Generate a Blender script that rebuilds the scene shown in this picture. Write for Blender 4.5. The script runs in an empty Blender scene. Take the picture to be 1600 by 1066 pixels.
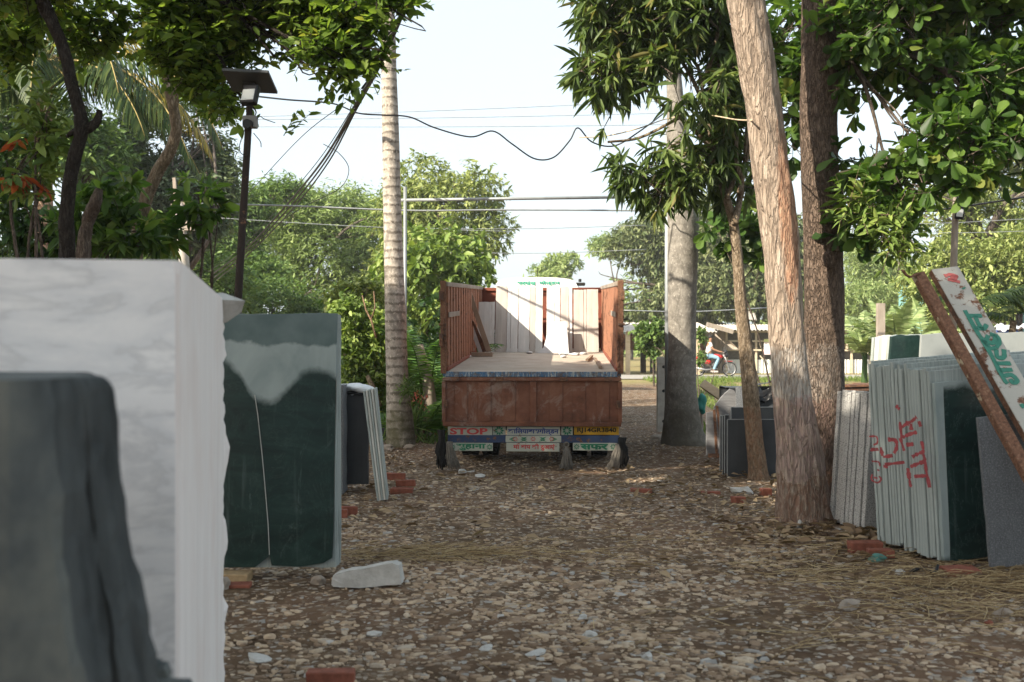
import bpy, math, random
import numpy as np
from mathutils import Vector, Matrix
R = math.radians
D = bpy.data
# ------------------------------------------------------------------ camera, sky, sun, exposure
sc = bpy.context.scene
C = sc.collection
HAZE = 0.0006
F = 1778.0; EYE = 1.7; CX = 800.0; CY = 533.0
camd = D.cameras.new('camera'); cam = D.objects.new('camera', camd); C.objects.link(cam)
camd.lens = 40.0; camd.sensor_width = 36.0; camd.clip_end = 2000; camd.clip_start = 0.05
cam.location = (0, 0, EYE); cam.rotation_euler = (R(90), 0, 0)
camd.dof.use_dof = True; camd.dof.focus_distance = 14.0; camd.dof.aperture_fstop = 3.2
sc.camera = cam
SUN_TRAVEL = Vector((0.66, 0.50, -0.54)).normalized()
world = D.worlds.new('World'); sc.world = world; world.use_nodes = True
wn = world.node_tree; bg = wn.nodes['Background']
sky = wn.nodes.new('ShaderNodeTexSky'); sky.sky_type = 'NISHITA'; sky.sun_disc = False
el = math.asin(-SUN_TRAVEL.z)
sky.sun_elevation = el
sky.sun_rotation = math.atan2(-SUN_TRAVEL.x, -SUN_TRAVEL.y)
sky.altitude = 0; sky.air_density = 1.0; sky.dust_density = 4.0; sky.ozone_density = 1.2
hz = wn.nodes.new('ShaderNodeMix'); hz.data_type = 'RGBA'; hz.inputs[0].default_value = 0.68   # milky humid air
hz.inputs[7].default_value = (3.3, 3.66, 3.78, 1)
wn.links.new(sky.outputs[0], hz.inputs[6]); wn.links.new(hz.outputs[2], bg.inputs[0]); bg.inputs[1].default_value = 0.11
sund = D.lights.new('sun', 'SUN'); sun = D.objects.new('sun', sund); C.objects.link(sun)
sund.energy = 3.8; sund.angle = R(0.55); sund.color = (1.0, 0.90, 0.74)
sun.rotation_euler = SUN_TRAVEL.to_track_quat('-Z', 'Y').to_euler()
sun.location = (-20, -15, 30)
sc.view_settings.view_transform = 'Standard'; sc.view_settings.look = 'None'
sc.view_settings.exposure = 1.6; sc.view_settings.gamma = 1.0
try:
    sc.cycles.use_denoising = True
    sc.cycles.max_bounces = 6; sc.cycles.diffuse_bounces = 4; sc.cycles.transmission_bounces = 4
    sc.cycles.glossy_bounces = 2; sc.cycles.transparent_max_bounces = 6
    sc.cycles.caustics_reflective = False; sc.cycles.caustics_refractive = False
except Exception:
    pass

def P(px, py, d):
    "point seen at pixel (px, py) of the photo, d metres in front of the lens"
    return Vector(((px - CX) / F * d, d, EYE - (py - CY) / F * d))
def W(w, d):
    return w / F * d
def ss(a, b, x):
    t = np.clip((x - a) / (b - a), 0, 1); return t * t * (3 - 2 * t)
def gz(x, y):
    "ground height"
    x = np.asarray(x, float); y = np.asarray(y, float)
    z = 0.32 * ss(16.5, 30, y)
    z = z - 0.12 * ss(30, 42, y)
    dip = ss(0, 2.0, x - (0.105 * y + 1.0)) * ss(18, 24, y) * (1 - ss(33, 41.5, y))
    z = z - dip * 0.85
    dl = ss(0, 2.0, -x - (0.02 * y + 1.5)) * ss(19, 24, y) * (1 - ss(33, 42, y))
    z = z - dl * 0.35
    z = z + 0.018 * np.sin(x * 1.7 + y * .6) * np.sin(y * 1.1 + 1) * ss(5, 9, y) * (1 - ss(36, 42, y))
    # earth heaped at tree feet
    for (tx, ty, h, r) in ((2.72, 10.65, .07, .8), (2.62, 17.4, .14, 1.2), (3.12, 14.7, .06, .6), (-1.72, 17.4, .08, .8)):
        z = z + h * np.exp(-((x - tx) ** 2 + (y - ty) ** 2) / r ** 2)
    return z
def g(x, y): return float(gz(x, y))

# ------------------------------------------------------------------ object helpers
def org(o):
    v = Vector((0, 0, 0))
    while o is not None:
        v = v + Vector(o.location); o = o.parent
    return v
def tag(o, label=None, cat=None, group=None, kind=None):
    if label: o['label'] = label
    if cat: o['category'] = cat
    if group: o['group'] = group
    if kind: o['kind'] = kind
    return o
def empty(name, loc, label, cat, group=None, rot=(0, 0, 0)):
    o = D.objects.new(name, None); C.objects.link(o); o.location = loc; o.rotation_euler = rot
    o.empty_display_size = .2
    return tag(o, label, cat, group)
def link_mesh(name, V, faces, mat, parent=None, world=True, smooth=False, attr=None, loc=None):
    """V (N,3); faces = list of (F,k) int arrays or a python list of polygons."""
    V = np.asarray(V, np.float32).reshape(-1, 3)
    if parent is not None:
        off = np.array(org(parent), np.float32) if world else np.zeros(3, np.float32)
        base = None
    else:
        if loc is None:
            base = np.array([(V[:, 0].min() + V[:, 0].max()) / 2, (V[:, 1].min() + V[:, 1].max()) / 2, V[:, 2].min()], np.float32)
        else:
            base = np.array(loc, np.float32)
        off = base
    V = V - off
    me = D.meshes.new(name)
    if isinstance(faces, list) and faces and isinstance(faces[0], np.ndarray):
        loops = np.concatenate([f.ravel() for f in faces]).astype(np.int32)
        tot = np.concatenate([np.full(len(f), f.shape[1]) for f in faces]).astype(np.int32)
        start = np.concatenate([[0], np.cumsum(tot)[:-1]]).astype(np.int32)
        me.vertices.add(len(V)); me.vertices.foreach_set('co', V.ravel())
        me.loops.add(len(loops)); me.loops.foreach_set('vertex_index', loops)
        me.polygons.add(len(tot)); me.polygons.foreach_set('loop_start', start)
        me.polygons.foreach_set('loop_total', tot)
    else:
        me.from_pydata([tuple(map(float, v)) for v in V], [], faces)
    me.update(calc_edges=True)
    if attr is not None:
        a = me.attributes.new('rnd', 'FLOAT', 'POINT'); a.data.foreach_set('value', np.asarray(attr, np.float32))
    me.validate()
    if smooth: me.polygons.foreach_set('use_smooth', np.ones(len(me.polygons), bool)); me.update()
    if mat is not None: me.materials.append(mat)
    o = D.objects.new(name, me); C.objects.link(o)
    if parent is not None: o.parent = parent
    else: o.location = base
    return o

class MB:
    "collects simple shapes and links them as ONE mesh"
    def __init__(s): s.v = []; s.f = []
    def add(s, vs, fs):
        k = len(s.v); s.v += [tuple(v) for v in vs]; s.f += [tuple(i + k for i in f) for f in fs]; return s
    def box(s, c, sz, rot=None):
        c = Vector(c); h = Vector(sz) / 2
        vs = [Vector((x * h.x, y * h.y, z * h.z)) for x in (-1, 1) for y in (-1, 1) for z in (-1, 1)]
        if rot is not None: vs = [rot @ v for v in vs]
        return s.add([c + v for v in vs], [(0, 1, 3, 2), (4, 6, 7, 5), (0, 4, 5, 1), (2, 3, 7, 6), (0, 2, 6, 4), (1, 5, 7, 3)])
    def bar(s, a, b, w, h, up=(0, 0, 1)):
        a = Vector(a); b = Vector(b); z = (b - a); L = z.length; z.normalize()
        x = Vector(up).cross(z)
        if x.length < 1e-4: x = Vector((1, 0, 0))
        x.normalize(); y = z.cross(x)
        return s.box((a + b) / 2, (w, h, L), Matrix((x, y, z)).transposed())
    def prism(s, o, u, w, poly, th):
        "polygon (a,b) in the plane o + a u + b w, thickness th along u x w (signed)"
        o = Vector(o); u = Vector(u).normalized(); w = Vector(w).normalized(); n = u.cross(w).normalized() * -th
        k = len(poly)
        vs = [o + u * a + w * b for a, b in poly]; vs += [v + n for v in vs]
        fs = [tuple(range(k)), tuple(range(2 * k - 1, k - 1, -1))] + [(i, i + k, (i + 1) % k + k, (i + 1) % k) for i in range(k)]
        return s.add(vs, fs)
    def tube(s, pts, rad, n=8, cap=True, wob=None):
        pts = [Vector(p) for p in pts]
        if not hasattr(rad, '__len__'): rad = [rad] * len(pts)
        prev = None; k0 = len(s.v); rings = []
        for i, p in enumerate(pts):
            t = (pts[min(i + 1, len(pts) - 1)] - pts[max(i - 1, 0)])
            if t.length < 1e-7: t = Vector((0, 0, 1))
            t.normalize()
            if prev is None:
                a = Vector((1, 0, 0)) if abs(t.x) < .8 else Vector((0, 1, 0))
                x = (a - t * a.dot(t)).normalized()
            else:
                x = (prev - t * prev.dot(t)).normalized()
            prev = x; y = t.cross(x)
            for j in range(n):
                an = 2 * math.pi * j / n
                r = rad[i] * (wob(i, j) if wob else 1)
                s.v.append(tuple(p + (x * math.cos(an) + y * math.sin(an)) * r))
        for i in range(len(pts) - 1):
            for j in range(n):
                a = k0 + i * n + j; b = k0 + i * n + (j + 1) % n
                s.f.append((a, b, b + n, a + n))
        if cap:
            s.f.append(tuple(k0 + j for j in range(n - 1, -1, -1)))
            s.f.append(tuple(k0 + (len(pts) - 1) * n + j for j in range(n)))
        return s
    def lathe(s, prof, c, axis='z', n=24):
        c = Vector(c); k0 = len(s.v)
        for r, h in prof:
            for j in range(n):
                an = 2 * math.pi * j / n; a, b = r * math.cos(an), r * math.sin(an)
                s.v.append(tuple(c + Vector({'z': (a, b, h), 'x': (h, a, b), 'y': (a, h, b)}[axis])))
        for i in range(len(prof) - 1):
            for j in range(n):
                a = k0 + i * n + j; b = k0 + i * n + (j + 1) % n
                s.f.append((a, b, b + n, a + n))
        return s
    def build(s, name, mat, parent=None, world=True, smooth=False, bevel=0, label=None, cat=None, group=None, kind=None, loc=None):
        o = link_mesh(name, np.array(s.v), s.f, mat, parent, world, smooth, loc=loc)
        if bevel:
            m = o.modifiers.new('bevel', 'BEVEL'); m.width = bevel; m.segments = 2; m.limit_method = 'ANGLE'; m.angle_limit = R(40)
        return tag(o, label, cat, group, kind)

def smooth_path(pts, rad, n):
    "Catmull-Rom resample of points and radii"
    pts = [np.array(p, float) for p in pts]; rad = list(rad)
    P4 = [2 * pts[0] - pts[1]] + pts + [2 * pts[-1] - pts[-2]]
    out = []; ro = []
    for i in range(len(pts) - 1):
        for k in range(n):
            t = k / n; p0, p1, p2, p3 = P4[i:i + 4]
            out.append(.5 * ((2 * p1) + (-p0 + p2) * t + (2 * p0 - 5 * p1 + 4 * p2 - p3) * t * t + (-p0 + 3 * p1 - 3 * p2 + p3) * t ** 3))
            ro.append(rad[i] * (1 - t) + rad[i + 1] * t)
    out.append(pts[-1]); ro.append(rad[-1])
    return out, ro

def text_mesh(body, w, h, o, u, v, n, mat, parent, name='lettering', bold=.02, world=False, th=.002):
    "built-in font letters fitted into a w x h field whose lower left is o"
    c = D.curves.new('t', 'FONT'); c.body = body; c.offset = bold; c.resolution_u = 3
    ob = D.objects.new('t', c); C.objects.link(ob)
    dg = bpy.context.evaluated_depsgraph_get(); me = D.meshes.new_from_object(ob.evaluated_get(dg))
    V = np.array([x.co for x in me.vertices]); fs = [tuple(p.vertices) for p in me.polygons]
    D.objects.remove(ob); D.curves.remove(c); D.meshes.remove(me)
    mn = V.min(0); mx = V.max(0)
    a = (V[:, 0] - mn[0]) / (mx[0] - mn[0]) * w; b = (V[:, 1] - mn[1]) / (mx[1] - mn[1]) * h
    o, u, v, n = (np.array(x, float) for x in (o, u, v, n))
    X = o + a[:, None] * u + b[:, None] * v + n * th
    return link_mesh(name, X, fs, mat, parent, world)

# ------------------------------------------------------------------ materials
class N:
    def __init__(s, name):
        s.m = D.materials.new(name); s.m.use_nodes = True; s.t = s.m.node_tree; s.b = s.t.nodes['Principled BSDF']
        s.out = s.t.nodes['Material Output']
        s.tc = s.t.nodes.new('ShaderNodeTexCoord')
    def n(s, k, **kw):
        nd = s.t.nodes.new('ShaderNode' + k)
        for a, b in kw.items(): setattr(nd, a, b)
        return nd
    def l(s, a, b): s.t.links.new(a, b); return s
    def put(s, sock, v):
        if isinstance(v, bpy.types.NodeSocket): s.t.links.new(v, sock)
        else: sock.default_value = v
    def co(s, scale=(1, 1, 1), kind='Object'):
        mp = s.n('Mapping'); s.l(s.tc.outputs[kind], mp.inputs[0]); mp.inputs['Scale'].default_value = scale; return mp.outputs[0]
    def noise(s, scale=5, detail=4, rough=.55, vec=None, dist=0):
        nd = s.n('TexNoise'); nd.inputs['Scale'].default_value = scale; nd.inputs['Detail'].default_value = detail
        nd.inputs['Roughness'].default_value = rough; nd.inputs['Distortion'].default_value = dist
        s.l(vec or s.tc.outputs['Object'], nd.inputs['Vector']); return nd.outputs['Fac']
    def voro(s, scale=5, vec=None, feature='F1', out='Distance'):
        nd = s.n('TexVoronoi', feature=feature); nd.inputs['Scale'].default_value = scale
        s.l(vec or s.tc.outputs['Object'], nd.inputs['Vector']); return nd.outputs[out]
    def ramp(s, fac, stops, interp='LINEAR'):
        nd = s.n('ValToRGB'); cr = nd.color_ramp; cr.interpolation = interp
        while len(cr.elements) < len(stops): cr.elements.new(.5)
        for e, (p, c) in zip(cr.elements, stops):
            e.position = p; e.color = (c[0], c[1], c[2], 1) if hasattr(c, '__len__') else (c, c, c, 1)
        s.put(nd.inputs[0], fac); return nd.outputs[0]
    def mix(s, f, a, b, mode='MIX'):
        nd = s.n('Mix', data_type='RGBA', blend_type=mode)
        s.put(nd.inputs[0], f)
        for i, v in ((6, a), (7, b)):
            if isinstance(v, bpy.types.NodeSocket): s.l(v, nd.inputs[i])
            else: nd.inputs[i].default_value = (v[0], v[1], v[2], 1)
        return nd.outputs[2]
    def math(s, op, a, b=0.0, c=None):
        nd = s.n('Math', operation=op); s.put(nd.inputs[0], a); s.put(nd.inputs[1], b)
        if c is not None: s.put(nd.inputs[2], c)
        return nd.outputs[0]
    def xyz(s, kind='Object'):
        nd = s.n('SeparateXYZ'); s.l(s.tc.outputs[kind], nd.inputs[0]); return nd.outputs
    def bump(s, h, strength=.3, dist=.01):
        nd = s.n('Bump'); nd.inputs['Strength'].default_value = strength; nd.inputs['Distance'].default_value = dist
        s.l(h, nd.inputs['Height']); s.l(nd.outputs[0], s.b.inputs['Normal']); return s
    def fin(s, col, rough=.7, metal=0.0, spec=.3):
        if isinstance(col, bpy.types.NodeSocket): s.l(col, s.b.inputs['Base Color'])
        else: s.b.inputs['Base Color'].default_value = (col[0], col[1], col[2], 1)
        s.put(s.b.inputs['Roughness'], rough); s.b.inputs['Metallic'].default_value = metal
        s.b.inputs['Specular IOR Level'].default_value = spec
        return s.m
def simple(name, col, rough=.7, var=.25, scale=6, bump=.15, metal=0, spec=.3):
    m = N(name); f = m.noise(scale, 5, .6)
    c1 = tuple(x * (1 - var) for x in col); c2 = tuple(min(1, x * (1 + var)) for x in col)
    if bump: m.bump(m.noise(scale * 6, 3), bump, .004)
    return m.fin(m.ramp(f, [(.3, c1), (.7, c2)]), rough, metal, spec)
def leafmat(name, dark, mid, lite, trans=.35, rough=.45, extra=None):
    m = N(name); at = m.n('Attribute', attribute_name='rnd')
    st = [(0, dark), (.5, mid), (.93, lite)] + ([(1.0, extra)] if extra else [])
    col = m.ramp(at.outputs['Fac'], st)
    m.fin(col, rough, 0, .35)
    tr = m.n('BsdfTranslucent')
    m.l(m.mix(1.0, col, (1.0, 1.05, .6), 'MULTIPLY'), tr.inputs[0])
    sc_ = m.n('Mix', data_type='RGBA')
    mx = m.n('MixShader'); mx.inputs[0].default_value = trans
    m.l(m.b.outputs[0], mx.inputs[1]); m.l(tr.outputs[0], mx.inputs[2]); m.l(mx.outputs[0], m.out.inputs[0])
    return m.m
M = {}
def bark(name, c1, c2, c3, sc=(9, 9, 1.6), paint=None, wound=None, bumps=.9, ck=.4):
    m = N(name); v = m.co(sc)
    f = m.noise(2.2, 8, .65, v, .6); f2 = m.noise(1.1, 3, .5)
    col = m.ramp(f, [(.3, c1), (.5, c2), (.68, c3)])
    col = m.mix(m.ramp(f2, [(.35, 0), (.7, .5)]), col, tuple(x * .62 for x in c2))
    spec = m.voro(38, m.co((1, 1, .6))); col = m.mix(m.ramp(spec, [(.06, .55), (.16, 0)]), col, tuple(min(1, x * 1.9) for x in c3))
    if wound:
        ps = wound[0]; z = m.xyz()
        dx = m.math('DIVIDE', m.math('SUBTRACT', z[0], m.math('ADD', ps[0], m.math('MULTIPLY', m.math('SUBTRACT', z[2], ps[2]), wound[2]))), wound[1][0])
        dz = m.math('DIVIDE', m.math('SUBTRACT', z[2], ps[2]), wound[1][2])
        r2 = m.math('ADD', m.math('MULTIPLY', dx, dx), m.math('MULTIPLY', dz, dz))
        r2 = m.math('ADD', r2, m.math('MULTIPLY', m.math('SUBTRACT', m.noise(3, 6, .7, v), .5), 2.4))
        col = m.mix(m.ramp(r2, [(.5, .95), (1.0, 0)]), col, m.ramp(m.noise(6, 6, .7, v), [(.30, (.03, .014, .01)), (.40, (.24, .12, .075)), (.55, (.42, .25, .16)), (.75, (.52, .36, .25))]))
    if paint:
        z = m.xyz()[2]; zn = m.math('ADD', z, m.math('MULTIPLY', m.math('SUBTRACT', m.noise(5, 7, .7), .5), .55))
        brk = m.ramp(m.noise(4, 8, .7, m.co((7, 7, 3))), [(.38, 0), (.56, 1)])
        for lo, hi, pc, amt in paint:
            a = m.math('GREATER_THAN', zn, lo); b = m.math('LESS_THAN', zn, hi)
            k = m.math('MULTIPLY', m.math('MULTIPLY', a, b), m.math('MULTIPLY', brk, amt))
            col = m.mix(k, col, pc)
    dvn = m.n('TexNoise'); dvn.inputs['Scale'].default_value = 1.5; dvn.inputs['Detail'].default_value = 3; m.l(v, dvn.inputs['Vector'])
    vv = m.n('VectorMath', operation='MULTIPLY_ADD'); m.l(dvn.outputs['Color'], vv.inputs[0]); vv.inputs[1].default_value = (.9, .9, .9); m.l(v, vv.inputs[2])
    fis = m.voro(2.6, vv.outputs[0], 'DISTANCE_TO_EDGE')
    crk = m.ramp(m.math('ADD', fis, m.math('MULTIPLY', m.math('SUBTRACT', f, .5), .5)), [(.0, 0), (.16, 1)])
    col = m.mix(m.math('MULTIPLY', m.math('SUBTRACT', 1.0, crk), ck), col, tuple(x * .25 for x in c2))
    m.bump(m.math('ADD', m.math('ADD', f, m.math('MULTIPLY', crk, .7)), m.math('MULTIPLY', m.noise(6, 4, .6, v), .4)), bumps, .05)
    return m.fin(col, .88, 0, .2)
M['bark_big'] = bark('bark pale stringy', (.20, .15, .115), (.37, .29, .225), (.52, .43, .35), sc=(10, 10, 1.7), paint=[(1.12, 1.58, (.50, .48, .45), .6), (.42, 1.14, (.40, .265, .25), .55), (-1, .40, (.20, .10, .065), .8)],
                     wound=((-.17, 0, 2.8), (.10, 0, .9), -.06), bumps=.75, ck=.28)
M['bark_dark'] = bark('bark dark brown', (.085, .060, .045), (.19, .135, .10), (.30, .225, .175), sc=(16, 16, 5), paint=[(1.12, 1.62, (.40, .38, .35), .3), (.45, 1.12, (.28, .18, .165), .4), (-1, .45, (.17, .09, .06), .8)], bumps=1.0)  # whitewash kept faint: the shadow on the lower trunk is put into its colour
M['bark_twig'] = bark('bark grey brown', (.06, .045, .035), (.13, .10, .08), (.24, .20, .16), sc=(20, 20, 6), bumps=.6)
M['bark_slender'] = bark('bark ochre grey', (.10, .07, .045), (.24, .18, .12), (.40, .33, .25), sc=(14, 14, 5), paint=[(-1, .9, (.24, .13, .075), .75)], bumps=.6)
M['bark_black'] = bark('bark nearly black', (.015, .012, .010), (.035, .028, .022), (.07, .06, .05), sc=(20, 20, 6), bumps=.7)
M['bark_far'] = bark('bark distant', (.06, .05, .04), (.13, .105, .085), (.22, .19, .16), sc=(4, 4, 1), bumps=.5)
def palmbark(name, c1, c2, ring, ringc, moss):
    m = N(name); z = m.xyz()[2]
    zz = m.math('ADD', z, m.math('MULTIPLY', m.noise(5, 3), .10))
    w = m.math('SINE', m.math('MULTIPLY', zz, ring))
    w2 = m.math('ADD', w, m.math('MULTIPLY', m.math('SUBTRACT', m.noise(14, 5, .7), .5), 2.6))
    col = m.ramp(m.noise(6, 6, .7, m.co((3, 3, 2))), [(.35, c1), (.65, c2)])
    col = m.mix(m.ramp(w2, [(.35, 0), (1.0, .9)]), col, ringc)
    col = m.mix(m.ramp(m.noise(3.2, 7, .75, m.co((1.3, 1.3, .8)), .6), [(.50, 0), (.60, .6)]), col, tuple(x * .55 for x in c1))
    spots = m.ramp(m.noise(26, 4, .7, m.co((1, 1, .7))), [(.56, 0), (.66, .8)]); col = m.mix(spots, col, tuple(min(1, x * 1.35) for x in c2))
    lz = m.math('ADD', z, m.math('MULTIPLY', m.math('SUBTRACT', m.noise(3, 6, .7), .5), 3.0))
    col = m.mix(m.ramp(lz, [(.0, .85), (1.0, .0)]), col, moss)
    m.bump(m.math('ADD', m.math('MULTIPLY', w, .4), m.noise(30, 4)), .5, .012)
    return m.fin(col, .85, 0, .2)
M['palm_pale'] = palmbark('palm bark ringed pale', (.27, .24, .205), (.45, .405, .35), 46, (.12, .10, .08), (.075, .07, .03))
M['palm_grey'] = palmbark('palm bark smooth grey', (.16, .146, .125), (.26, .24, .21), 26, (.17, .155, .135), (.085, .075, .055))
M['palm_red'] = palmbark('coconut bark reddish', (.34, .22, .16), (.52, .38, .28), 40, (.16, .09, .06), (.10, .07, .04))
# foliage
M['leaf_canopy'] = leafmat('leaf canopy', (.07, .13, .028), (.16, .25, .045), (.27, .36, .07), .6, extra=(.32, .34, .07))
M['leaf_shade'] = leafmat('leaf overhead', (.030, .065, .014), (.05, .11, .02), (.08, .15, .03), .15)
M['leaf_mango'] = leafmat('leaf long dark', (.048, .08, .026), (.10, .155, .042), (.20, .26, .08), .45, .45, extra=(.22, .20, .07))
M['leaf_almond'] = leafmat('leaf broad glossy', (.04, .085, .02), (.085, .165, .032), (.18, .28, .055), .5, .45, extra=(.22, .25, .06))
M['leaf_yellow'] = leafmat('leaf sunny green', (.12, .17, .05), (.24, .29, .085), (.38, .42, .15), .3, .6)
M['leaf_feather'] = leafmat('leaf feathery', (.11, .175, .05), (.21, .29, .085), (.34, .42, .16), .35, .6)
M['leaf_olive'] = leafmat('leaf olive', (.055, .085, .03), (.13, .165, .06), (.27, .30, .14), .25, .5)
M['leaf_mid'] = leafmat('leaf mid green', (.06, .115, .03), (.12, .20, .05), (.22, .31, .09), .35, .55)
M['leaf_fresh'] = leafmat('leaf fresh green', (.08, .14, .03), (.17, .25, .055), (.28, .36, .09), .35, .5)
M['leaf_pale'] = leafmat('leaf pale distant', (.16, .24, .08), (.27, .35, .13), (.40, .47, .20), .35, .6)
M['leaf_blue'] = leafmat('leaf blue green', (.06, .095, .05), (.12, .165, .085), (.22, .27, .15), .3, .6)
M['leaf_red'] = leafmat('leaf young red', (.28, .05, .02), (.42, .09, .03), (.5, .16, .05), .4, .45)
M['leaf_palm'] = leafmat('palm leaflet', (.022, .046, .014), (.045, .085, .022), (.11, .15, .04), .35, .5)
M['leaf_palm_bright'] = leafmat('palm leaflet bright', (.05, .12, .03), (.10, .21, .045), (.18, .32, .06), .35, .4)
M['leaf_palm_old'] = leafmat('palm leaflet yellowing', (.12, .12, .03), (.34, .26, .04), (.5, .40, .06), .35, .45)
M['leaf_banana'] = leafmat('banana blade', (.13, .19, .06), (.24, .31, .12), (.38, .45, .21), .35, .4)
M['leaf_dry'] = leafmat('dry leaf', (.12, .075, .04), (.24, .16, .09), (.36, .27, .16), .1, .7)
M['petal'] = simple('petal coral pink', (.75, .22, .16), .5, .15)
# ------------------------------------------------------------------ foliage
LEAF = {
 'oval': [(.32, .5), (.72, .36)], 'lance': [(.28, .5), (.65, .38)],
 'oval_fine': [(.12, .26), (.36, .5), (.66, .42), (.86, .2)], 'lance_fine': [(.1, .3), (.32, .5), (.62, .42), (.84, .18)],
 'obov': [(.2, .14), (.5, .36), (.76, .5), (.94, .3)],
}
def frame(Dv, Uv):
    Dv = Dv / np.maximum(np.linalg.norm(Dv, axis=1, keepdims=True), 1e-6)
    X = np.cross(Dv, Uv); X /= np.maximum(np.linalg.norm(X, axis=1, keepdims=True), 1e-6)
    return Dv, X, np.cross(X, Dv)
def leaf_arrays(P0, Dv, Uv, L, Wd, shape='oval', fold=.25, droop=.15):
    N_ = len(P0); Dv, X, Z = frame(Dv, Uv)
    T = LEAF[shape]; h_ = len(T); K_ = 2 * h_ + 2
    T = [(0, 0)] + [(a, -b) for a, b in T] + [(1, 0)] + [(a, b) for a, b in T[::-1]]; V = np.zeros((N_, K_, 3), np.float32)
    for i, (a, b) in enumerate(T):
        V[:, i] = P0 + Dv * (a * L)[:, None] + X * (b * Wd)[:, None] + Z * ((abs(b) * fold * Wd) - droop * a * a * L)[:, None]
    k = (np.arange(N_) * K_)[:, None]
    Fc = np.concatenate([k + np.array([list(range(h_ + 2))]), k + np.array([[0] + list(range(h_ + 1, K_))])])
    return V.reshape(-1, 3), Fc
def leaves(name, P0, Dv, Uv, L, Wd, mat, parent, rng, shape='oval', rnd=None, **kw):
    V, Fc = leaf_arrays(P0, Dv, Uv, L, Wd, shape, **kw)
    if rnd is None: rnd = rng.random(len(P0))
    return link_mesh(name, V, [Fc.astype(np.int32)], mat, parent, True, attr=np.repeat(rnd, 2 * len(LEAF[shape]) + 2))
def unit(a): return a / np.maximum(np.linalg.norm(a, axis=1, keepdims=True), 1e-6)
def gapnoise(p, s, seed):
    q = p * s + seed * 1.37
    return (np.sin(q[:, 0] * 1.3 + 1.7 * np.sin(q[:, 1] * .9 + seed)) + np.sin(q[:, 1] * 1.1 + 1.3 * np.sin(q[:, 2] * 1.2)) + np.sin(q[:, 2] * 1.4 + 1.5 * np.sin(q[:, 0] * .8 + 2))) / 3
def twigs(rng, blobs, n, tl, gap=-.35, gs=1.0, shell=.45, updown=0.0, seed=1):
    B = np.array([list(c) + list(r) for c, r in blobs], float)
    wt = (B[:, 3] * B[:, 4] * B[:, 5]) ** .75; wt /= wt.sum()
    n2 = int(n * 1.9) if gap > -1 else n
    ix = rng.choice(len(B), n2, p=wt)
    d = unit(rng.normal(size=(n2, 3)))
    rr = shell + (1 - shell) * rng.random(n2) ** .6
    c = B[ix, :3] + d * B[ix, 3:] * rr[:, None]
    if gap > -1:
        nz_ = gapnoise(c, gs, seed); k = nz_ > min(gap, float(np.quantile(nz_, .4))); c = c[k]; d = d[k]; ix = ix[k]
    c = c[:n]; d = d[:n]; ix = ix[:n]
    gdir = unit(d * .7 + rng.normal(size=d.shape) * .55 + np.array([0, 0, updown]))
    L = tl * (.6 + .8 * rng.random(len(c)))
    return c, gdir, L, B[ix, :3]
def crown(name, blobs, n, k, ll, lw, mat, parent, seed=1, tl=.35, mode='alt', droop=-.2, shape='oval', gap=-.35, gs=1.0, shell=.45, updown=0., twmat=None, leafdroop=.15, fold=.25):
    rng = np.random.default_rng(seed)
    c, gd, L, bc = twigs(rng, blobs, n, tl, gap, gs, shell, updown, seed)
    n = len(c)
    base = c - gd * L[:, None] * .5
    j = np.tile(np.arange(k), n); c_ = np.repeat(base, k, 0); g_ = np.repeat(gd, k, 0); L_ = np.repeat(L, k)
    clump = np.repeat(rng.normal(size=n) * .16, k)
    perp = unit(np.cross(g_, rng.normal(size=g_.shape) * .4 + np.array([0, 0, 1.])))
    if mode == 'alt':
        t = (j + .6) / k; side = np.where(j % 2 == 0, 1., -1.)
        dv = unit(g_ * .55 + perp * side[:, None] + rng.normal(size=g_.shape) * .28 + np.array([0, 0, droop]))
    elif mode == 'whorl':
        t = 1 - .28 * rng.random(len(j)); an = j * 2.39996
        up = np.cross(perp, g_)
        dv = unit(g_ * .65 + perp * np.cos(an)[:, None] + up * np.sin(an)[:, None] + rng.normal(size=g_.shape) * .36 + np.array([0, 0, droop]))
    else:
        t = rng.random(len(j)); dv = unit(rng.normal(size=g_.shape) + np.array([0, 0, droop]))
    p0 = c_ + g_ * (L_ * t)[:, None]
    uv = unit(np.array([0, 0, 1.]) + rng.normal(size=g_.shape) * .45)
    lf = ll * (.48 + .85 * rng.random(len(j))) * np.repeat(.8 + .4 * rng.random(n), k)
    o = leaves(name, p0, dv, uv, lf, lf * lw / ll, mat, parent, rng, shape, np.clip(rng.random(len(j)) * .8 + .1 + clump, 0, 1), fold=fold, droop=leafdroop)
    if twmat is not None:
        tube_bundle('twigs', base, base + gd * L[:, None], .0045 * max(1, ll / .12), .002, twmat, parent)
    return o
def tube_bundle(name, A, B, r0, r1, mat, parent):
    n = len(A); dv = unit(B - A); _, X, Z = frame(dv, np.tile(np.array([[.13, .2, .97]]), (n, 1)))
    V = np.zeros((n, 6, 3))
    for i in range(3):
        a = 2.094 * i; off = X * math.cos(a) + Z * math.sin(a)
        V[:, i] = A + off * r0; V[:, i + 3] = B + off * r1
    k = (np.arange(n) * 6)[:, None]
    Fc = np.concatenate([k + np.array([[i, (i + 1) % 3, (i + 1) % 3 + 3, i + 3]]) for i in range(3)])
    return link_mesh(name, V.reshape(-1, 3), [Fc.astype(np.int32)], mat, parent, True)
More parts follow.
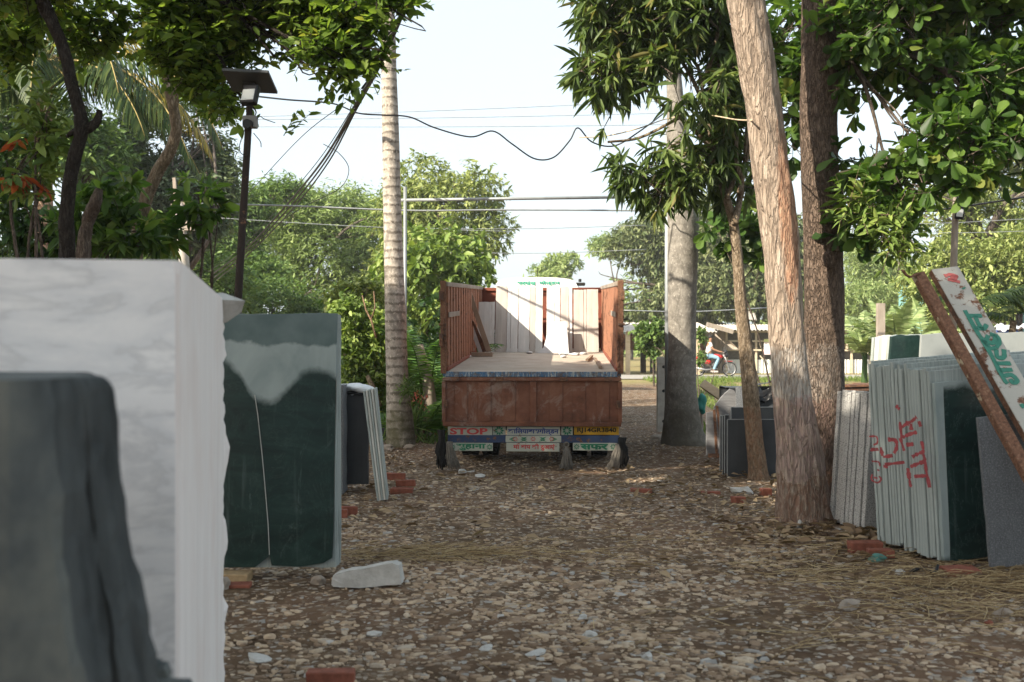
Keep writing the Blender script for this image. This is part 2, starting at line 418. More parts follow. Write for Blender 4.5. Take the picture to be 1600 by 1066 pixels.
def limbs(rng, start, blobs, r0, mb, sub=3, jit=.12):
    for c, r in blobs:
        c = Vector(c); s = Vector(start); L = (c - s).length
        mid = s.lerp(c, .5) + Vector(rng.normal(size=3) * L * jit) + Vector((0, 0, L * .08))
        pts, rd = smooth_path([s, mid, c], [r0, r0 * .6, r0 * .3], 5)
        mb.tube(pts, rd, 7)
        for i in range(sub):
            e = c + Vector(rng.normal(size=3)).normalized() * Vector(r).length * .45
            p2, r2 = smooth_path([mid.lerp(c, rng.random()), c.lerp(e, .4) + Vector(rng.normal(size=3) * .08 * L), e], [r0 * .35, r0 * .2, r0 * .08], 4)
            mb.tube(p2, r2, 5)
def trunk(path, mat, parent, n=32, sub=10, amp=.05, seed=1, name='trunk', flare=None):
    "path: list of (x, y, z, radius)"
    pts, rd = smooth_path([p[:3] for p in path], [p[3] for p in path], sub)
    rs = np.random.default_rng(seed); ph = rs.random(8) * 6.28
    def wob(i, j):
        a = 2 * math.pi * j / n; s = i / sub
        v = amp * (.5 * math.sin(3 * a + ph[0] + s * .7) + .35 * math.sin(7 * a + ph[1] + s * 1.9) + .3 * math.sin(11 * a + ph[2] - s * 2.3 + math.sin(s * 5 + ph[3])) + .25 * math.sin(5 * a + s * 6 + ph[4]))
        if flare and i < flare[0]:
            f = (1 - i / flare[0]) ** 2; v += f * flare[1] * (.5 + .5 * math.sin(flare[2] * a + ph[5]))
        return 1 + v
    mb = MB(); mb.tube(pts, rd, n, True, wob)
    return mb.build(name, mat, parent, smooth=True)
def pxpath(lst, d):
    return [tuple(P(x, y, dd if dd else d)) + (W(w, dd if dd else d) / 2,) for x, y, w, dd in [(q + (None,))[:4] for q in lst]]
def blob(px, py, d, rx, ry, rd=None):
    r = (W(rx, d), W(rd if rd else (rx + ry) / 2, d), W(ry, d)); return (tuple(P(px, py, d)), r)
def bgtree(name, label, cat, group, base, tr, blobs, n, k, ll, lw, mat, seed, barkm='bark_far', shape='oval', mode='alt', gap=-.3, gs=.35, tl=.9, droop=-.2, branches=True, shell=.4, fork=.45, updown=0.):
    x, y = base; z = g(x, y)
    root = empty(name, (x, y, z), label, cat, group)
    top = Vector(blobs[0][0]); rng = np.random.default_rng(seed)
    fk = Vector((x, y, z)).lerp(top, fork)
    trunk([(x, y, z - .3, tr * 1.25), (x + rng.normal() * tr * .3, y, z + (fk.z - z) * .5, tr), (fk.x, fk.y, fk.z, tr * .8)], M[barkm], root, 14, 5, .08, seed)
    if branches:
        mb = MB(); limbs(rng, fk, blobs, tr * .38, mb); mb.build('branches', M[barkm], root, smooth=True)
    crown('crown', blobs, n, k, ll, lw, M[mat], root, seed, tl, mode, droop, shape, gap, gs, shell, updown)
    return root
def frond_arrays(rng, base, dv, L, arch, nl, ll, lw, hang=.5, twist=0., tipw=.35, pts=14):
    "a feather leaf: returns leaf quads and rachis path"
    base = np.array(base, float); d0 = np.array(dv, float); d0 /= np.linalg.norm(d0)
    path = [base]; d = d0.copy()
    for i in range(pts):
        d = d + np.array([0, 0, -arch / pts]) * (.4 + 1.2 * i / pts); d /= np.linalg.norm(d)
        path.append(path[-1] + d * L / pts)
    path = np.array(path)
    t = np.linspace(.12, .995, nl); idx = t * pts; i0 = np.minimum(idx.astype(int), pts - 1); fr = (idx - i0)[:, None]
    pos = path[i0] * (1 - fr) + path[i0 + 1] * fr; tan = unit(path[i0 + 1] - path[i0])
    side = unit(np.cross(tan, np.tile([[0, 0, 1.]], (nl, 1)) + .001))
    prof = np.sin(np.pi * np.clip(t * .86 + .12, 0, 1)) ** .6 * (1 - tipw * t)
    Vs = []
    for s in (-1, 1):
        dd = unit(side * s + tan * (.45 + .5 * t[:, None]) + np.array([0, 0, -hang]) + rng.normal(size=(nl, 3)) * .07)
        mid = pos + dd * (ll * prof * .5)[:, None]
        dd2 = unit(dd + np.array([0, 0, -hang * .9])); end = mid + dd2 * (ll * prof * .5)[:, None]
        wv = unit(np.cross(dd, unit(np.cross(tan, dd)))) * (lw / 2)
        Vs.append(np.stack([pos - wv * .6, pos + wv * .6, mid - wv, mid + wv, end - wv * .12, end + wv * .12], 1))
    V = np.concatenate(Vs); n = len(V); k = (np.arange(n) * 6)[:, None]
    return V.reshape(-1, 3), np.concatenate([k + np.array([[0, 1, 3, 2]]), k + np.array([[2, 3, 5, 4]])]), path
def palm_crown(parent, base, specs, mat, rmat, rng, nl=48, ll=.7, lw=.04, hang=.5, name='frond'):
    "specs: list of (dir, length, arch); each frond its own part with a rachis sub-part"
    for sp in specs:
        V, Fc, path = frond_arrays(rng, base if len(sp) < 4 else sp[3], sp[0], sp[1], sp[2], nl, ll, lw, hang)
        o = link_mesh(name, V, [Fc.astype(np.int32)], M[mat] if isinstance(mat, str) else mat(sp), parent, True, attr=np.repeat(rng.random(len(V) // 6), 6))
        mb = MB(); mb.tube([Vector(p) for p in path], list(np.linspace(.02, .004, len(path)) * (sp[1] / 2.2)), 5); mb.build('rachis', rmat, o, smooth=True)
# ------------------------------------------------------------------ ground, road
def ground():
    xs = np.concatenate([np.linspace(-400, -30, 14), np.linspace(-26, -8, 19), np.linspace(-7.6, 9.6, 87), np.linspace(10, 30, 21), np.linspace(35, 400, 14)])
    ys = np.concatenate([np.linspace(-60, 0, 9), np.linspace(1, 4.6, 7), np.linspace(4.8, 20, 96), np.linspace(20.4, 46, 65), np.linspace(48, 90, 12), np.linspace(110, 900, 12)])
    X, Y = np.meshgrid(xs, ys); Z = gz(X, Y)
    rs = np.random.default_rng(3); Z = Z + rs.normal(size=Z.shape) * .006 * ((Y > 4) & (Y < 40))
    V = np.stack([X, Y, Z], -1).reshape(-1, 3); nx = len(xs)
    i, j = np.meshgrid(np.arange(len(ys) - 1), np.arange(nx - 1), indexing='ij'); a = (i * nx + j).ravel()
    Fc = np.stack([a, a + 1, a + nx + 1, a + nx], 1).astype(np.int32)
    m = N('soil')
    big = m.noise(.55, 5, .6); mid = m.noise(4, 6, .65); fine = m.noise(60, 4, .7)
    col = m.ramp(mid, [(.3, (.055, .034, .019)), (.5, (.115, .073, .042)), (.72, (.21, .145, .09))])
    col = m.mix(m.ramp(big, [(.45, 0), (.62, .55)]), col, (.18, .105, .065))
    chips = m.voro(26, m.co((1, 1, .3)), 'F1', 'Color')
    chs = m.n('SeparateColor'); m.l(chips, chs.inputs[0])
    col = m.mix(m.math('MULTIPLY', m.ramp(chs.outputs[0], [(.62, 0), (.66, 1)]), m.ramp(m.voro(26, m.co((1, 1, .3)), 'DISTANCE_TO_EDGE'), [(.04, 0), (.09, .8)])), col, m.ramp(chs.outputs[1], [(0, (.16, .12, .09)), (.6, (.34, .28, .21)), (1, (.42, .39, .35))]))
    # beyond the yard: dry pale verge and grass
    y = m.xyz()[1]; x = m.xyz()[0]
    fy = m.ramp(m.math('MULTIPLY', y, .01), [(.36, 0), (.42, 1)])
    gr = m.ramp(m.noise(1.5, 6, .7), [(.35, (.26, .19, .11)), (.55, (.22, .19, .08)), (.75, (.13, .16, .05))])
    col = m.mix(fy, col, gr)
    m.bump(m.math('ADD', m.math('MULTIPLY', mid, .6), m.math('MULTIPLY', fine, .5)), .9, .03)
    mt = m.fin(col, .95, 0, .15)
    link_mesh('ground', V, [Fc], mt, None, loc=(0, 0, 0), smooth=True)['kind'] = 'structure'
    rm = simple('road asphalt dusty', (.30, .28, .25), .9, .12, 3, .3)
    xs = np.linspace(-60, 60, 41); V = []; 
    for xx in xs: V += [(xx, 44.2, g(xx, 44.2) + .03), (xx, 49.6, g(xx, 49.6) + .03)]
    Fc = np.array([[2 * i, 2 * i + 2, 2 * i + 3, 2 * i + 1] for i in range(40)], np.int32)
    link_mesh('road', np.array(V), [Fc], rm, None, loc=(0, 0, 0))['kind'] = 'structure'
ground()

def rubble(name, n, x0, x1, y0, y1, size, mat, seed, cover, label, cat, tall=.22, tapery=True, maxs=.07):
    rng = np.random.default_rng(seed)
    y = y0 + (y1 - y0) * rng.random(n) ** (.85); hw = .52 * y + .3
    x = np.where(rng.random(n) < 2, (rng.random(n) * 2 - 1) * hw, 0)
    k = (x > x0) & (x < x1) & (cover(x, y) > rng.random(n)); x = x[k]; y = y[k]; n = len(x)
    s = size * (.45 + rng.gamma(2.2, .36, n)); s = np.minimum(s, maxs)
    z = gz(x, y); a0 = rng.random(n) * 6.283; asp = .35 + .65 * rng.random(n)
    top = np.zeros((n, 12, 3))
    tilt = rng.normal(size=(n, 2)) * .09
    th = s * tall * (.5 + rng.random(n))
    for i in range(6):
        an = i * 1.0472 + rng.normal(size=n) * .36; r = s * (.55 + .65 * rng.random(n))
        ux = np.cos(an) * r; uy = np.sin(an) * r * asp
        vx = ux * np.cos(a0) - uy * np.sin(a0); vy = ux * np.sin(a0) + uy * np.cos(a0)
        hz = th + tilt[:, 0] * vx + tilt[:, 1] * vy
        top[:, i] = np.stack([x + vx * .86, y + vy * .86, z + hz], 1)
        top[:, i + 6] = np.stack([x + vx, y + vy, z - s * .12 + tilt[:, 0] * vx * .5], 1)
    b = (np.arange(n) * 12)[:, None]
    f6 = b + np.array([[0, 1, 2, 3, 4, 5]])
    f4 = np.concatenate([b + np.array([[i + 6, (i + 1) % 6 + 6, (i + 1) % 6, i]]) for i in range(6)])
    o = link_mesh(name, top.reshape(-1, 3), [f6.astype(np.int32), f4.astype(np.int32)], mat, None, attr=np.repeat(rng.random(n), 12), loc=(0, 0, 0))
    tag(o, label, cat, kind='stuff'); return o
def stone_mat(name, stops, rough=.9):
    m = N(name); at = m.n('Attribute', attribute_name='rnd'); col = m.ramp(at.outputs['Fac'], stops)
    col = m.mix(m.ramp(m.noise(22, 5, .7), [(.42, 0), (.75, .55)]), col, (.15, .10, .062))
    m.bump(m.noise(90, 3), .4, .004); return m.fin(col, rough, 0, .2)
M['rubble'] = stone_mat('stone chips', [(0, (.11, .075, .05)), (.2, (.24, .165, .11)), (.55, (.46, .34, .225)), (.84, (.54, .43, .31)), (.95, (.30, .29, .27)), (1, (.50, .48, .44))])
def cov(x, y):
    n1 = np.sin(x * 1.9 + 1.2 * np.sin(y * 1.1)) + np.sin(y * 1.6 + 1.4 * np.sin(x * 1.3 + 1)) + .7 * np.sin(x * 4.1 + y * 2.7)
    c = .56 + .27 * n1
    c = np.clip(c, .08, 1) * (1 - .8 * ss(10, 14, y)) * (1 - .35 * ss(.8, 2, x))
    c = np.where((np.abs(x - .9) < .75) & (y > 8), c * .55, c)
    c = c * (1 - .7 * ss(2.2, 3.2, x) * ss(6.5, 8, y))
    return np.clip(c, .05, 1)
rubble('rubble', 105000, -6, 7, 4.3, 17.0, .025, M['rubble'], 5, lambda x, y: cov(x, y) * (1 - .3 * ss(7, 12, y)), 'broken tan and grey stone chips strewn over the yard floor', 'gravel', .14, maxs=.06)
rubble('small_chips', 36000, -6, 7, 4.3, 22, .014, M['rubble'], 6, lambda x, y: .4 + cov(x, y) * .5, 'small stone grit between the bigger chips', 'gravel', .3, maxs=.03)
def straw(n, seed):
    rng = np.random.default_rng(seed)
    ctr = np.array([(-.75, 8.9, .9, .25, .35), (.2, 8.8, 1.4, .35, .10), (2.6, 8.2, 1.1, .7, .3), (3.0, 7.2, 1.2, .5, .25), (1.5, 9.5, 2.5, 1.2, .2), (3.3, 7.9, .9, .4, .3), (.5, 12.5, 3, 2.5, .15), (1.6, 6.6, 1.6, .8, .1)])
    ix = rng.choice(len(ctr), n, p=ctr[:, 4] / ctr[:, 4].sum()); c = ctr[ix]
    x = c[:, 0] + rng.normal(size=n) * c[:, 2] * .5; y = c[:, 1] + rng.normal(size=n) * c[:, 3] * .6
    a = rng.normal(size=n) * .9; L = .10 + .24 * rng.random(n)
    d = np.stack([np.cos(a), np.sin(a), rng.normal(size=n) * .10], 1); p = np.stack([x, y, gz(x, y) + .02 + .025 * rng.random(n)], 1)
    q = np.stack([-np.sin(a), np.cos(a), np.zeros(n)], 1) * .0026; up = np.array([0, 0, .003])
    bend = p + d * (L * .5)[:, None] + np.array([0, 0, .012]) * rng.random((n, 1)); e = p + d * L[:, None] + q * 8 * rng.normal(size=(n, 1))
    V = np.stack([p - q, p + q, p + up, bend - q, bend + q, bend + up, e - q, e + q, e + up], 1).reshape(-1, 3)
    k = (np.arange(n) * 9)[:, None]
    Fc = np.concatenate([k + np.array([[i + o, (i + 1) % 3 + o, (i + 1) % 3 + 3 + o, i + 3 + o]]) for i in range(3) for o in (0, 3)])
    m = N('straw'); at = m.n('Attribute', attribute_name='rnd')
    mt = m.fin(m.ramp(at.outputs['Fac'], [(0, (.10, .06, .03)), (.5, (.28, .19, .09)), (1, (.50, .39, .21))]), .7)
    o = link_mesh('straw', V, [Fc.astype(np.int32)], mt, None, attr=np.repeat(rng.random(n), 9), loc=(0, 0, 0))
    tag(o, 'dry yellow straw scattered over the stone chips', 'straw', kind='stuff')
straw(2300, 8)
def litter(n, seed):
    rng = np.random.default_rng(seed)
    ctr = np.array([(3.05, 14.4, .45, .3, 1.2), (2.6, 12.2, 1.2, 1.2, 1), (1.5, 11.5, 2.5, 2.5, 1), (-1.3, 11, .7, 1.5, .6), (3.2, 8.6, 1, 1, .5), (2.2, 16.5, 1.5, 1, .5), (-1.5, 16, 1, 1.5, .6), (2.75, 10.0, .7, .5, 1.3), (3.2, 9.4, .7, .4, .8), (0, 13.8, 2.5, 1, .8)])
    ix = rng.choice(len(ctr), n, p=ctr[:, 4] / ctr[:, 4].sum()); c = ctr[ix]
    x = c[:, 0] + rng.normal(size=n) * c[:, 2] * .7; y = c[:, 1] + rng.normal(size=n) * c[:, 3] * .7
    p = np.stack([x, y, gz(x, y) + .02 + .04 * rng.random(n) * (ix == 0) + .02 * rng.random(n)], 1)
    d = rng.normal(size=(n, 3)) * np.array([1, 1, .18]); u = np.array([0, 0, 1.]) + rng.normal(size=(n, 3)) * .35
    L = .06 + .09 * rng.random(n)
    V, Fc = leaf_arrays(p, d, u, L, L * .4, 'oval', .5, .1)
    o = link_mesh('fallen_leaves', V, [Fc.astype(np.int32)], M['leaf_dry'], None, attr=np.repeat(rng.random(n), 6), loc=(0, 0, 0))
    tag(o, 'dry brown leaves fallen round the tree feet', 'leaf litter', kind='stuff')
litter(1500, 9)
def grass(name, label, n, x0, x1, y0, y1, h, seed, mat):
    rng = np.random.default_rng(seed); x = x0 + (x1 - x0) * rng.random(n); y = y0 + (y1 - y0) * rng.random(n)
    k = gapnoise(np.stack([x, y, x * 0], 1), 1.1, seed) > -.35; x = x[k]; y = y[k]; n = len(x)
    p = np.stack([x, y, gz(x, y)], 1); d = rng.normal(size=(n, 3)) * .4 + np.array([0, 0, 1.])
    V, Fc = leaf_arrays(p, d, rng.normal(size=(n, 3)), h * (.5 + rng.random(n)), np.full(n, h * .09), 'lance', .2, .35)
    o = link_mesh(name, V, [Fc.astype(np.int32)], mat, None, attr=np.repeat(rng.random(n), 6), loc=(0, 0, 0)); tag(o, label, 'grass', kind='stuff')
grass('grass', 'short sunlit grass on the bank below the road', 22000, 5, 22, 34, 44.1, .16, 4, M['leaf_fresh'])
grass('grass', 'weeds and grass at the left edge of the yard beyond the palm', 5000, -7, -.4, 18, 27, .18, 14, M['leaf_mid'])
grass('grass', 'green weeds behind the grey palm beside the dark slabs', 700, 3.15, 4.0, 17.8, 20, .2, 15, M['leaf_fresh'])

# ------------------------------------------------------------------ stone materials
def marble(name, base, vein, gloss=.35, vs=1.2, amt=.6):
    m = N(name); w = m.noise(vs, 8, .62, m.co((1.0, 1.4, 3.4)), .35)
    col = m.ramp(w, [(.40, base), (.485, vein), (.50, tuple(x * .75 for x in vein)), (.57, base)])
    col = m.mix(amt, base, col); col = m.mix(m.ramp(m.noise(vs * 4, 6, .7), [(.35, .35), (.65, 0)]), col, vein)
    m.bump(m.noise(60, 4), .12, .003); return m.fin(col, gloss)
def sawn(name, c1, c2, axis_scale, rough=.8, bumps=.35, spk=None, stain=None):
    m = N(name); v = m.co(axis_scale); f = m.noise(1, 6, .7, v); col = m.ramp(f, [(.3, c1), (.7, c2)])
    if stain: col = m.mix(m.ramp(m.noise(2.2, 5, .6), [(.48, 0), (.7, .5)]), col, stain)
    if spk: col = m.mix(m.ramp(m.noise(85, 3, .8), [(.50, 0), (.60, .85)]), col, spk)
    m.bump(m.math('ADD', f, m.math('MULTIPLY', m.noise(50, 3), .3)), bumps, .01); return m.fin(col, rough)
def green_slab(name, curve, top=True, scale=(1, 1), seed=0., vein=.12):
    "dark green polished marble with dried pale slurry above a ragged edge (curve: (x 0..1, z 0..1))"
    m = N(name); o = m.xyz(); x = m.math('DIVIDE', o[0], scale[0]); z = m.math('DIVIDE', o[2], scale[1])
    base = m.ramp(m.noise(2.5, 8, .65, m.co((1, 1, 2.5)), 1.5), [(.3, (.008, .018, .016)), (.55, (.014, .034, .030)), (.8, (.032, .058, .052))])
    vn = m.ramp(m.noise(1.6, 9, .7, m.co((1.5, 1.5, 1)), 2.2), [(.494, 0), (.5, vein), (.506, 0)]); base = m.mix(vn, base, (.22, .28, .25))
    drips = m.ramp(m.noise(1.0, 5, .6, m.co((14, 14, .9))), [(.60, 0), (.75, .22)]); base = m.mix(drips, base, (.2, .24, .23))
    fc = m.n('FloatCurve'); cm = fc.mapping; cv = cm.curves[0]
    pts = sorted(curve)
    while len(cv.points) < len(pts): cv.points.new(.5, .5)
    for p, q in zip(cv.points, pts): p.location = q; p.handle_type = 'VECTOR' if vein > .2 else 'AUTO'
    cm.update(); m.put(fc.inputs['Value'], x); fc.inputs['Factor'].default_value = 1
    dz = m.math('SUBTRACT', z, fc.outputs[0]); dz = m.math('ADD', dz, m.math('MULTIPLY', m.math('SUBTRACT', m.noise(9, 6, .7), .5), .05))
    k = m.ramp(dz, [(0, 0), (.035, 1)])
    pale = m.ramp(m.noise(1.3, 6, .6, m.co((2, 2, 1)), .5), [(.3, (.20, .25, .245)), (.7, (.38, .43, .42))])
    scr = m.ramp(m.noise(1.1, 9, .8, m.co((5, 5, 1.6)), 1.5), [(.60, 0), (.66, .3)]); base = m.mix(scr, base, (.16, .20, .19))
    col = m.mix(m.math('MULTIPLY', k, .95), base, pale)
    if top:
        t2 = m.math('ADD', z, m.math('MULTIPLY', m.math('SUBTRACT', m.noise(3.2, 5, .6), .5), .16))
        col = m.mix(m.ramp(t2, [(.875, 0), (.89, .85)]), col, m.ramp(m.noise(4, 5), [(.4, (.05, .085, .085)), (.7, (.11, .15, .15))]))
    rg = m.ramp(k, [(0, .28), (1, .8)])
    return m.fin(col, rg, 0, .35)
M['white_face'] = marble('white marble face', (.80, .81, .82), (.62, .645, .68), .55, 1.6, .65)
M['white_edge'] = sawn('white marble sawn edge', (.66, .61, .575), (.84, .80, .77), (26, 26, .8), .85, .3, stain=(.66, .56, .51))
M['dark_stone'] = sawn('rough green grey stone', (.028, .038, .045), (.13, .145, .14), (3, 3, 1.2), .8, .6, stain=(.24, .25, .21))
M['edge_green'] = sawn('sawn green marble edge', (.22, .255, .245), (.42, .46, .44), (60, 60, 1.2), .85, .3, stain=(.22, .24, .22))
M['edge_pale'] = sawn('sawn pale marble edge', (.40, .41, .38), (.60, .60, .56), (50, 50, 1.0), .85, .3, stain=(.42, .38, .31))
M['granite'] = sawn('speckled grey granite', (.34, .335, .32), (.52, .51, .49), (30, 30, 4), .85, .4, spk=(.085, .085, .085))
M['granite_dark'] = sawn('dark grey granite', (.085, .09, .098), (.13, .138, .148), (20, 20, 8), .7, .2, spk=(.21, .22, .23))
M['black_slab'] = sawn('black granite slab', (.022, .024, .027), (.045, .048, .053), (3, 3, 1), .4, .1)
M['charcoal_slab'] = sawn('charcoal granite slab', (.035, .04, .044), (.065, .07, .076), (3, 3, 2), .45, .1)
M['slab_rim'] = simple('pale sawn rim', (.30, .31, .31), .8, .15, 20)
M['grey_rough'] = sawn('rough split grey slab', (.10, .10, .105), (.20, .20, .205), (1, 1, 16), .85, .9)
M['white_rough'] = sawn('rough white marble lump', (.36, .35, .325), (.54, .53, .50), (9, 9, 9), .9, 1.0)
M['brick'] = simple('red brick', (.21, .072, .045), .95, .35, 14, .8)
M['brick_yellow'] = simple('yellow brick', (.34, .24, .13), .9, .25, 14, .5)
M['concrete'] = simple('old concrete', (.36, .335, .295), .9, .25, 5, .4)

def jag(n, a, rs): return [float(rs.normal() * a) for _ in range(n)]
def slab_poly(w, h, rs, rough=.004, topr=0., n=10, corner=0.):
    "outline of a slab, slightly ragged"
    p = []
    for i in range(n): p.append((w * i / n, float(rs.normal() * rough)))
    for i in range(n): p.append((w + float(rs.normal() * rough), h * i / n))
    if corner: p[-1:] = [(w, h - corner), (w - corner * .3, h - corner * .3)]
    for i in range(n): p.append((w - corner - (w - 2 * corner) * i / n, h + float(rs.normal() * (topr or rough))))
    if corner: p += [(corner * .3, h - corner * .3)]
    for i in range(1 if corner else 0, n): p.append((float(rs.normal() * rough), (h - corner) * (1 - i / n)))
    # remove disorder introduced by jitter
    return p
def slab(name, o, ang, lean, w, h, th, mat, label, group=None, rs=None, rough=.004, topr=0, corner=0., cat='stone slab', poly=None, side=0.):
    """vertical slab as its own object: local x along its face, z up, y through its thickness.
       ang: yaw of the face, lean: tilt backward, side: tilt sideways"""
    rs = rs or np.random.default_rng(1)
    pl = poly or slab_poly(w, h, rs, rough, topr, corner=corner)
    mb = MB(); k = len(pl)
    vs = [(a, 0, b) for a, b in pl] + [(a, th, b) for a, b in pl]
    mb.add(vs, [tuple(range(k)), tuple(range(2 * k - 1, k - 1, -1))] + [(i, i + k, (i + 1) % k + k, (i + 1) % k) for i in range(k)])
    ob = mb.build(name, mat, loc=(0, 0, 0), bevel=.0025)
    ob.location = o; ob.rotation_euler = (Matrix.Rotation(ang, 3, 'Z') @ Matrix.Rotation(side, 3, 'Y') @ Matrix.Rotation(-lean, 3, 'X')).to_euler()
    return tag(ob, label, cat, group)

# ---- white marble block at the left (sawn side, chipped far edge)
def rough_block(name, c0, fdir, fw, sdir, sw, h, mats, label, cat, chip=.05, seed=1, toptaper=0., lip=True):
    "block from near corner c0: front along fdir (width fw), side along sdir (depth sw)"
    rs = np.random.default_rng(seed); fd = Vector(fdir).normalized(); sd = Vector(sdir).normalized()
    mb = MB(); nz = 56; zs = [h * i / nz for i in range(nz + 1)]
    far_ = [float(rs.normal() * chip * .25) for _ in zs]
    for zc, a, wd in ((h * .62, .11, .09), (h * .40, .07, .07), (h * .22, .06, .05), (h * .86, .05, .03)):
        far_ = [f + chip * a * 16 * math.exp(-((z - zc) / wd) ** 2) for f, z in zip(far_, zs)]
    rows = []
    for i, z in enumerate(zs):
        b = .012 if (i == 0 or i == nz) else 0
        p = [c0 + fd * fw + sd * .0, c0 + fd * (b + .012), c0 + sd * (b + .012), c0 + sd * (sw * .5 - b * 0), c0 + sd * (sw - .10), c0 + sd * (sw + far_[i] * .5) + Vector((far_[i] * .22, 0, 0)), c0 + sd * (sw - .03) + fd * .12, c0 + sd * sw + fd * fw]
        zz = [z, z, z, z - toptaper * .5 * (i / nz) ** 8, z - toptaper * .9 * (i / nz) ** 8, z - toptaper * (i / nz) ** 8, z - toptaper * (i / nz) ** 8, z]
        rows.append([(q.x, q.y, q.z + k) for q, k in zip(p, zz)])
    k = len(rows[0]); vs = [v for r in rows for v in r]; fs = []
    for i in range(nz):
        for j in range(k):
            a = i * k + j; b_ = i * k + (j + 1) % k; fs.append((a, b_, b_ + k, a + k))
    fs.append(tuple(range(k - 1, -1, -1))); fs.append(tuple(nz * k + j for j in range(k)))
    mb.add(vs, fs); ob = mb.build(name, mats[0], loc=tuple(c0))
    ob.data.materials.append(mats[1])
    for p in ob.data.polygons:
        if abs(p.normal.dot(fd)) > .6 and p.normal.dot(fd) < 0: p.material_index = 1
    return tag(ob, label, cat)
_c = P(281, 400, 3.0); _c.z = 0
_fd = Vector((-.985, -.17, 0)); _sd = (P(350, 400, 5.35) - P(281, 400, 3.0)); _sd.z = 0
rough_block('marble_block', _c, _fd, 1.5, _sd, _sd.length, EYE + W(126, 3.0), (M['white_face'], M['white_edge']), 'tall white marble block with pinkish sawn side, behind the dark rough stone', 'marble block', .07, 5, toptaper=.02)
# broken lip at the far top corner
mb = MB(); a = P(346, 470, 5.3)
mb.add([a + Vector(v) for v in ((-.10, -.25, .02), (.04, -.1, .0), (.11, 0, .0), (.07, .1, -.05), (0.02, .02, -.10), (-.06, .1, -.12), (-.1, -.1, -.1), (.02, -.05, .035))],
       [(0, 1, 7), (1, 2, 7), (2, 3, 7), (3, 0, 7), (0, 6, 4, 1), (1, 4, 2), (2, 4, 3), (3, 4, 5), (3, 5, 0), (0, 5, 6), (6, 5, 4)])
o = mb.build('marble_offcut', M['white_rough'], label='broken white marble flake lying on the far top corner of the tall block', cat='stone piece')
# ---- dark rough stone nearest the lens
def front_stone():
    rs = np.random.default_rng(2); mb = MB(); h = EYE - W(58, 1.95); nz = 54; ZS = list(np.linspace(0, h - .05, 45)) + [h - .04, h - .032, h - .025, h - .019, h - .013, h - .008, h - .004, h - .0015, h, h]
    base = P(0, 0, 1.9); rows = []
    def X(px, d): return (px - CX) / F * d
    ph = rs.random(9) * 6.28
    for i in range(nz + 1):
        z = ZS[i]; py = CY + (EYE - z) / 1.95 * F; t = np.interp(py, [590, 620, 700, 850, 960, 1066, 1300, 2200], [0, 1, 5, 24, 45, 65, 92, 200])
        r = 1 if i < nz else 0; rr = .028 if i == nz else 0
        wv = [.006 * math.sin(z * 17 + ph[k]) + .005 * math.sin(z * 41 + ph[k] * 3) + .003 * math.sin(z * 90 + ph[k] * 5) for k in range(9)]; rc = .030 - math.sqrt(max(0, .03 ** 2 - max(0, z - (h - .03)) ** 2)); wv = [w_ * (1 - i / nz) ** .3 for w_ in wv]
        e1 = X(77 + t * .75, 1.9); e4 = X(163 + t, 2.05) - rc
        pts = [(X(-400, 1.7), 1.78 + rr), (X(-60, 1.7), 1.86 + rr), (e1 - .012, 1.90 + rr + wv[0] * .3), (e1 + wv[1], 1.915 + rr)]
        for q in range(8):
            f = (q + 1) / 9; dep = 1.93 + .20 * f + (.016 * math.sin(q * 2.4 + ph[q] + z * 3))
            pts.append((e1 + (e4 - e1) * f + wv[q % 9] * .8, dep))
        pts += [(X(163 + t, 2.15) - rr - rc + wv[2], 2.15 + rr), (X(157 + t, 2.35) - rr - rc, 2.35), (X(-400, 2.3), 2.4)]
        rows.append([(x, y, z) for x, y in pts])
    k = len(rows[0]); vs = [v for r in rows for v in r]
    fs = [(i * k + j, i * k + (j + 1) % k, (i + 1) * k + (j + 1) % k, (i + 1) * k + j) for i in range(nz) for j in range(k)]
    fs += [tuple(range(k - 1, -1, -1)), tuple(nz * k + j for j in range(k))]
    mb.add(vs, fs); ob = mb.build('rough_stone_block', M['dark_stone'], smooth=False, label='dark grey rough stone slab stack nearest the lens, at the lower left', cat='stone block')
    M['ridge_stone'] = sawn('split dark stone side', (.022, .027, .028), (.085, .095, .095), (9, 9, 1.0), .9, .9)
    ob.data.materials.append(M['ridge_stone'])
    for i, pg in enumerate(ob.data.polygons):
        if i < nz * k and 3 <= i % k <= 12: pg.material_index = 1
    m = ob.modifiers.new('bevel', 'BEVEL'); m.width = .006; m.segments = 2; m.limit_method = 'ANGLE'; m.angle_limit = R(50)
    mb = MB(); c = P(222, 1062, 2.3)
    for i in range(9):
        q = c + Vector((rs.normal() * .03, rs.normal() * .06, -abs(rs.normal()) * .02)); mb.box(q, (.06, .09, .03), Matrix.Rotation(rs.random() * 3, 3, 'Z') @ Matrix.Rotation(rs.normal() * .3, 3, 'X'))
    mb.box((c.x - .02, c.y, (c.z - .04) / 2), (.16, .3, c.z - .04))
    mb.build('broken_stone', M['dark_stone'], bevel=.006, label='knee-high broken grey stone with chips on top, between rough stone and white block', cat='stone piece')
front_stone()

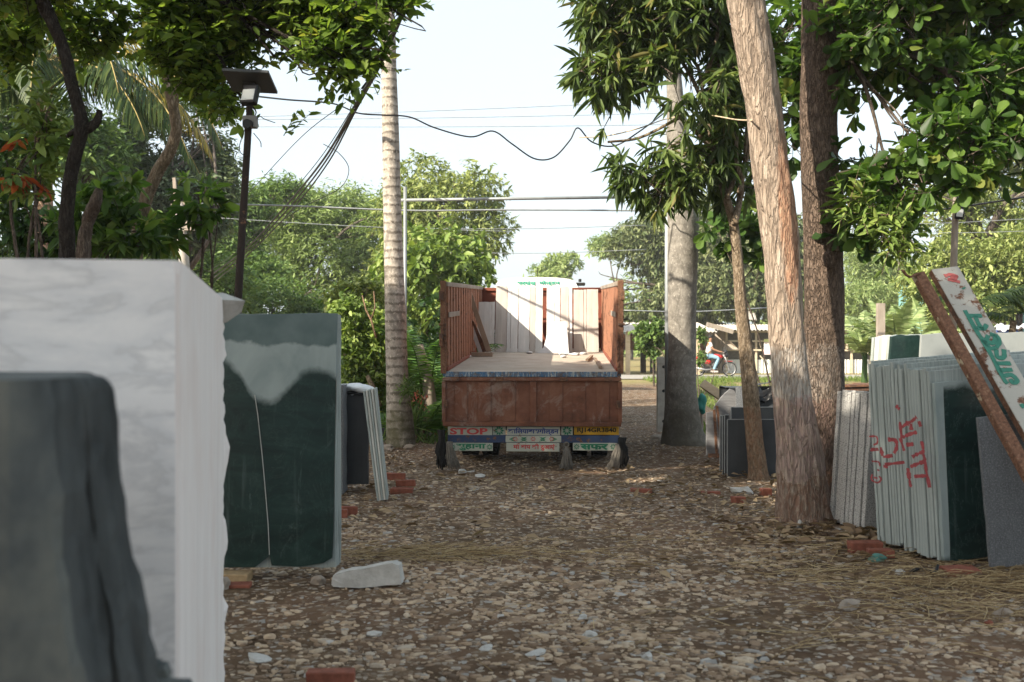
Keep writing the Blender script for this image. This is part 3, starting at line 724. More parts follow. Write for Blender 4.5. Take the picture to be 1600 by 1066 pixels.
# ---- green slabs on the left
rs = np.random.default_rng(11)
def fit(px0, py0, px1, py1, d, th, **kw): pass
_o = P(330, 888, 8.12); _w = W(190, 8.12); _h = W(398, 8.12)
mL = green_slab('green marble with slurry', [(0, .81), (.10, .80), (.22, .755), (.33, .67), (.42, .64), (.52, .64), (.64, .69), (.76, .75), (.88, .76), (1, .74)], True, (_w, _h))
M['green_face'] = green_slab('green marble clean', [(0, 1), (1, 1)], False, (1, 10))
def fl(px, py, d=8.12): return ((px - 330) / F * d, (888 - py) / F * d)
pl = [fl(*q) for q in [(330, 887), (398, 887), (421, 869), (424, 884), (470, 886), (505, 880), (519, 872), (520, 858), (522, 780), (523, 700), (525, 600), (526, 520), (527, 490), (500, 489), (430, 491), (380, 491), (330, 492)]]
slab('green_marble_slab', _o, 0, R(0), _w, _h, .03, mL, 'tall dark green marble slab with dried pale slurry over its top third', 'tall green marble slabs at the left', rs, poly=pl)
cr = MB(); pr = [P(x, y, 8.116) for x, y in [(398, 617), (403, 650), (410, 715), (414, 760), (419, 820), (421, 867)]]
for a, b in zip(pr[:-1], pr[1:]): cr.bar(a, b, .012, .003)
cr.build('crack_edge', M['edge_pale'], D.objects['green_marble_slab'])
for i in range(5):
    dx = -.002 + .012 * i * .3
    slab('green_marble_slab', _o + Vector((.02 + dx, .034 + i * .037, 0)), 0, 0, _w - .005, _h - .01 + .008 * (i % 2), .032, M['edge_green'], 'pale sawn edge of a green marble slab stacked behind the tall front one', 'tall green marble slabs at the left', rs, rough=.003)
# ---- second group on the left: grey slab, black stack, plastic sack, pale leaning slabs
slab('grey_slab', P(523, 772, 12.6), 0, 0, W(13, 12.6), W(170, 12.6), .35, M['granite_dark'], 'narrow grey slab edge just right of the tall green slabs', None, rs)
for i in range(4):
    slab('black_slab', P(535, 757 - i * 1, 12.9 + i * .09), 0, 0, W(40, 12.9) - .005 * (i % 2), W(142, 12.9), .07, M['black_slab'], 'black granite slab under the white plastic sheet' if i == 0 else 'black granite slab standing behind the front black one', 'black granite slabs on the left' , rs, rough=.003)
for i in range(5):
    a = Vector(P(589 + i * 3.5, 783 - i * .5, 12.1)); tp = Vector(P(567 + i * 4.2, 611 - i, 12.1))
    h = (tp - a).length
    mb = MB(); mb.prism(a, (1, 0.08, 0), tp - a, [(0, 0), (.020, 0), (.020, h * .3), (.022, h), (.0, h - .004), (-.001, h * .5)], .42)
    mb.build('leaning_slab', M['edge_pale' if i % 2 else 'edge_green'], bevel=.002, label='thin pale slab leaning edge-on against the black slabs' if i < 4 else 'outermost thin slab leaning right of the black slabs', cat='stone slab', group='thin pale slabs leaning by the black slabs')
def sheet(name, pts, nu, nv, mat, label, cat, seed, amp):
    rs_ = np.random.default_rng(seed); (a, b, c, d_) = [Vector(p) for p in pts]; V = []
    for i in range(nu + 1):
        for j in range(nv + 1):
            p = a.lerp(b, i / nu).lerp(d_.lerp(c, i / nu), j / nv); V.append(p + Vector(rs_.normal(size=3)) * amp)
    f = [(i * (nv + 1) + j, (i + 1) * (nv + 1) + j, (i + 1) * (nv + 1) + j + 1, i * (nv + 1) + j + 1) for i in range(nu) for j in range(nv)]
    o = link_mesh(name, np.array(V), f, mat, smooth=True)
    m = o.modifiers.new('thick', 'SOLIDIFY'); m.thickness = .004
    m = o.modifiers.new('sub', 'SUBSURF'); m.levels = m.render_levels = 1
    return tag(o, label, cat)
def lump(name, c, r, mat, label, cat, seed, amp=.25, group=None, flat=1.0, res=3, smooth=True, parent=None, rot=0):
    import bmesh
    bm = bmesh.new(); bmesh.ops.create_icosphere(bm, subdivisions=res, radius=1.0); rs_ = np.random.default_rng(seed); ph = rs_.random(9) * 6.28
    V = np.array([v.co for v in bm.verts]); fs = [tuple(v.index for v in f.verts) for f in bm.faces]; bm.free()
    nn = 1 + amp * (np.sin(V[:, 0] * 3 + ph[0] + np.sin(V[:, 1] * 4 + ph[1])) + np.sin(V[:, 2] * 4 + ph[2] + V[:, 0] * 2) + .6 * np.sin(V[:, 1] * 7 + ph[3]) * np.sin(V[:, 0] * 6 + ph[4])) / 2.6
    nn += rs_.normal(size=len(V)) * amp * .12
    V = V * nn[:, None] * np.array(r); cr, sr = math.cos(rot), math.sin(rot)
    V = np.stack([V[:, 0] * cr - V[:, 1] * sr, V[:, 0] * sr + V[:, 1] * cr, V[:, 2]], 1) + np.array(c)
    o = link_mesh(name, V, fs, mat, parent, smooth=smooth)
    return tag(o, label, cat, group)
M['plastic_white'] = simple('white plastic sheet', (.68, .70, .72), .4, .12, 8)
M['plastic_black'] = simple('black plastic sheet', (.012, .012, .013), .35, .3, 8)
lump('plastic_sack', P(552, 609, 13.05), (.19, .22, .075), M['plastic_white'], 'crumpled white plastic sack lying on top of the black slabs', 'plastic sack', 4, .5)
lump('plastic_sack', P(556, 614, 12.9), (.10, .05, .03), M['plastic_black'], 'black plastic scrap tucked under the white plastic sack', 'plastic sack', 5, .7)

# ---- bricks, lumps
def brick(px, py, d, yaw, label, mat='brick', s=(.23, .11, .075), group='loose bricks', pitch=0., zoff=None, name='brick', cat='brick'):
    p = P(px, py, d); z = (g(p.x, p.y) if zoff is None else zoff)
    rs_ = np.random.default_rng(int(px * 7 + py)); v = [Vector((x * s[0] / 2, y * s[1] / 2, z_ * s[2])) + Vector(rs_.normal(size=3) * .004) for x in (-1, 1) for y in (-1, 1) for z_ in (0, 1)]
    mb = MB(); mb.add(v, [(0, 1, 3, 2), (4, 6, 7, 5), (0, 4, 5, 1), (2, 3, 7, 6), (0, 2, 6, 4), (1, 5, 7, 3)])
    o = mb.build(name, M[mat], loc=(0, 0, 0), bevel=.008); o.location = (p.x, p.y, z - .008 + abs(math.sin(pitch)) * s[0] * .4); o.rotation_euler = (0, pitch, yaw)
    return tag(o, label, cat, group)
def gd(py): return EYE * F / (py - CY)
brick(517, 1055, gd(1068), .1, 'red brick at the very bottom edge of the picture')
brick(1153, 778, gd(784), .4, 'small broken red brick in front of the other bricks near the big trunk', s=(.13, .1, .075))
brick(1196, 767, gd(773), .1, 'broken red brick end right of the white marble lump', s=(.12, .1, .08))
brick(1110, 765, gd(770), .05, 'flat red brick half sunk left of the white marble lump', s=(.2, .1, .035))
brick(1002, 765, gd(768), -.1, 'dark brown brick shard lying alone mid-yard', s=(.24, .12, .045))
brick(618, 757, 13.9, 0, 'brick on the ground behind the leaning slabs, upper of the three', s=(.24, .12, .09))
brick(634, 762, gd(768), .05, 'brick on top at the foot of the leaning slabs', zoff=.07, s=(.22, .11, .07))
brick(628, 768, gd(770), -.05, 'brick below another at the foot of the leaning slabs', s=(.24, .12, .07))
brick(532, 800, gd(808), .1, 'red brick beside the foot of the tall green slabs', s=(.14, .11, .09))
brick(545, 797, gd(803), .5, 'brown brick chunk behind the red brick by the green slabs', s=(.16, .11, .09))
brick(364, 895, gd(908), 0, 'yellow brick block under the left end of the tall green slab', 'brick_yellow', (.24, .2, .08))
brick(366, 915, gd(918), .1, 'dark brick half buried below the yellow block', s=(.22, .12, .04))
brick(1352, 860, gd(866), 0, 'reddish brick under the speckled granite stack', s=(.26, .12, .10))
brick(1375, 866, gd(872), -.1, 'second brick under the green slab stack corner', s=(.2, .11, .06))
brick(1190, 742, 14.2, .2, 'red brick hidden among leaves at the foot of the dark slabs', s=(.2, .1, .06))
brick(1205, 738, 14.6, .5, 'red brick stub against the dark slabs beside the trunk', s=(.16, .1, .16))
brick(1500, 896, gd(900), 0, 'low brick bearing the green slab stack', s=(.24, .2, .06))
# big white marble offcut in front of the green slab
mb = MB(); q = [(518, 905), (519, 917), (560, 919), (626, 914), (628, 908), (623, 884), (613, 880), (575, 887), (545, 892), (520, 900)]
dd = gd(920); vs = [P(x, y, dd) for x, y in q]; cz = [v - Vector((0, 0, 0)) for v in vs]
q_rs = np.random.default_rng(3); vs = [a.lerp(b, t) + Vector(q_rs.normal(size=3)) * .002 for a, b in zip(vs, vs[1:] + vs[:1]) for t in (0, .33, .66)]; back = [v + Vector((.01, .10, .004)) + Vector(q_rs.normal(size=3)) * .003 for v in vs]
k = len(vs); mb.add(vs + back, [tuple(range(k)), tuple(range(2 * k - 1, k - 1, -1))] + [(i, i + k, (i + 1) % k + k, (i + 1) % k) for i in range(k)])
mb.build('marble_offcut', M['white_rough'], bevel=.0, label='rough white marble offcut lying before the tall green slab', cat='stone piece')
for i, (px, py, rx, ry, lab, mt) in enumerate([
    (1160, 766, 18, 7, 'white marble lump among the bricks near the big trunk', 'white_rough'),
    (1325, 948, 22, 9, 'rounded grey brown rock alone at the right foreground', 'rubble1'),
    (348, 915, 16, 11, 'brown rock under the green slab, left of the white offcut', 'rubble1'),
    (497, 907, 16, 9, 'grey brown boulder just left of the white offcut', 'rubble1'),
    (585, 991, 14, 5, 'small white marble chunk below the white offcut', 'white_rough'),
    (838, 1020, 18, 6, 'white flat chunk at the bottom centre of the yard', 'white_rough'),
    (762, 1012, 14, 6, 'white chunk left of the bottom centre chunk', 'white_rough'),
    (1013, 1026, 13, 7, 'white cube-like chunk in the bottom right half', 'white_rough'),
    (403, 1029, 24, 6, 'long pale chip near the white block foot', 'white_rough'),
    (922, 991, 13, 6, 'white marble chunk right of centre in the foreground', 'white_rough'),
    (910, 964, 9, 5, 'small white chunk above the foreground chunks', 'white_rough'),
    (1250, 829, 8, 6, 'round pale stone at the big trunk foot', 'white_rough'),
    (605, 708, 17, 5, 'flat grey stone at the ringed palm foot, left', 'rubble1'),
    (640, 707, 12, 5, 'flat pale stone at the ringed palm foot, right', 'rubble1'),
    (1030, 692, 18, 6, 'flat pale stone left of the grey palm foot', 'rubble1'),
    (722, 735, 9, 4, 'white chip under the truck, left', 'white_rough'),
    (750, 742, 12, 3, 'white crumbs under the truck tail', 'white_rough'),
    (1565, 960, 16, 8, 'pale flat stone at the right edge of the yard', 'rubble1'),
    (1545, 975, 8, 5, 'reddish pebble near the right edge', 'brick'),
    (1405, 897, 12, 5, 'small pale stone before the green stack', 'white_rough'),
    (1065, 868, 12, 4, 'flat tan stone mid yard right of centre', 'rubble1'),
    (690, 870, 9, 4, 'small white chip mid yard left of centre', 'white_rough')]):
    if 'rubble1' not in M: M['rubble1'] = simple('brown rock', (.28, .235, .19), .9, .3, 8, .6)
    d = gd(py + ry * .6); p = P(px, py, d); z = g(p.x, p.y)
    lump('stone', (p.x, p.y, z + W(ry, d) * .45), (W(rx, d) * .9, W(rx, d) * .6, W(ry, d) * 1.25), M[mt], lab, 'stone', 100 + i, .45, 'loose bigger stones', res=2, smooth=False, rot=i * .7)
p = P(1372, 872, gd(880)); lump('cloth_scrap', (p.x, p.y, .03), (.07, .05, .03), simple('teal cloth', (.08, .20, .17), .9, .2), 'crumpled teal cloth scrap by the green stack foot', 'cloth', 61, .6)
p = P(1440, 897, gd(900)); 
mb = MB(); pts, rd = smooth_path([(p.x - .1, p.y, .02), (p.x, p.y + .02, .05), (p.x + .08, p.y - .03, .03), (p.x + .12, p.y, .08)], [.012, .014, .012, .01], 4)
mb.tube(pts, rd, 8).build('rubber_hose', M['plastic_black'], smooth=True, label='short black rubber strip on straw before the green stack', cat='rubber strip')
# ------------------------------------------------------------------ right hand stacks
rs = np.random.default_rng(21)
def stack(o, ang, n, th, w, h, mats, label_first, label_rest, group, lean=0., side=0., jit=.006, cat='stone slab', gap=.003, name='stone_slab', first_poly=None, rough=.004, corner=0., botj=0.):
    "slabs standing one behind another, the first nearest the lens"
    u = Vector((math.cos(ang), math.sin(ang), 0)); nrm = Vector((-math.sin(ang), math.cos(ang), 0)); out = []
    for i in range(n):
        t = th * (1 + rs.normal() * .12); jx = rs.normal() * jit; hh = h + rs.normal() * jit
        p = o + nrm * (i * (th + gap)) + u * jx + Vector((0, 0, abs(rs.normal()) * botj))
        m = mats[0] if i == 0 else mats[1 + (i % (len(mats) - 1))]
        out.append(slab(name, p, ang, lean, w - jx, hh, t, m, label_first if i == 0 else label_rest, group, rs, rough=rough, corner=corner, cat=cat, side=side, poly=first_poly if i == 0 else None))
    return out
_d = 8.5; A_ = R(17)
_h = W(300, _d)
mR = green_slab('green marble veined', [(0, .0), (.042, .0), (.055, .94), (.2, .95), (.3, .90), (.4, .91), (.6, .9), (1, .92)], False, (1.35, _h * .945), vein=.4)
o0 = P(1474, 889, _d); o0.z = .045
stack(o0, A_, 1, .035, 1.35, _h * .945, [mR, M['edge_green']], 'dark green marble slab with pale veins, front of the red-lettered stack', '', 'green slabs of the red-lettered stack', side=-.065, botj=0)
rest = stack(o0 + Vector((-.012, .04, 0)), A_, 20, .034, 1.35, _h * 1.0, [M['edge_green'], M['edge_green'], M['edge_green']], 'sawn green slab directly behind the veined front slab', 'sawn edge of a green slab in the thick stack that bears red lettering', 'green slabs of the red-lettered stack', side=-.065, jit=.0045, rough=.0012, botj=.03, gap=.006)
# dark slab tops peeping behind
slab('dark_slab', P(1400, 592, 9.6) + Vector((0, 0, -1.35)), R(4), 0, 1.8, 1.41, .05, M['charcoal_slab'], 'dark slab whose top edge shows above the red-lettered stack', None, rs)
# speckled granite stack
o1 = P(1350, 838, 9.9); o1.z = .06
stack(o1, R(24), 9, .045, .55, W(213, 9.9), [M['granite'], M['granite']], 'speckled grey granite slab, front of the leaning stack by the twin trunks', 'speckled grey granite slab edge in the stack by the twin trunks', 'speckled granite slabs by the twin trunks', side=.075, jit=.006, rough=.0028, botj=.01, gap=.005)
# grey granite slab leaning in front
slab('grey_granite_slab', P(1549, 888, 8.25) + Vector((0, 0, .0)), R(3), 0, 1.2, W(236, 8.25), .04, M['granite_dark'], 'plain grey granite slab leaning against the dark green face, at the right edge', None, rs, side=-.09)
# upper rear stack
d3 = 10.3
o3 = P(1392, 560, d3); o3.z = 0
stack(o3, R(10), 8, .045, W(52, d3) * 1.35, EYE + W(9, d3), [M['green_face'], M['edge_pale'], M['edge_green'], M['edge_pale']], 'dark green slab with rounded corner behind the red-lettered stack', 'pale sawn edge of a tall slab behind the red-lettered stack', 'tall slabs behind the red-lettered stack', jit=.006, corner=.05)
M['pale_face'] = sawn('pale grey slab face', (.21, .23, .23), (.30, .32, .31), (2, 2, 1.5), .6, .1)
slab('pale_slab', P(1437, 560, d3 - .12) * 1.0 + Vector((0, 0, -1.55)), R(4), 0, 1.6, EYE + W(11, d3) + 0.01, .035, M['pale_face'], 'pale grey slab with rounded corner in front of the rear green slab', None, rs, corner=.06)
_p = [o for o in D.objects if o.name.startswith('pale_slab')][0]; _p.location.z = 0
# red brush lettering on the slab edges (plane through the ragged left ends)
def plane_hit(px, py, p0, n):
    d = Vector(((px - CX) / F, 1, -(py - CY) / F)); o = Vector((0, 0, EYE)); p0 = Vector(p0); n = Vector(n)
    return o + d * ((p0 - o).dot(n) / d.dot(n))
def strokes(name, lst, p0, n, w, mat, parent, off=.004, wig=.25, seed=1):
    rs_ = np.random.default_rng(seed); mb = MB(); n = Vector(n).normalized()
    if n.y > 0: n = -n
    for st in lst:
        pts = [plane_hit(x, y, p0, n) + n * off for x, y in st]
        pts, _ = smooth_path(pts, [0] * len(pts), 5); pts = [Vector(p) for p in pts]
        L = []; 
        for i, p in enumerate(pts):
            t = (pts[min(i + 1, len(pts) - 1)] - pts[max(i - 1, 0)]).normalized(); s = n.cross(t)
            ww = w / 2 * (1 + wig * rs_.normal()); L += [p - s * ww, p + s * ww]
        mb.add(L, [(2 * i, 2 * i + 1, 2 * i + 3, 2 * i + 2) for i in range(len(pts) - 1)])
    o = mb.build(name, mat, parent); m = o.modifiers.new('thick', 'SOLIDIFY'); m.thickness = .002; return o
M['red_brush'] = simple('red brushed paint', (.30, .06, .065), .8, .3, 30)
nv = Vector((math.cos(A_), math.sin(A_), 0))
edge_n = (Matrix.Rotation(A_, 3, 'Z') @ Matrix.Rotation(-.065, 3, 'Y')) @ Vector((-1, 0, 0))
ep = o0 + Vector((-.012, .04, 0)) + edge_n * .016
q = lambda x, y: (1370 + x / 5.925, 600 + y / 5.925)
Q = lambda *a: [q(x, y) for x, y in a]
strokes('red_lettering', [
    Q((440, 290), (405, 330), (370, 350), (340, 380)), Q((455, 330), (468, 380)), Q((400, 350), (402, 410)), Q((440, 430), (385, 450), (340, 475)),
    Q((325, 330), (335, 480)), Q((365, 545), (415, 540)), Q((470, 515), (480, 580), (478, 640)), Q((470, 620), (430, 640), (405, 660)), Q((390, 750), (440, 725), (490, 705)),
    Q((482, 640), (492, 700), (500, 800), (520, 950)), Q((415, 840), (512, 838)), Q((372, 760), (380, 850), (390, 940)), Q((325, 480), (350, 600)),
    Q((240, 490), (290, 500), (300, 560), (280, 620)), Q((190, 560), (200, 640)), Q((205, 650), (270, 640)), Q((215, 720), (350, 705)), Q((205, 735), (235, 742)), Q((300, 180), (325, 215))],
    ep, edge_n, .026, M['red_brush'], rest[0], seed=3)
strokes('red_lettering', [Q((80, 460), (130, 465), (135, 520), (110, 540)), Q((85, 590), (145, 590)), Q((90, 575), (140, 575)), Q((95, 690), (140, 700), (150, 740)), Q((130, 770), (145, 780)),
    Q((95, 810), (90, 860), (130, 890), (155, 860), (140, 830)), Q((105, 840), (130, 850))], ep, edge_n, .014, M['red_brush'], rest[4], seed=4)
# ---- leaning steel channels
def rustpaint(name, paint, k=.5):
    m = N(name); n1 = m.noise(9, 8, .72); n2 = m.noise(40, 4, .7)
    rust = m.ramp(n2, [(.3, (.075, .035, .022)), (.55, (.17, .085, .05)), (.75, (.27, .16, .10))])
    col = m.mix(m.ramp(n1, [(k, 0), (k + .05, 1)]), paint, rust); m.bump(n2, .4, .006)
    return m.fin(col, .8, 0, .25)
M['rust'] = rustpaint('rusty steel', (.20, .115, .075), .35)
M['rust_dark'] = rustpaint('rusty dark steel', (.085, .050, .036), .45)
M['rust_cream'] = rustpaint('rusty cream steel', (.42, .36, .25), .40)
M['beam_paint'] = rustpaint('chipped white paint on steel', (.40, .385, .34), .535)
M['green_paint'] = rustpaint('worn green lettering', (.05, .20, .145), .60)
M['red_paint'] = rustpaint('worn red lettering', (.45, .12, .11), .62)
def channel(name, a0, b0, a1, b1, depth, face, side, label, ext):
    "a0,b0: top left/right, a1,b1: lower left/right (world points); built as a C section"
    t = (a1 - a0); L = t.length; t.normalize(); w = (b0 - a0); w = (w - t * w.dot(t)); wd = w.length; w.normalize()
    n = t.cross(w).normalized()
    if n.y < 0: n = -n
    root = empty(name, a0 + t * ext, label, 'steel beam')
    mb = MB(); E = ext; k = [a0, a0 + w * wd, a0 + w * wd + t * E, a0 + t * E]; kb = [v + n * .006 for v in k]
    q6 = [(0, 1, 2, 3), (7, 6, 5, 4), (0, 4, 5, 1), (1, 5, 6, 2), (2, 6, 7, 3), (3, 7, 4, 0)]
    mb.add(k + kb, q6); mb.build('web', face, root)
    mb = MB()
    for s, e in ((0, 1), (wd, -1)):
        for lay in range(3 if s == 0 else 1):
            o_ = a0 + w * (s - e * .004) + n * (.007 + depth * lay * .36)
            k = [o_, o_ + w * e * .012, o_ + w * e * .012 + t * E, o_ + t * E]; kb = [v + n * (depth * .33 if s == 0 else depth) for v in k]
            mb.add(k + kb, q6)
    mb.build('flange', side, root)
    return root, a0, n
a0, b0 = P(1456, 421, 8.9), P(1500, 421, 8.9 + .03)
a1, b1 = P(1580, 639, 8.15), P(1628, 639, 8.18)
bm_, bp, bn = channel('steel_channel', a0, b0, a1, b1, .045, M['beam_paint'], M['rust_dark'], 'wide white painted steel channel with green and red lettering leaning on the slabs', 2.75)
q = lambda x, y: (1400 + x / 4.1, 400 + y / 4.1)
strokes('green_lettering', [
    Q((440, 350), (520, 490), (600, 620), (690, 790), (715, 820)), Q((470, 385), (550, 385)), Q((505, 385), (530, 440), (560, 470), (580, 440)), Q((500, 460), (560, 470)),
    Q((590, 510), (580, 545), (620, 560), (635, 530), (620, 505)), Q((540, 520), (600, 590), (640, 590)), Q((600, 500), (650, 520), (660, 560), (640, 590)), Q((640, 600), (650, 650), (690, 650), (690, 600)),
    Q((640, 690), (735, 690)), Q((665, 735), (745, 730)), Q((690, 770), (740, 765), (775, 800), (750, 815), (730, 790)), Q((430, 205), (438, 212)), Q((800, 950), (820, 975))],
    bp, bn, .036, M['green_paint'], bm_, .003, .08, 5)
strokes('red_lettering', [Q((310, 130), (350, 122), (395, 135)), Q((345, 160), (370, 130)), Q((330, 150), (410, 170)), Q((390, 130), (372, 162))], bp, bn, .03, M['red_paint'], bm_, .003, .1, 6)
a0, b0 = P(1429, 427, 8.6), P(1446, 427, 8.6)
a1, b1 = P(1546, 640, 7.95), P(1566, 640, 7.95)
bm2, bp2, bn2 = channel('steel_angle', a0, b0, a1, b1, .05, M['rust'], M['rust_cream'], 'narrow rusty steel angle with hooked top leaning left of the painted channel', 2.55)
mb = MB(); pts = [P(1437, 428, 8.61), P(1430, 429, 8.6), P(1423, 433, 8.58), P(1416, 430, 8.57), P(1411, 423, 8.56)]
for a, b in zip(pts[:-1], pts[1:]): mb.bar(a, b + (b - a) * .1, .01, .045, up=(0, 1, 0))
mb.build('hook', M['rust'], bm2)
# ---- dark slabs beyond the slender tree
d4 = 14.2
def fs(name, px0, py0, px1, py1, d, th, mat, label, group=None, ang=0, rim=True, poly=None, lean=0):
    o = P(px0, py1, d); w = W(px1 - px0, d); h = W(py1 - py0, d)
    ob = slab(name, o, ang, lean, w, h, th, mat, label, group, rs, poly=poly, rough=.002)
    if rim:
        mb = MB(); mb.box((w / 2, th * .3, h + .004), (w, th * .6, .008)); mb.box((-.004, th * .3, h / 2), (.008, th * .6, h))
        mb.build('sawn_rim', M['slab_rim'], ob, world=False)
    return ob
fs('charcoal_slab', 1137, 656, 1218, 747, 14.15, .03, M['charcoal_slab'], 'charcoal slab in front, behind the foot of the slender tree', 'charcoal slabs by the slender tree')
for i in range(3):
    fs('charcoal_slab', 1133 - i * 3.6, 650 - (i == 0) * 1, 1139 - i * 3.6, 745 - i * 2, 14.25 + i * .12, .05, M['black_slab'], 'thin charcoal slab standing edge-on left of the front charcoal slab', 'charcoal slabs by the slender tree')
fs('charcoal_slab', 1143, 637, 1222, 742, 14.7, .05, M['charcoal_slab'], 'taller charcoal slab just behind the front charcoal slab', 'charcoal slabs by the slender tree')
fs('charcoal_slab', 1150, 605, 1176, 735, 15.1, .04, M['granite_dark'], 'narrow grey slab standing between the jagged slab and slender tree', None, rim=False)
fs('charcoal_slab', 1177, 624, 1222, 735, 15.3, .05, M['charcoal_slab'], 'charcoal slab half hidden below the black tarpaulin', None)
# crate like box of slabs
mb = MB(); cb = P(1129, 604, 15.8); w_ = W(92, 15.8); 
mb.box((cb.x + w_ / 2, 15.8, cb.z - .02), (w_, .5, .03)); mb.box((cb.x + .02, 15.8, cb.z / 2), (.04, .5, cb.z)); mb.box((cb.x + w_ - .02, 15.8, cb.z / 2), (.04, .5, cb.z)); mb.box((cb.x + w_ / 2, 16.0, cb.z / 2), (w_ - .1, .04, cb.z - .05))
mb.build('black_slab', M['black_slab'], bevel=.004, label='black slab box with flat top behind the jagged grey slabs', cat='slab rack')
jp = [(0, 0), (.42, 0), (.44, .5), (.44, .86), (.40, .98), (.34, 1.0), (.26, .93), (.2, .86), (.12, .74), (.10, .66), (0, .64)]
ob = fs('split_slab', 1104, 620, 1150, 712, 15.2, .06, M['grey_rough'], 'jagged split grey slab with peaked top left of the charcoal slabs', None, rim=False, poly=[(a * W(48, 15.2) / .44, b * W(104, 15.2)) for a, b in jp])
mb = MB(); a = P(1118, 636, 15.1)
mb.bar(P(1116, 640, 15.1), P(1120, 710, 15.1), .05, .03); mb.bar(P(1120, 634, 15.1), P(1131, 712, 15.1), .05, .03); mb.bar(P(1107, 712, 15.1), P(1140, 712, 15.1), .05, .05)
mb.build('iron_stand', M['rust_dark'], bevel=.003, label='dark rusty iron slab stand with inverted v legs before the jagged slab', cat='slab stand')
# tarps
sheet('tarpaulin', [P(1181, 602, 15.3), P(1222, 590, 15.6), P(1222, 596, 16.6), P(1178, 600, 16.4)], 12, 6, M['plastic_black'], 'black tarpaulin draped over the charcoal slabs left of the big trunk', 'tarpaulin', 5, .012)
sheet('tarpaulin', [P(1180, 628, 15.25), P(1222, 627, 15.25), P(1222, 604, 15.3), P(1179, 607, 15.3)], 12, 6, M['plastic_black'], 'crumpled black plastic hanging over the charcoal slab front', 'tarpaulin', 6, .02)
fs('black_slab', 1310, 604, 1372, 700, 14.4, .5, M['charcoal_slab'], 'dark slab stack seen between the twin trunks and the granite stack', None, rim=False)
mb = MB(); mb.bar(P(1312, 603, 14.3), P(1375, 601, 14.3), .3, .03); mb.bar(P(1316, 609, 14.2), P(1370, 608, 14.2), .05, .04); mb.bar(P(1340, 600, 14.7), P(1375, 604, 14.4), .2, .03)
mb.build('boards', M['rust_dark'], bevel=.003, label='weathered dark boards lying on the slab stack behind the granite', cat='boards')
M['wood_pale'] = sawn('pale sawn timber', (.42, .32, .20), (.58, .47, .33), (3, 3, 12), .8, .2)
M['wood_grey'] = sawn('weathered timber', (.22, .18, .14), (.36, .31, .26), (12, 2, 2), .85, .3)
MB().bar(P(1100, 601, 19), P(1134, 624, 18.3), .14, .12, up=(0, 1, 0)).build('timber_beam', M['wood_pale'], bevel=.008, label='pale squared timber beam sloping down behind the jagged slab', cat='timber beam')
p = P(1095, 632, 17.8); lump('plastic_bag', p, (.08, .07, .14), simple('teal plastic', (.03, .22, .19), .5, .2), 'teal plastic bag hanging beside the grey palm', 'plastic bag', 9, .4)
MB().tube([(p.x + .01, p.y, p.z), (p.x + .02, p.y, p.z - .5)], .02, 6).build('stick', M['wood_grey'], label='short stick below the teal bag beside the grey palm', cat='stick')
# ---- concrete gate post
px_, dpo = 1027, 20.3
o = P(1027, 672, dpo); w = W(20, dpo); h = W(114, dpo)
root = empty('concrete_post', o + Vector((w / 2, 0, 0)), 'stained concrete post with three dark holes left of the grey palm', 'concrete post')
mb = MB(); mb.box((0, .06, h / 2 - .2), (w, .12, h + .4)); mb.build('post', M['concrete'], root, world=False, bevel=.01)
mb = MB(); mb.box((0, -.006, h - .10), (w + .01, .012, .03)); mb.build('band', M['concrete'], root, world=False)
for zz in (.865, .535, .12):
    MB().lathe([(.0, -.006), (.027, -.006), (.03, .01), (.03, .03)], (0, -.001, h * zz), 'y', 14).build('hole', M['plastic_black'], root, world=False)
# ---- pipe arch over the gate, grey vertical pipe posts
M['pipe'] = simple('galvanised grey pipe', (.27, .29, .30), .5, .15, 6, .1, .3)
dg_ = 18.4
root = empty('gate_arch', P(633, 690, dg_), 'thin grey pipe arch spanning the gateway between the two palms', 'pipe arch')
MB().tube([P(633, 720, dg_), P(633, 292, dg_)], .028, 10).build('post', M['pipe'], root, smooth=True)
MB().tube([P(1043, 720, dg_), P(1043, 205, dg_)], .045, 10).build('post', M['pipe'], root, smooth=True)
MB().tube([P(625, 313, dg_), P(1046, 307, dg_)], .026, 10).build('crossbar', M['pipe'], root, smooth=True)
# ---- low grey wall left of palm, orange earth heap
mb = MB(); a = P(570, 672, 20); mb.box((a.x + .25, 20.4, a.z + .18), (.9, .2, .75)); mb.build('low_wall', simple('grey plaster', (.38, .36, .33), .9, .15, 4), bevel=.01, label='low grey plastered wall left of the ringed palm foot', cat='wall')
mb = MB(); a = P(592, 680, 19.3); mb.box((a.x, 19.3, a.z + .12), (.7, .2, .28)); mb.build('black_slab', M['black_slab'], bevel=.01, label='black stone block in front of the low grey wall', cat='stone block')
p = P(681, 668, 20.2); lump('earth_heap', (p.x, p.y, g(p.x, p.y) + .06), (.30, .3, .17), simple('orange earth', (.42, .14, .06), .95, .3, 10, .6), 'small heap of orange earth between palm and truck', 'earth heap', 31, .35, smooth=False, res=4)
p = P(662, 676, 19.5); lump('stone', (p.x, p.y, g(p.x, p.y) + .04), (.18, .14, .09), M['rubble1'], 'pale stone beside the orange earth heap', 'stone', 33, .3, res=2, smooth=False)
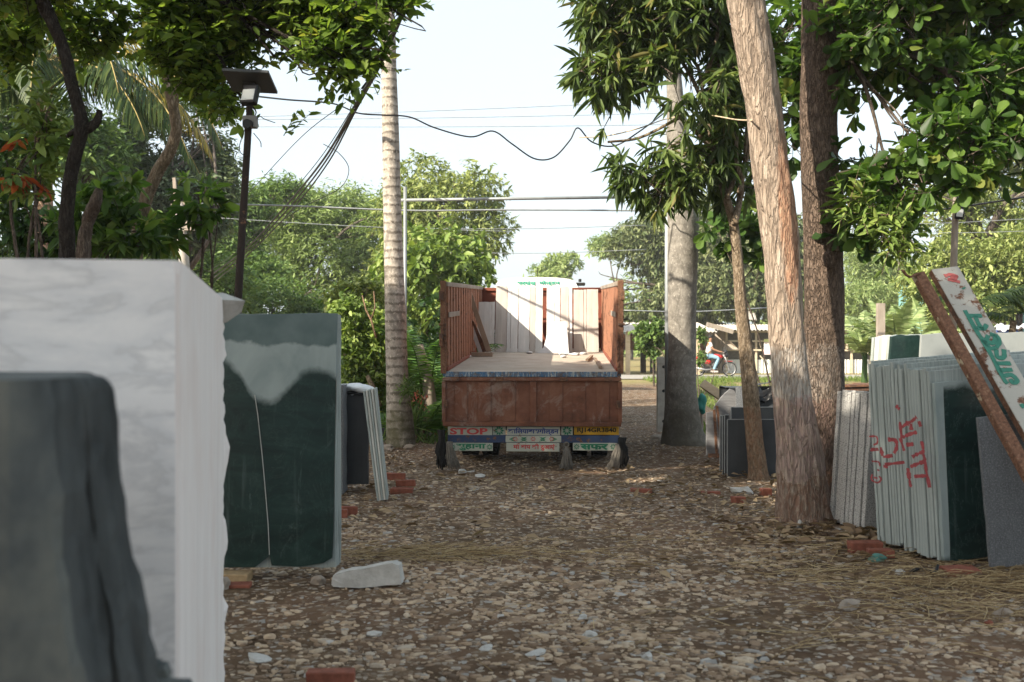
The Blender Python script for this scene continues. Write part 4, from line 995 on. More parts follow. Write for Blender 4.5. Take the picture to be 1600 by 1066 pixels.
# ------------------------------------------------------------------ truck
TB = Vector((.262, 15.0, 0)); TY = R(-2.67); TPT = R(2.2)
TM = Matrix.Translation(TB) @ (Matrix.Rotation(TY, 4, 'Z') @ Matrix.Rotation(TPT, 4, 'X')); TI = TM.inverted()
truck = empty('cargo_truck', TB, 'rusty open bed cargo truck with its tailgate down, parked facing away', 'truck', rot=(Matrix.Rotation(TY, 3, 'Z') @ Matrix.Rotation(TPT, 3, 'X')).to_euler())
def T(px, py, yl):
    "truck-local point at local depth yl seen at the pixel"
    o = TI @ Vector((0, 0, EYE)); d = (TI.to_3x3() @ Vector(((px - CX) / F, 1, -(py - CY) / F)))
    return o + d * ((yl - o.y) / d.y)
BL = 6.45; DK = 1.30; TOPZ = 2.47; HW = 1.155
M['rust_red'] = rustpaint('rust red painted steel', (.20, .062, .038), .62)
M['rust_wall'] = rustpaint('worn red oxide wall', (.29, .135, .08), .54)
m = N('tailgate steel'); n1 = m.noise(2.4, 7, .7); n2 = m.noise(14, 6, .7); x = m.xyz()[0]
col = m.ramp(n1, [(.3, (.06, .026, .016)), (.5, (.155, .062, .036)), (.7, (.22, .105, .065))])
patch = m.ramp(m.noise(1.9, 6, .75, m.co((1, 1, .8)), .8), [(.52, 0), (.62, .75)]); col = m.mix(patch, col, (.27, .20, .165))
col = m.mix(m.ramp(m.noise(5, 5, .7, m.co((3, 1, .5))), [(.6, 0), (.75, .4)]), col, (.07, .03, .02))
m.bump(n2, .3, .01); M['tailgate'] = m.fin(col, .75, 0, .3)
m = N('painted border worn'); x = m.xyz()
col = m.ramp(m.noise(1, 6, .9, m.co((34, 1, 3))), [(.40, (.36, .38, .36)), (.47, (.055, .13, .24)), (.60, (.05, .12, .23)), (.63, (.38, .36, .28)), (.70, (.10, .09, .07))], 'CONSTANT')
m.bump(m.noise(40), .3, .005); M['border'] = m.fin(m.mix(m.ramp(m.noise(14, 5, .8), [(.5, 0), (.6, .8)]), col, (.12, .085, .06)), .8)
M['deck'] = sawn('dusty deck sheet', (.36, .30, .24), (.50, .44, .37), (2, 1, 1), .9, .2, stain=(.30, .23, .17))
M['steel_blue'] = rustpaint('blue painted bumper', (.035, .055, .11), .56)
M['cream'] = rustpaint('cream sign paint', (.38, .39, .33), .60)
M['plate_y'] = rustpaint('yellow number board', (.40, .23, .02), .62)
M['txt_red'] = simple('red sign letters', (.45, .05, .05), .7, .15)
M['txt_green'] = simple('green sign letters', (.02, .16, .085), .7, .2)
M['txt_blue'] = simple('blue sign letters', (.02, .045, .20), .7, .2)
M['txt_black'] = simple('black sign letters', (.012, .012, .012), .7, .1)
M['rubber'] = simple('tyre rubber', (.018, .017, .016), .85, .3, 30, .4)
M['chassis'] = simple('dark greasy steel', (.02, .018, .016), .8, .3, 8)
M['white_paint'] = simple('white cab paint', (.78, .80, .79), .35, .05, 3, .03)
def TBx(name, items, mat, bevel=0, parent=None, label=None):
    if len(items) > 1 and name in ('outer_post', 'latch', 'rib', 'hinge', 'board_bracket', 'mud_flap', 'spare_wheel_carrier'):
        return [TBx({'spare_wheel_carrier': 'under_tank'}.get(name, name), [it], mat, bevel, parent, label) for it in items][0]
    mb = MB(); [mb.box(c, s) for c, s in items]; return mb.build(name, M[mat] if isinstance(mat, str) else mat, parent or truck, world=False, bevel=bevel, label=label)
TBx('bed_floor', [((0, BL / 2, DK - .035), (2 * HW - .02, BL, .07))], 'deck')
TBx('deck_border', [((0, -.012, DK - .035), (2 * HW + .03, .024, .066))], 'border', .003)
TBx('bed_frame', [((0, BL / 2, DK - .12), (2 * HW - .05, BL - .1, .09))] + [((s * .42, BL / 2 + .8, DK - .28), (.09, BL + 1.4, .22)) for s in (-1, 1)] + [((0, .5 + i * .95, DK - .19), (2.2, .07, .07)) for i in range(7)], 'chassis')
for s in (-1, 1):
    items = [((s * (HW - .008), BL / 2, (DK + TOPZ) / 2), (.012, BL, TOPZ - DK - .02))]
    o = TBx('side_wall', items, 'rust_wall')
    fl = []; yy = .22
    while yy < BL - .1:
        fl.append(((s * (HW - .029), yy, (DK + TOPZ) / 2), (.030, .20, TOPZ - DK - .06))); yy += .40
    TBx('corrugation', fl, 'rust_wall', .008, o)
    TBx('top_rail', [((s * (HW - .012), BL / 2, TOPZ - .02), (.085, BL, .06))], 'wood_grey', .008, o)
    TBx('mid_rail', [((s * (HW - .053), .85, DK + .745), (.012, 1.5, .07))], 'wood_grey', .004, o)
    TBx('bottom_rail', [((s * (HW - .03), BL / 2, DK + .03), (.05, BL, .05))], 'rust_red', .006, o)
    TBx('outer_post', [((s * (HW + .014), y, (DK + TOPZ) / 2 - .1), (.03, .09, TOPZ - DK + .1)) for y in np.linspace(.5, BL - .1, 6)], 'rust_red', .004, o)
    p = TBx('corner_post', [((s * (HW + .006), -.02, (DK + TOPZ) / 2 - .0), (.075, .06, TOPZ - DK + .05))], 'rust', .006)
    TBx('latch', [((s * (HW + .03), -.06, DK + .42), (.05, .05, .16)), ((s * (HW + .03), -.07, DK + 1.0), (.05, .04, .12)), ((s * (HW + .015), -.06, DK + .62), (.09, .03, .03))], 'rust_dark', .004, p)
TBx('front_board', [((0, BL, (DK + TOPZ) / 2 - .02), (2 * HW - .05, .05, TOPZ - DK - .06)), ((0, BL - .035, TOPZ - .045), (2 * HW - .06, .05, .06)), ((0, BL - .035, DK + .6), (2 * HW - .06, .03, .05))], 'rust_red', .005)
# tailgate hanging
zt, zb = DK - .075, DK - .712
tg = TBx('tailgate', [((0, -.03, (zt + zb) / 2), (2 * HW - .02, .02, zt - zb))], 'tailgate')
TBx('tailgate_frame', [((0, -.055, zt - .022), (2 * HW + .03, .045, .045)), ((0, -.055, zb + .025), (2 * HW + .03, .045, .055)), ((-HW + .0, -.055, (zt + zb) / 2), (.05, .04, zt - zb - .1)), ((HW - .0, -.055, (zt + zb) / 2), (.05, .04, zt - zb - .1)), ((.02, -.052, (zt + zb) / 2), (.085, .03, zt - zb - .1))], 'tailgate', .006, tg)
TBx('rib', [((x, -.044, (zt + zb) / 2), (.17, .014, zt - zb - .12)) for x in (-.93, -.62, -.30, .32, .62, .93)], 'tailgate', .005, tg)
TBx('hinge', [((x, -.085, zt - .02), (.10, .03, .055)) for x in (-1.0, -.42, .42, 1.0)] + [((x, -.085, (zt + zb) / 2 - .03), (.05, .03, .10)) for x in (-1.13, 1.13)], 'rust_dark', .006, tg)
# boards below
def board(name, px0, py0, px1, py1, mat, yl=-.0, th=.02, label=None):
    a = T(px0, py1, yl); b = T(px1, py0, yl)
    mb = MB(); mb.box(((a.x + b.x) / 2, yl + th / 2, (a.z + b.z) / 2), (b.x - a.x, th, b.z - a.z)); return mb.build(name, M[mat], truck, world=False, bevel=.003, label=label), a, b
def letter(body, bd, px0, py0, px1, py1, mat, bold=.02, yl=-.0):
    a = T(px0, py1, yl); b = T(px1, py0, yl)
    return text_mesh(body, b.x - a.x, b.z - a.z, (a.x, yl, a.z), (1, 0, 0), (0, 0, 1), (0, -1, 0), M[mat], bd, bold=bold, th=.003)
def flower(bd, px, py, r, mat, n=8, yl=0.):
    c = T(px, py, yl); rr = W(r, 15); mb = MB()
    for i in range(n):
        a = 2 * math.pi * i / n; d = Vector((math.cos(a), 0, math.sin(a))); s = Vector((-d.z, 0, d.x)); p = Vector((c.x, yl - .004, c.z))
        mb.add([p + d * rr * .25, p + d * rr * .6 + s * rr * .2, p + d * rr, p + d * rr * .6 - s * rr * .2], [(0, 1, 2, 3)])
    return mb.build('flower_motif', M[mat], bd, world=False)
bd, *_ = board('sign_board', 700, 667, 769, 680, 'cream', label='cream board with red STOP lettering'); letter('STOP', bd, 703, 669, 762, 679, 'txt_red', .035)
bd, *_ = board('sign_board', 792, 667, 875, 680.5, 'cream', label='pale board with blue Hindi lettering'); letter('का\u093fलयाबासगोल्डन', bd, 794, 668.3, 873, 680, 'txt_blue', .03)
bd, *_ = board('number_plate', 897, 667, 967, 679.5, 'plate_y', label='yellow registration board with black characters'); letter('RJ14GR3840', bd, 902, 668.5, 963, 677.5, 'txt_black', .025)
for x0, x1 in ((770, 790), (877, 895)):
    bd, *_ = board('flower_board', x0, 667, x1, 680, 'cream', yl=.02); flower(bd, (x0 + x1) / 2, 673, 8, 'txt_green', 9, .02)
bar, *_ = board('bumper_bar', 700, 681, 968, 691.5, 'steel_blue', yl=-.01, th=.05)
bd, *_ = board('leaf_board', 790, 681.5, 877, 691, 'cream', yl=-.025, th=.012)
for x_ in (805, 833, 862): flower(bd, x_, 686, 4.5, 'txt_red', 6, -.025)
for x_, s in ((813, 1), (824, -1), (843, 1), (853, -1), (795, 1), (871, -1)):
    c = T(x_, 686.3, -.025); mb = MB()
    for k in (-1, 1):
        p = Vector((c.x, -.029, c.z)); mb.add([p, p + Vector((s * .05, 0, k * .022)), p + Vector((s * .10, 0, k * .036)), p + Vector((s * .045, 0, k * .003))], [(0, 1, 2, 3)])
    mb.build('leaf_motif', M['txt_green'], bd, world=False)
bd, *_ = board('sign_board', 702, 692.5, 770, 704.5, 'cream', yl=-.03, label='lower left board with green Hindi lettering'); letter('सुहाना', bd, 713, 693.5, 759, 703.8, 'txt_green', .04, -.03); flower(bd, 707, 698.5, 5, 'txt_green', 8, -.03); flower(bd, 765, 698.5, 5, 'txt_green', 8, -.03)
bd, *_ = board('sign_board', 791, 692.5, 874, 705.5, 'cream', yl=-.03, label='lower middle board with red Hindi lettering'); letter('माँ बाप की दुआऐं', bd, 802, 693.3, 867, 704, 'txt_red', .03, -.03)
bd, *_ = board('sign_board', 895, 692.5, 964, 704, 'cream', yl=-.03, label='lower right board with green Hindi lettering'); letter('सफर', bd, 907, 693.8, 950, 703, 'txt_green', .05, -.03); flower(bd, 901, 698, 5, 'txt_green', 8, -.03); flower(bd, 958, 698, 5, 'txt_green', 8, -.03)
# rims along boards
TBx('board_bracket', [((x, .04, .5), (.04, .06, .42)) for x in (-1.02, -.6, -.3, .34, .62, 1.0)], 'chassis')
# wheels, axle
for s in (-1, 1):
    for xx in (.93, .64):
        c = (s * xx, 1.55, .50)
        w = MB(); w.lathe([(.30, -.12), (.44, -.125), (.485, -.11), (.505, -.05), (.505, .05), (.485, .11), (.44, .125), (.30, .12)], c, 'x', 36)
        t_ = w.build('tyre', M['rubber'], truck, world=False, smooth=True)
        MB().lathe([(.0, -.03), (.12, -.04), (.14, -.02), (.26, -.06), (.30, -.12)], c, 'x', 24).build('rim', M['rust_dark'], t_, world=False, smooth=True)
        lug = MB()
        for i in range(30):
            a = 2 * math.pi * i / 30
            for e in (-1, 1): lug.box((c[0] + e * .07, c[1] + math.cos(a) * .507, c[2] + math.sin(a) * .507), (.08, .05, .02), Matrix.Rotation(a - math.pi / 2, 3, 'X'))
        lug.build('tread', M['rubber'], t_, world=False)
    c = (s * .95, BL + .75, .50 - .0)
    t_ = MB().lathe([(.30, -.12), (.44, -.125), (.485, -.11), (.505, -.05), (.505, .05), (.485, .11), (.44, .125), (.30, .12), (.0, .1), (.0, -.1), (.30, -.12)], c, 'x', 30).build('tyre', M['rubber'], truck, world=False, smooth=True)
ax = MB(); ax.tube([(-.9, 1.55, .5), (.9, 1.55, .5)], .06, 10); ax.lathe([(.0, -.2), (.12, -.14), (.17, 0), (.12, .14), (0, .2)], (0, 1.55, .5), 'x', 18)
for s in (-1, 1): ax.box((s * .45, 1.55, .66), (.08, 1.4, .12))
ax.build('rear_axle', M['chassis'], truck, world=False)
TBx('mud_flap', [((s * .80, .75, .52), (.62, .012, .62)) for s in (-1, 1)], 'rubber')
TBx('spare_wheel_carrier', [((0, 3.2, .62), (.9, .9, .25)), ((.9, 3.6, .75), (.35, 1.0, .4)), ((-.9, 3.6, .75), (.35, 1.0, .4))], 'chassis', .03)
TBx('under_sheet', [((0, 2.35, .5), (1.0, .02, .5))], 'chassis')  # dark upright sheet below the bed, ahead of the rear axle
# hanging tassels
def tassel(cx, cz, w0, w1, h, mat, name, seed, yl=-.06, n=46, curl=0.):
    rs_ = np.random.default_rng(seed); mb = MB()
    for i in range(n):
        a = rs_.random() * 6.28; r = rs_.random() ** .5; f = r * math.cos(a)
        hh = h * (.85 + .18 * rs_.random()); pts = []
        for k in range(6):
            t = k / 5; ww = (w0 + (w1 - w0) * t ** 1.3) / 2
            pts.append((cx + f * ww + curl * t * t * .1 + rs_.normal() * (.016 if mat == 'yak' else .008), yl + r * math.sin(a) * ww * .5, cz - hh * t))
        mb.tube(pts, [.008] * 4 + [.006, .002] if mat != 'yak' else [.016, .020, .022, .020, .018, .008], 5)
    return mb.build(name, M[mat], truck, world=False, smooth=True)
M['yak'] = simple('black yak hair', (.012, .011, .010), .9, .3, 60, .6)
M['tas'] = simple('dusty grey cloth', (.15, .135, .115), .95, .25, 30, .4)
a = T(690, 672, -.06); b = T(690, 733, -.06)
tassel(a.x, a.z, .06, .15, a.z - b.z, 'yak', 'black_tassel', 1, n=26)
a = T(972, 684, -.06); b = T(972, 730, -.06); tassel(a.x, a.z, .06, .14, a.z - b.z, 'yak', 'black_tassel', 2, n=26)
a = T(702, 690, -.05); b = T(708, 734, -.05); tassel(a.x, a.z, .07, .24, a.z - b.z, 'tas', 'grey_tassel', 3, n=70, curl=.5)
a = T(966, 694, -.05); b = T(962, 736, -.05); tassel(a.x, a.z, .07, .24, a.z - b.z, 'tas', 'grey_tassel', 4, n=70, curl=-.5)
a = T(885, 700, -.05); b = T(885, 737, -.05); tt = tassel(a.x, a.z, .05, .23, a.z - b.z, 'tas', 'grey_tassel', 5, n=80)
mb = MB(); kc = T(885, 695, -.05); pts = [(kc.x + .032 * math.cos(t), -.055, kc.z + .032 * math.sin(t)) for t in np.linspace(0, 6.28, 14)]; mb.tube(pts, .010, 6); mb.tube([(kc.x, -.055, kc.z - .03), (a.x, -.055, a.z - .03)], .016, 8); mb.build('ring', M['tas'], tt, world=False, smooth=True)
# chains
def chain(name, p, q, n, parent, sag=0., world=False):
    mb = MB(); p = Vector(p); q = Vector(q)
    for i in range(n):
        t = (i + .5) / n; c = p.lerp(q, t) - Vector((0, 0, sag * 4 * t * (1 - t))); L = (q - p).length / n * .68
        d = (q - p).normalized(); s = Vector((1, 0, 0)) if i % 2 else Vector((0, 1, 0)); s = (s - d * s.dot(d)).normalized()
        pts = [c + d * (L * math.cos(a)) + s * (L * .55 * math.sin(a)) for a in np.linspace(0, 6.283, 9)]
        mb.tube(pts, L * .22, 5)
    return mb.build(name, M['rust_dark'], parent, world=world)
chain('chain', T(966, 526, -.05), T(967, 588, -.05), 12, truck)
chain('chain', T(693, 500, -.06), T(697, 548, -.06), 8, truck, .05)
mb = MB(); pts, rd = smooth_path([T(970, 500, -.02), T(982, 499, 0), T(984, 505, 0), T(975, 508, 0), T(973, 500, 0), T(974, 516, 0)], [.008] * 6, 4); mb.tube(pts, rd, 6).build('wire_hook', M['chassis'], truck, world=False)
# cab
CB = BL + .28
cab = MB(); prof = [(-1.08, .7), (-1.10, 2.2), (-1.04, 2.42), (1.04, 2.42), (1.10, 2.2), (1.08, .7)]
k = len(prof); cab.add([(x, CB, z) for x, z in prof] + [(x * .99, CB + 1.75, z) for x, z in prof], [tuple(range(k)), tuple(range(2 * k - 1, k - 1, -1))] + [(i, i + k, (i + 1) % k + k, (i + 1) % k) for i in range(k)])
cb_ = cab.build('cab', M['white_paint'], truck, world=False, bevel=.05)
a = T(773, 447, CB); b = T(903, 433, CB); hwr = (b.x - a.x) / 2; cxr = (a.x + b.x) / 2; zb_, zt_ = a.z - .55, b.z
prf = [(-1, 0), (-1, .62), (-.985, .76), (-.93, .88), (-.8, .945), (-.5, .985), (0, 1.0), (.5, .985), (.8, .945), (.93, .88), (.985, .76), (1, .62), (1, 0)]
rb = MB(); k = len(prf); L_ = []
for yy, sc_, zz in ((0, .985, .975), (.05, 1, 1), (1.2, 1, 1), (1.6, .96, .9), (1.8, .9, .7)): L_ += [(cxr + x * hwr * sc_, CB + .01 + yy, zb_ + z * (zt_ - zb_) * zz) for x, z in prf]
rb.add(L_, [(i * k + j, i * k + j + 1, (i + 1) * k + j + 1, (i + 1) * k + j) for i in range(4) for j in range(k - 1)] + [tuple(range(k)), tuple(4 * k + j for j in range(k - 1, -1, -1))])
cr = rb.build('cab_roof', M['white_paint'], truck, world=False)
m_ = cr.modifiers.new('b', 'BEVEL'); m_.width = .02; m_.segments = 2; m_.limit_method = 'ANGLE'; m_.angle_limit = R(50)
def ltr(body, px0, py0, px1, py1):
    a = T(px0, py1, CB); b = T(px1, py0, CB)
    M['txt_roof'] = M.get('txt_roof') or simple('green roof letters', (.03, .34, .22), .6, .1)
    text_mesh(body, b.x - a.x, b.z - a.z, (a.x, CB - .002, a.z), (1, 0, 0), (0, 0, 1), (0, -1, 0), M['txt_roof'], cr, bold=.03, th=.003)
ltr('सरपंच', 807, 438.5, 837, 446); ltr('गोल्डन', 842, 438, 875, 446.5)
a = T(903, 444, CB); mb = MB(); mb.box((a.x + .05, CB + .3, a.z), (.18, .5, .06)); mb.lathe([(0, -.03), (.03, -.03), (.03, .03), (0, .03)], (a.x + .04, CB + .1, a.z + .07), 'z', 10); mb.build('roof_visor', M['chassis'], truck, world=False, bevel=.015)
MB().tube([T(840, 434, CB + .5), T(840, 418, CB + .5)], .007, 5).build('aerial', M['chassis'], truck, world=False)

# ------------------------------------------------------------------ load on the truck: each slab a thing
M['slab_white'] = sawn('dusty white marble slab', (.44, .435, .42), (.62, .61, .59), (14, 14, 1.2), .85, .3, stain=(.44, .39, .34))
M['slab_cream'] = sawn('dusty brown white slab', (.33, .29, .26), (.48, .44, .40), (14, 14, 1.0), .85, .3, stain=(.38, .30, .25))
M['sheet_clean'] = marble('clean white marble', (.52, .53, .54), (.40, .42, .44), .5, 1.5, .4)
rs = np.random.default_rng(33)
def load(px0, pyt, px1, pyb, yl, ytop, mat, label, th=.02, group='marble slabs standing in the truck bed', topj=.002):
    a = T(px0, pyb, yl); b = T(px1, pyb, yl); t = T(px0, pyt, ytop); a.z = max(a.z, DK + .002)
    w = b.x - a.x; ln = math.atan2(ytop - yl, t.z - a.z); h = math.hypot(ytop - yl, t.z - a.z)
    ob = slab('marble_slab', (0, 0, 0), 0, 0, w, h, th, M[mat], label, group, rs, rough=.0015, topr=topj)
    ob.matrix_world = TM @ Matrix.Translation((a.x, yl, DK + .003)) @ Matrix.Rotation(-ln, 4, 'X')
    return ob
tall = [(772.5, 791), (791, 797), (797, 808.5), (809, 827), (827, 836), (836, 847.5), (853.5, 866), (866, 875), (875.5, 889), (889, 894.5)]
names = ['leftmost tall white slab, beside the short slabs', 'narrow slab right of the leftmost tall slab', 'third tall white slab from the left in the truck', 'fourth tall slab, broad, left of centre in the truck', 'narrow slab just left of the two before the dark gap', 'tall slab on the left side of the dark gap', 'tall slab on the right side of the dark gap', 'narrow tall slab behind the leaning sheet', 'tall slab right behind the leaning clean sheet', 'narrow strip at the right end of the tall slabs']
for i, ((a, b), nm) in enumerate(zip(tall, names)):
    load(a + .2, 447 + (i % 3) * .3, b - .2, 552, 5.25 - .02 * (i % 3), 5.80, 'slab_white' if i % 4 else 'slab_cream', nm, topj=.004)
for i, (a, b) in enumerate([(728, 746), (746.5, 767), (767.3, 772)]):
    load(a, 472, b, 551, 5.1 + .02 * i, 5.42, 'slab_cream' if i == 0 else 'slab_white', ['short slab nearest the left truck wall', 'short slab in the middle of the low left group', 'narrow short slab beside the tall group'][i])
load(745, 467, 773, 500, 5.75, 5.80, 'sheet_clean', 'pale slab end lying behind the short slabs', th=.05)
for i, (a, b) in enumerate([(896.5, 912), (912.5, 916.5), (917, 935.5)]):
    load(a, 453 - i * .4, b, 551, 5.3, 5.72, 'slab_cream', ['brownish slab left in the right-hand group', 'narrow brownish slab between its two broad neighbours', 'brownish slab nearest the right truck wall'][i])
# leaning clean sheet with curved broken edge
yl = 4.85; pts = [(834, 553.5), (842, 552), (849, 545), (853, 531), (855, 518), (855.5, 504), (885, 504), (887, 525), (889, 553.5)]
V0 = [T(x, y, yl + .35 * (553.5 - y) / 50) for x, y in pts]; mn = min(v.z for v in V0)
for v in V0: v.z += DK + .004 - mn
k = len(V0); mb = MB(); mb.add([TM @ v for v in V0] + [TM @ (v + Vector((0, .02, .0))) for v in V0], [tuple(range(k)), tuple(range(2 * k - 1, k - 1, -1))] + [(i, i + k, (i + 1) % k + k, (i + 1) % k) for i in range(k)])
mb.build('marble_sheet', M['sheet_clean'], bevel=.002, label='clean white marble sheet with curved broken left edge leaning on the slabs', cat='stone slab')
def tprism(name, pxs, yl, th, mat, label, cat, lean=0., bottom=None):
    V0 = [T(x, y, yl + lean * (bottom - y) if bottom else yl) for x, y in pxs]; k = len(V0); mb = MB()
    mb.add([TM @ v for v in V0] + [TM @ (v + Vector((0, th, 0))) for v in V0], [tuple(range(k)), tuple(range(2 * k - 1, k - 1, -1))] + [(i, i + k, (i + 1) % k + k, (i + 1) % k) for i in range(k)])
    return mb.build(name, M[mat] if isinstance(mat, str) else mat, bevel=.003, label=label, cat=cat)
tprism('marble_strip', [(729, 501), (737, 500), (757, 550), (748, 551)], 4.3, .03, 'sheet_clean', 'white marble strip leaning on the left truck wall, lower one', 'stone strip')
tprism('marble_strip', [(728, 482), (730, 483), (741, 508), (735, 506)], 4.55, .03, 'sheet_clean', 'white marble strip behind, upper one at the left wall', 'stone strip')
tprism('marble_strip', [(729, 505), (732, 503), (741, 548), (736, 549)], 4.4, .03, 'edge_green', 'thin grey strip edge-on left of the lower white strip', 'stone strip')
M['wood_brown'] = sawn('brown plank', (.20, .145, .10), (.33, .25, .19), (4, 4, 2), .85, .3)
tprism('plank', [(726, 447), (734, 448), (768, 549), (760, 551)], 4.0, .03, 'wood_brown', 'long weathered plank leaning in the left rear of the truck bed', 'plank')
tprism('plank', [(736, 500), (740, 502), (762, 549), (754, 551)], 4.12, .03, 'rust_dark', 'dark plank under the long weathered plank', 'plank')
tprism('wood_block', [(736, 551), (769, 551), (769, 557.5), (736, 557)], 3.7, .12, 'wood_brown', 'short brown timber block on the deck at the plank feet', 'timber block')
def deckbits():
    rs_ = np.random.default_rng(8)
    for i, (px, py, rx, lab) in enumerate([(880, 553, 8, 'white marble fragment left in the row by the right slabs'), (897, 553.5, 9, 'flat white fragment in the middle of the fragments'), (912, 552.5, 7, 'white fragment below the brownish slabs'), (827, 549, 5, 'small pale fragment left of the leaning sheet'), (732, 557, 5, 'white flake on the deck by the left wall'), (880, 557, 5, 'little fragment in front of the others on the deck')]):
        o = TI @ Vector((0, 0, EYE)); d = (TI.to_3x3() @ Vector(((px - CX) / F, 1, -(py - CY) / F))); q = o + d * ((DK + .02 - o.z) / d.z)
        if q.y > 4.8: q = T(px, py, 4.75)
        q.z = DK + .02; p = TM @ q
        lump('marble_fragment', p, (W(rx, p.y), .09, .025), M['sheet_clean'], lab, 'stone piece', 200 + i, .3, 'white fragments on the truck deck', res=2, smooth=False)
    for nm, a, b in (('short dark bar on the deck at the right', (917, 563), (925, 556)), ('thin dark stick on the deck near the right wall', (930, 561), (938, 574))):
        o = TI @ Vector((0, 0, EYE)); pr = []
        for px, py in (a, b):
            d = (TI.to_3x3() @ Vector(((px - CX) / F, 1, -(py - CY) / F))); q = o + d * ((DK + .03 - o.z) / d.z); pr.append(TM @ q)
        MB().bar(pr[0], pr[1], .04, .03).build('wooden_stick', M['wood_brown'], label=nm, cat='stick')
deckbits()
# ------------------------------------------------------------------ big twin trunks and near trees
def tree_root(name, px, py, d, label, cat, group=None):
    p = P(px, py, d); return empty(name, (p.x, p.y, g(p.x, p.y)), label, cat, group)
d1 = 10.4
r1 = tree_root('tree', 1255, 820, d1, 'big pale stringy-barked trunk with a split wound and washed pink and white paint', 'tree')
trunk(pxpath([(1262, 850, 104), (1258, 815, 90), (1253, 760, 76), (1247, 700, 69), (1240, 650, 61), (1232, 560, 54), (1226, 480, 54), (1222, 400, 55), (1214, 320, 58), (1203, 250, 56), (1195, 180, 54), (1182, 100, 57), (1165, 0, 57), (1150, -100, 55), (1120, -300, 50), (1080, -560, 42)], d1), M['bark_big'], r1, 40, 12, .085, 4, flare=(26, .16, 4))
limb = MB(); rgl = np.random.default_rng(4)
sb = [((-2, 8, 9.5), (2, 2, 1.6)), ((1.5, 7, 10), (2.2, 2.2, 1.8)), ((0, 10.5, 10.5), (2.4, 2.2, 1.6)), ((3.2, 9, 9.8), (1.8, 2.0, 1.5))]
limbs(rgl, P(1080, -560, d1), sb, .2, limb); limb.build('branches', M['bark_twig'], r1, smooth=True)
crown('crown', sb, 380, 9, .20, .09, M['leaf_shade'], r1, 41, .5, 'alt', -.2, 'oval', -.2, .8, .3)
d2 = 11.3
r2 = tree_root('tree', 1292, 800, d2, 'big dark brown trunk with a knot, standing just behind the pale trunk', 'tree')
trunk(pxpath([(1292, 840, 76), (1290, 790, 68), (1288, 700, 62), (1287, 600, 62), (1287, 460, 61), (1284, 350, 58), (1279, 200, 57), (1281, 100, 57), (1281, 0, 55), (1283, -150, 52), (1290, -400, 46)], d2), M['bark_dark'], r2, 36, 12, .05, 9, flare=(24, .12, 5))
kn = P(1297, 405, d2 - .20); MB().lathe([(0, -.03), (.045, -.035), (.075, -.015), (.09, .03), (.08, .1)], kn, 'y', 18).build('knot', M['bark_dark'], r2, smooth=True)
for pth, r in (([(1307, 392), (1311, 365), (1316, 330)], .02), ([(1309, 385), (1322, 355), (1330, 345)], .012), ([(1302, 150), (1325, 110), (1335, 50), (1350, 0)], .02), ([(1300, 25), (1312, 12), (1325, 2)], .018)):
    pts, rd = smooth_path([P(x, y, d2 - .2) for x, y in pth], [r * (1 - .2 * i) for i in range(len(pth))], 5)
    MB().tube(pts, rd, 7).build('shoot', M['bark_slender'], r2, smooth=True)
# broad-leaved crown on the right (belongs to the dark trunk)
ab = [blob(1400, 40, 11, 110, 70), blob(1500, 20, 11.5, 100, 70), blob(1590, 60, 11.5, 70, 70), blob(1345, 130, 11.2, 40, 90), blob(1440, 130, 11, 90, 60), blob(1530, 150, 11, 80, 60), blob(1420, 210, 10.8, 75, 50),
      blob(1500, 230, 10.6, 70, 40), blob(1570, 225, 10.6, 45, 40), blob(1350, 250, 11.2, 40, 60), blob(1395, 300, 11, 60, 40), blob(1455, 285, 10.8, 40, 30), blob(1385, 365, 11, 42, 36), blob(1345, 330, 11, 30, 30), blob(1640, 150, 11, 60, 100), blob(1240, 180, 12.2, 30, 90), blob(1235, 60, 12.4, 40, 80), blob(1320, 30, 11.8, 60, 60), blob(1490, -70, 11, 200, 60)]
mb = MB(); limbs(np.random.default_rng(5), P(1290, 60, d2), [b for i, b in enumerate(ab) if i in (0, 1, 4, 5, 6, 8, 10)], .035, mb, 3, .05); mb.build('branches', M['bark_twig'], r2, smooth=True)
crown('crown', ab, 1150, 8, .175, .09, M['leaf_almond'], r2, 12, .34, 'whorl', -.15, 'obov', -.32, 2.2, .15, twmat=M['bark_twig'], leafdroop=.2)
pb = [blob(1335, 318, 10.7, 30, 22), blob(1375, 345, 10.6, 45, 26), blob(1405, 385, 10.6, 28, 22)]
crown('young_leaves', pb, 40, 12, .13, .04, M['leaf_fresh'], r2, 13, .42, 'alt', -.35, 'lance', -2, 1, .1, updown=-.2, twmat=M['bark_slender'])
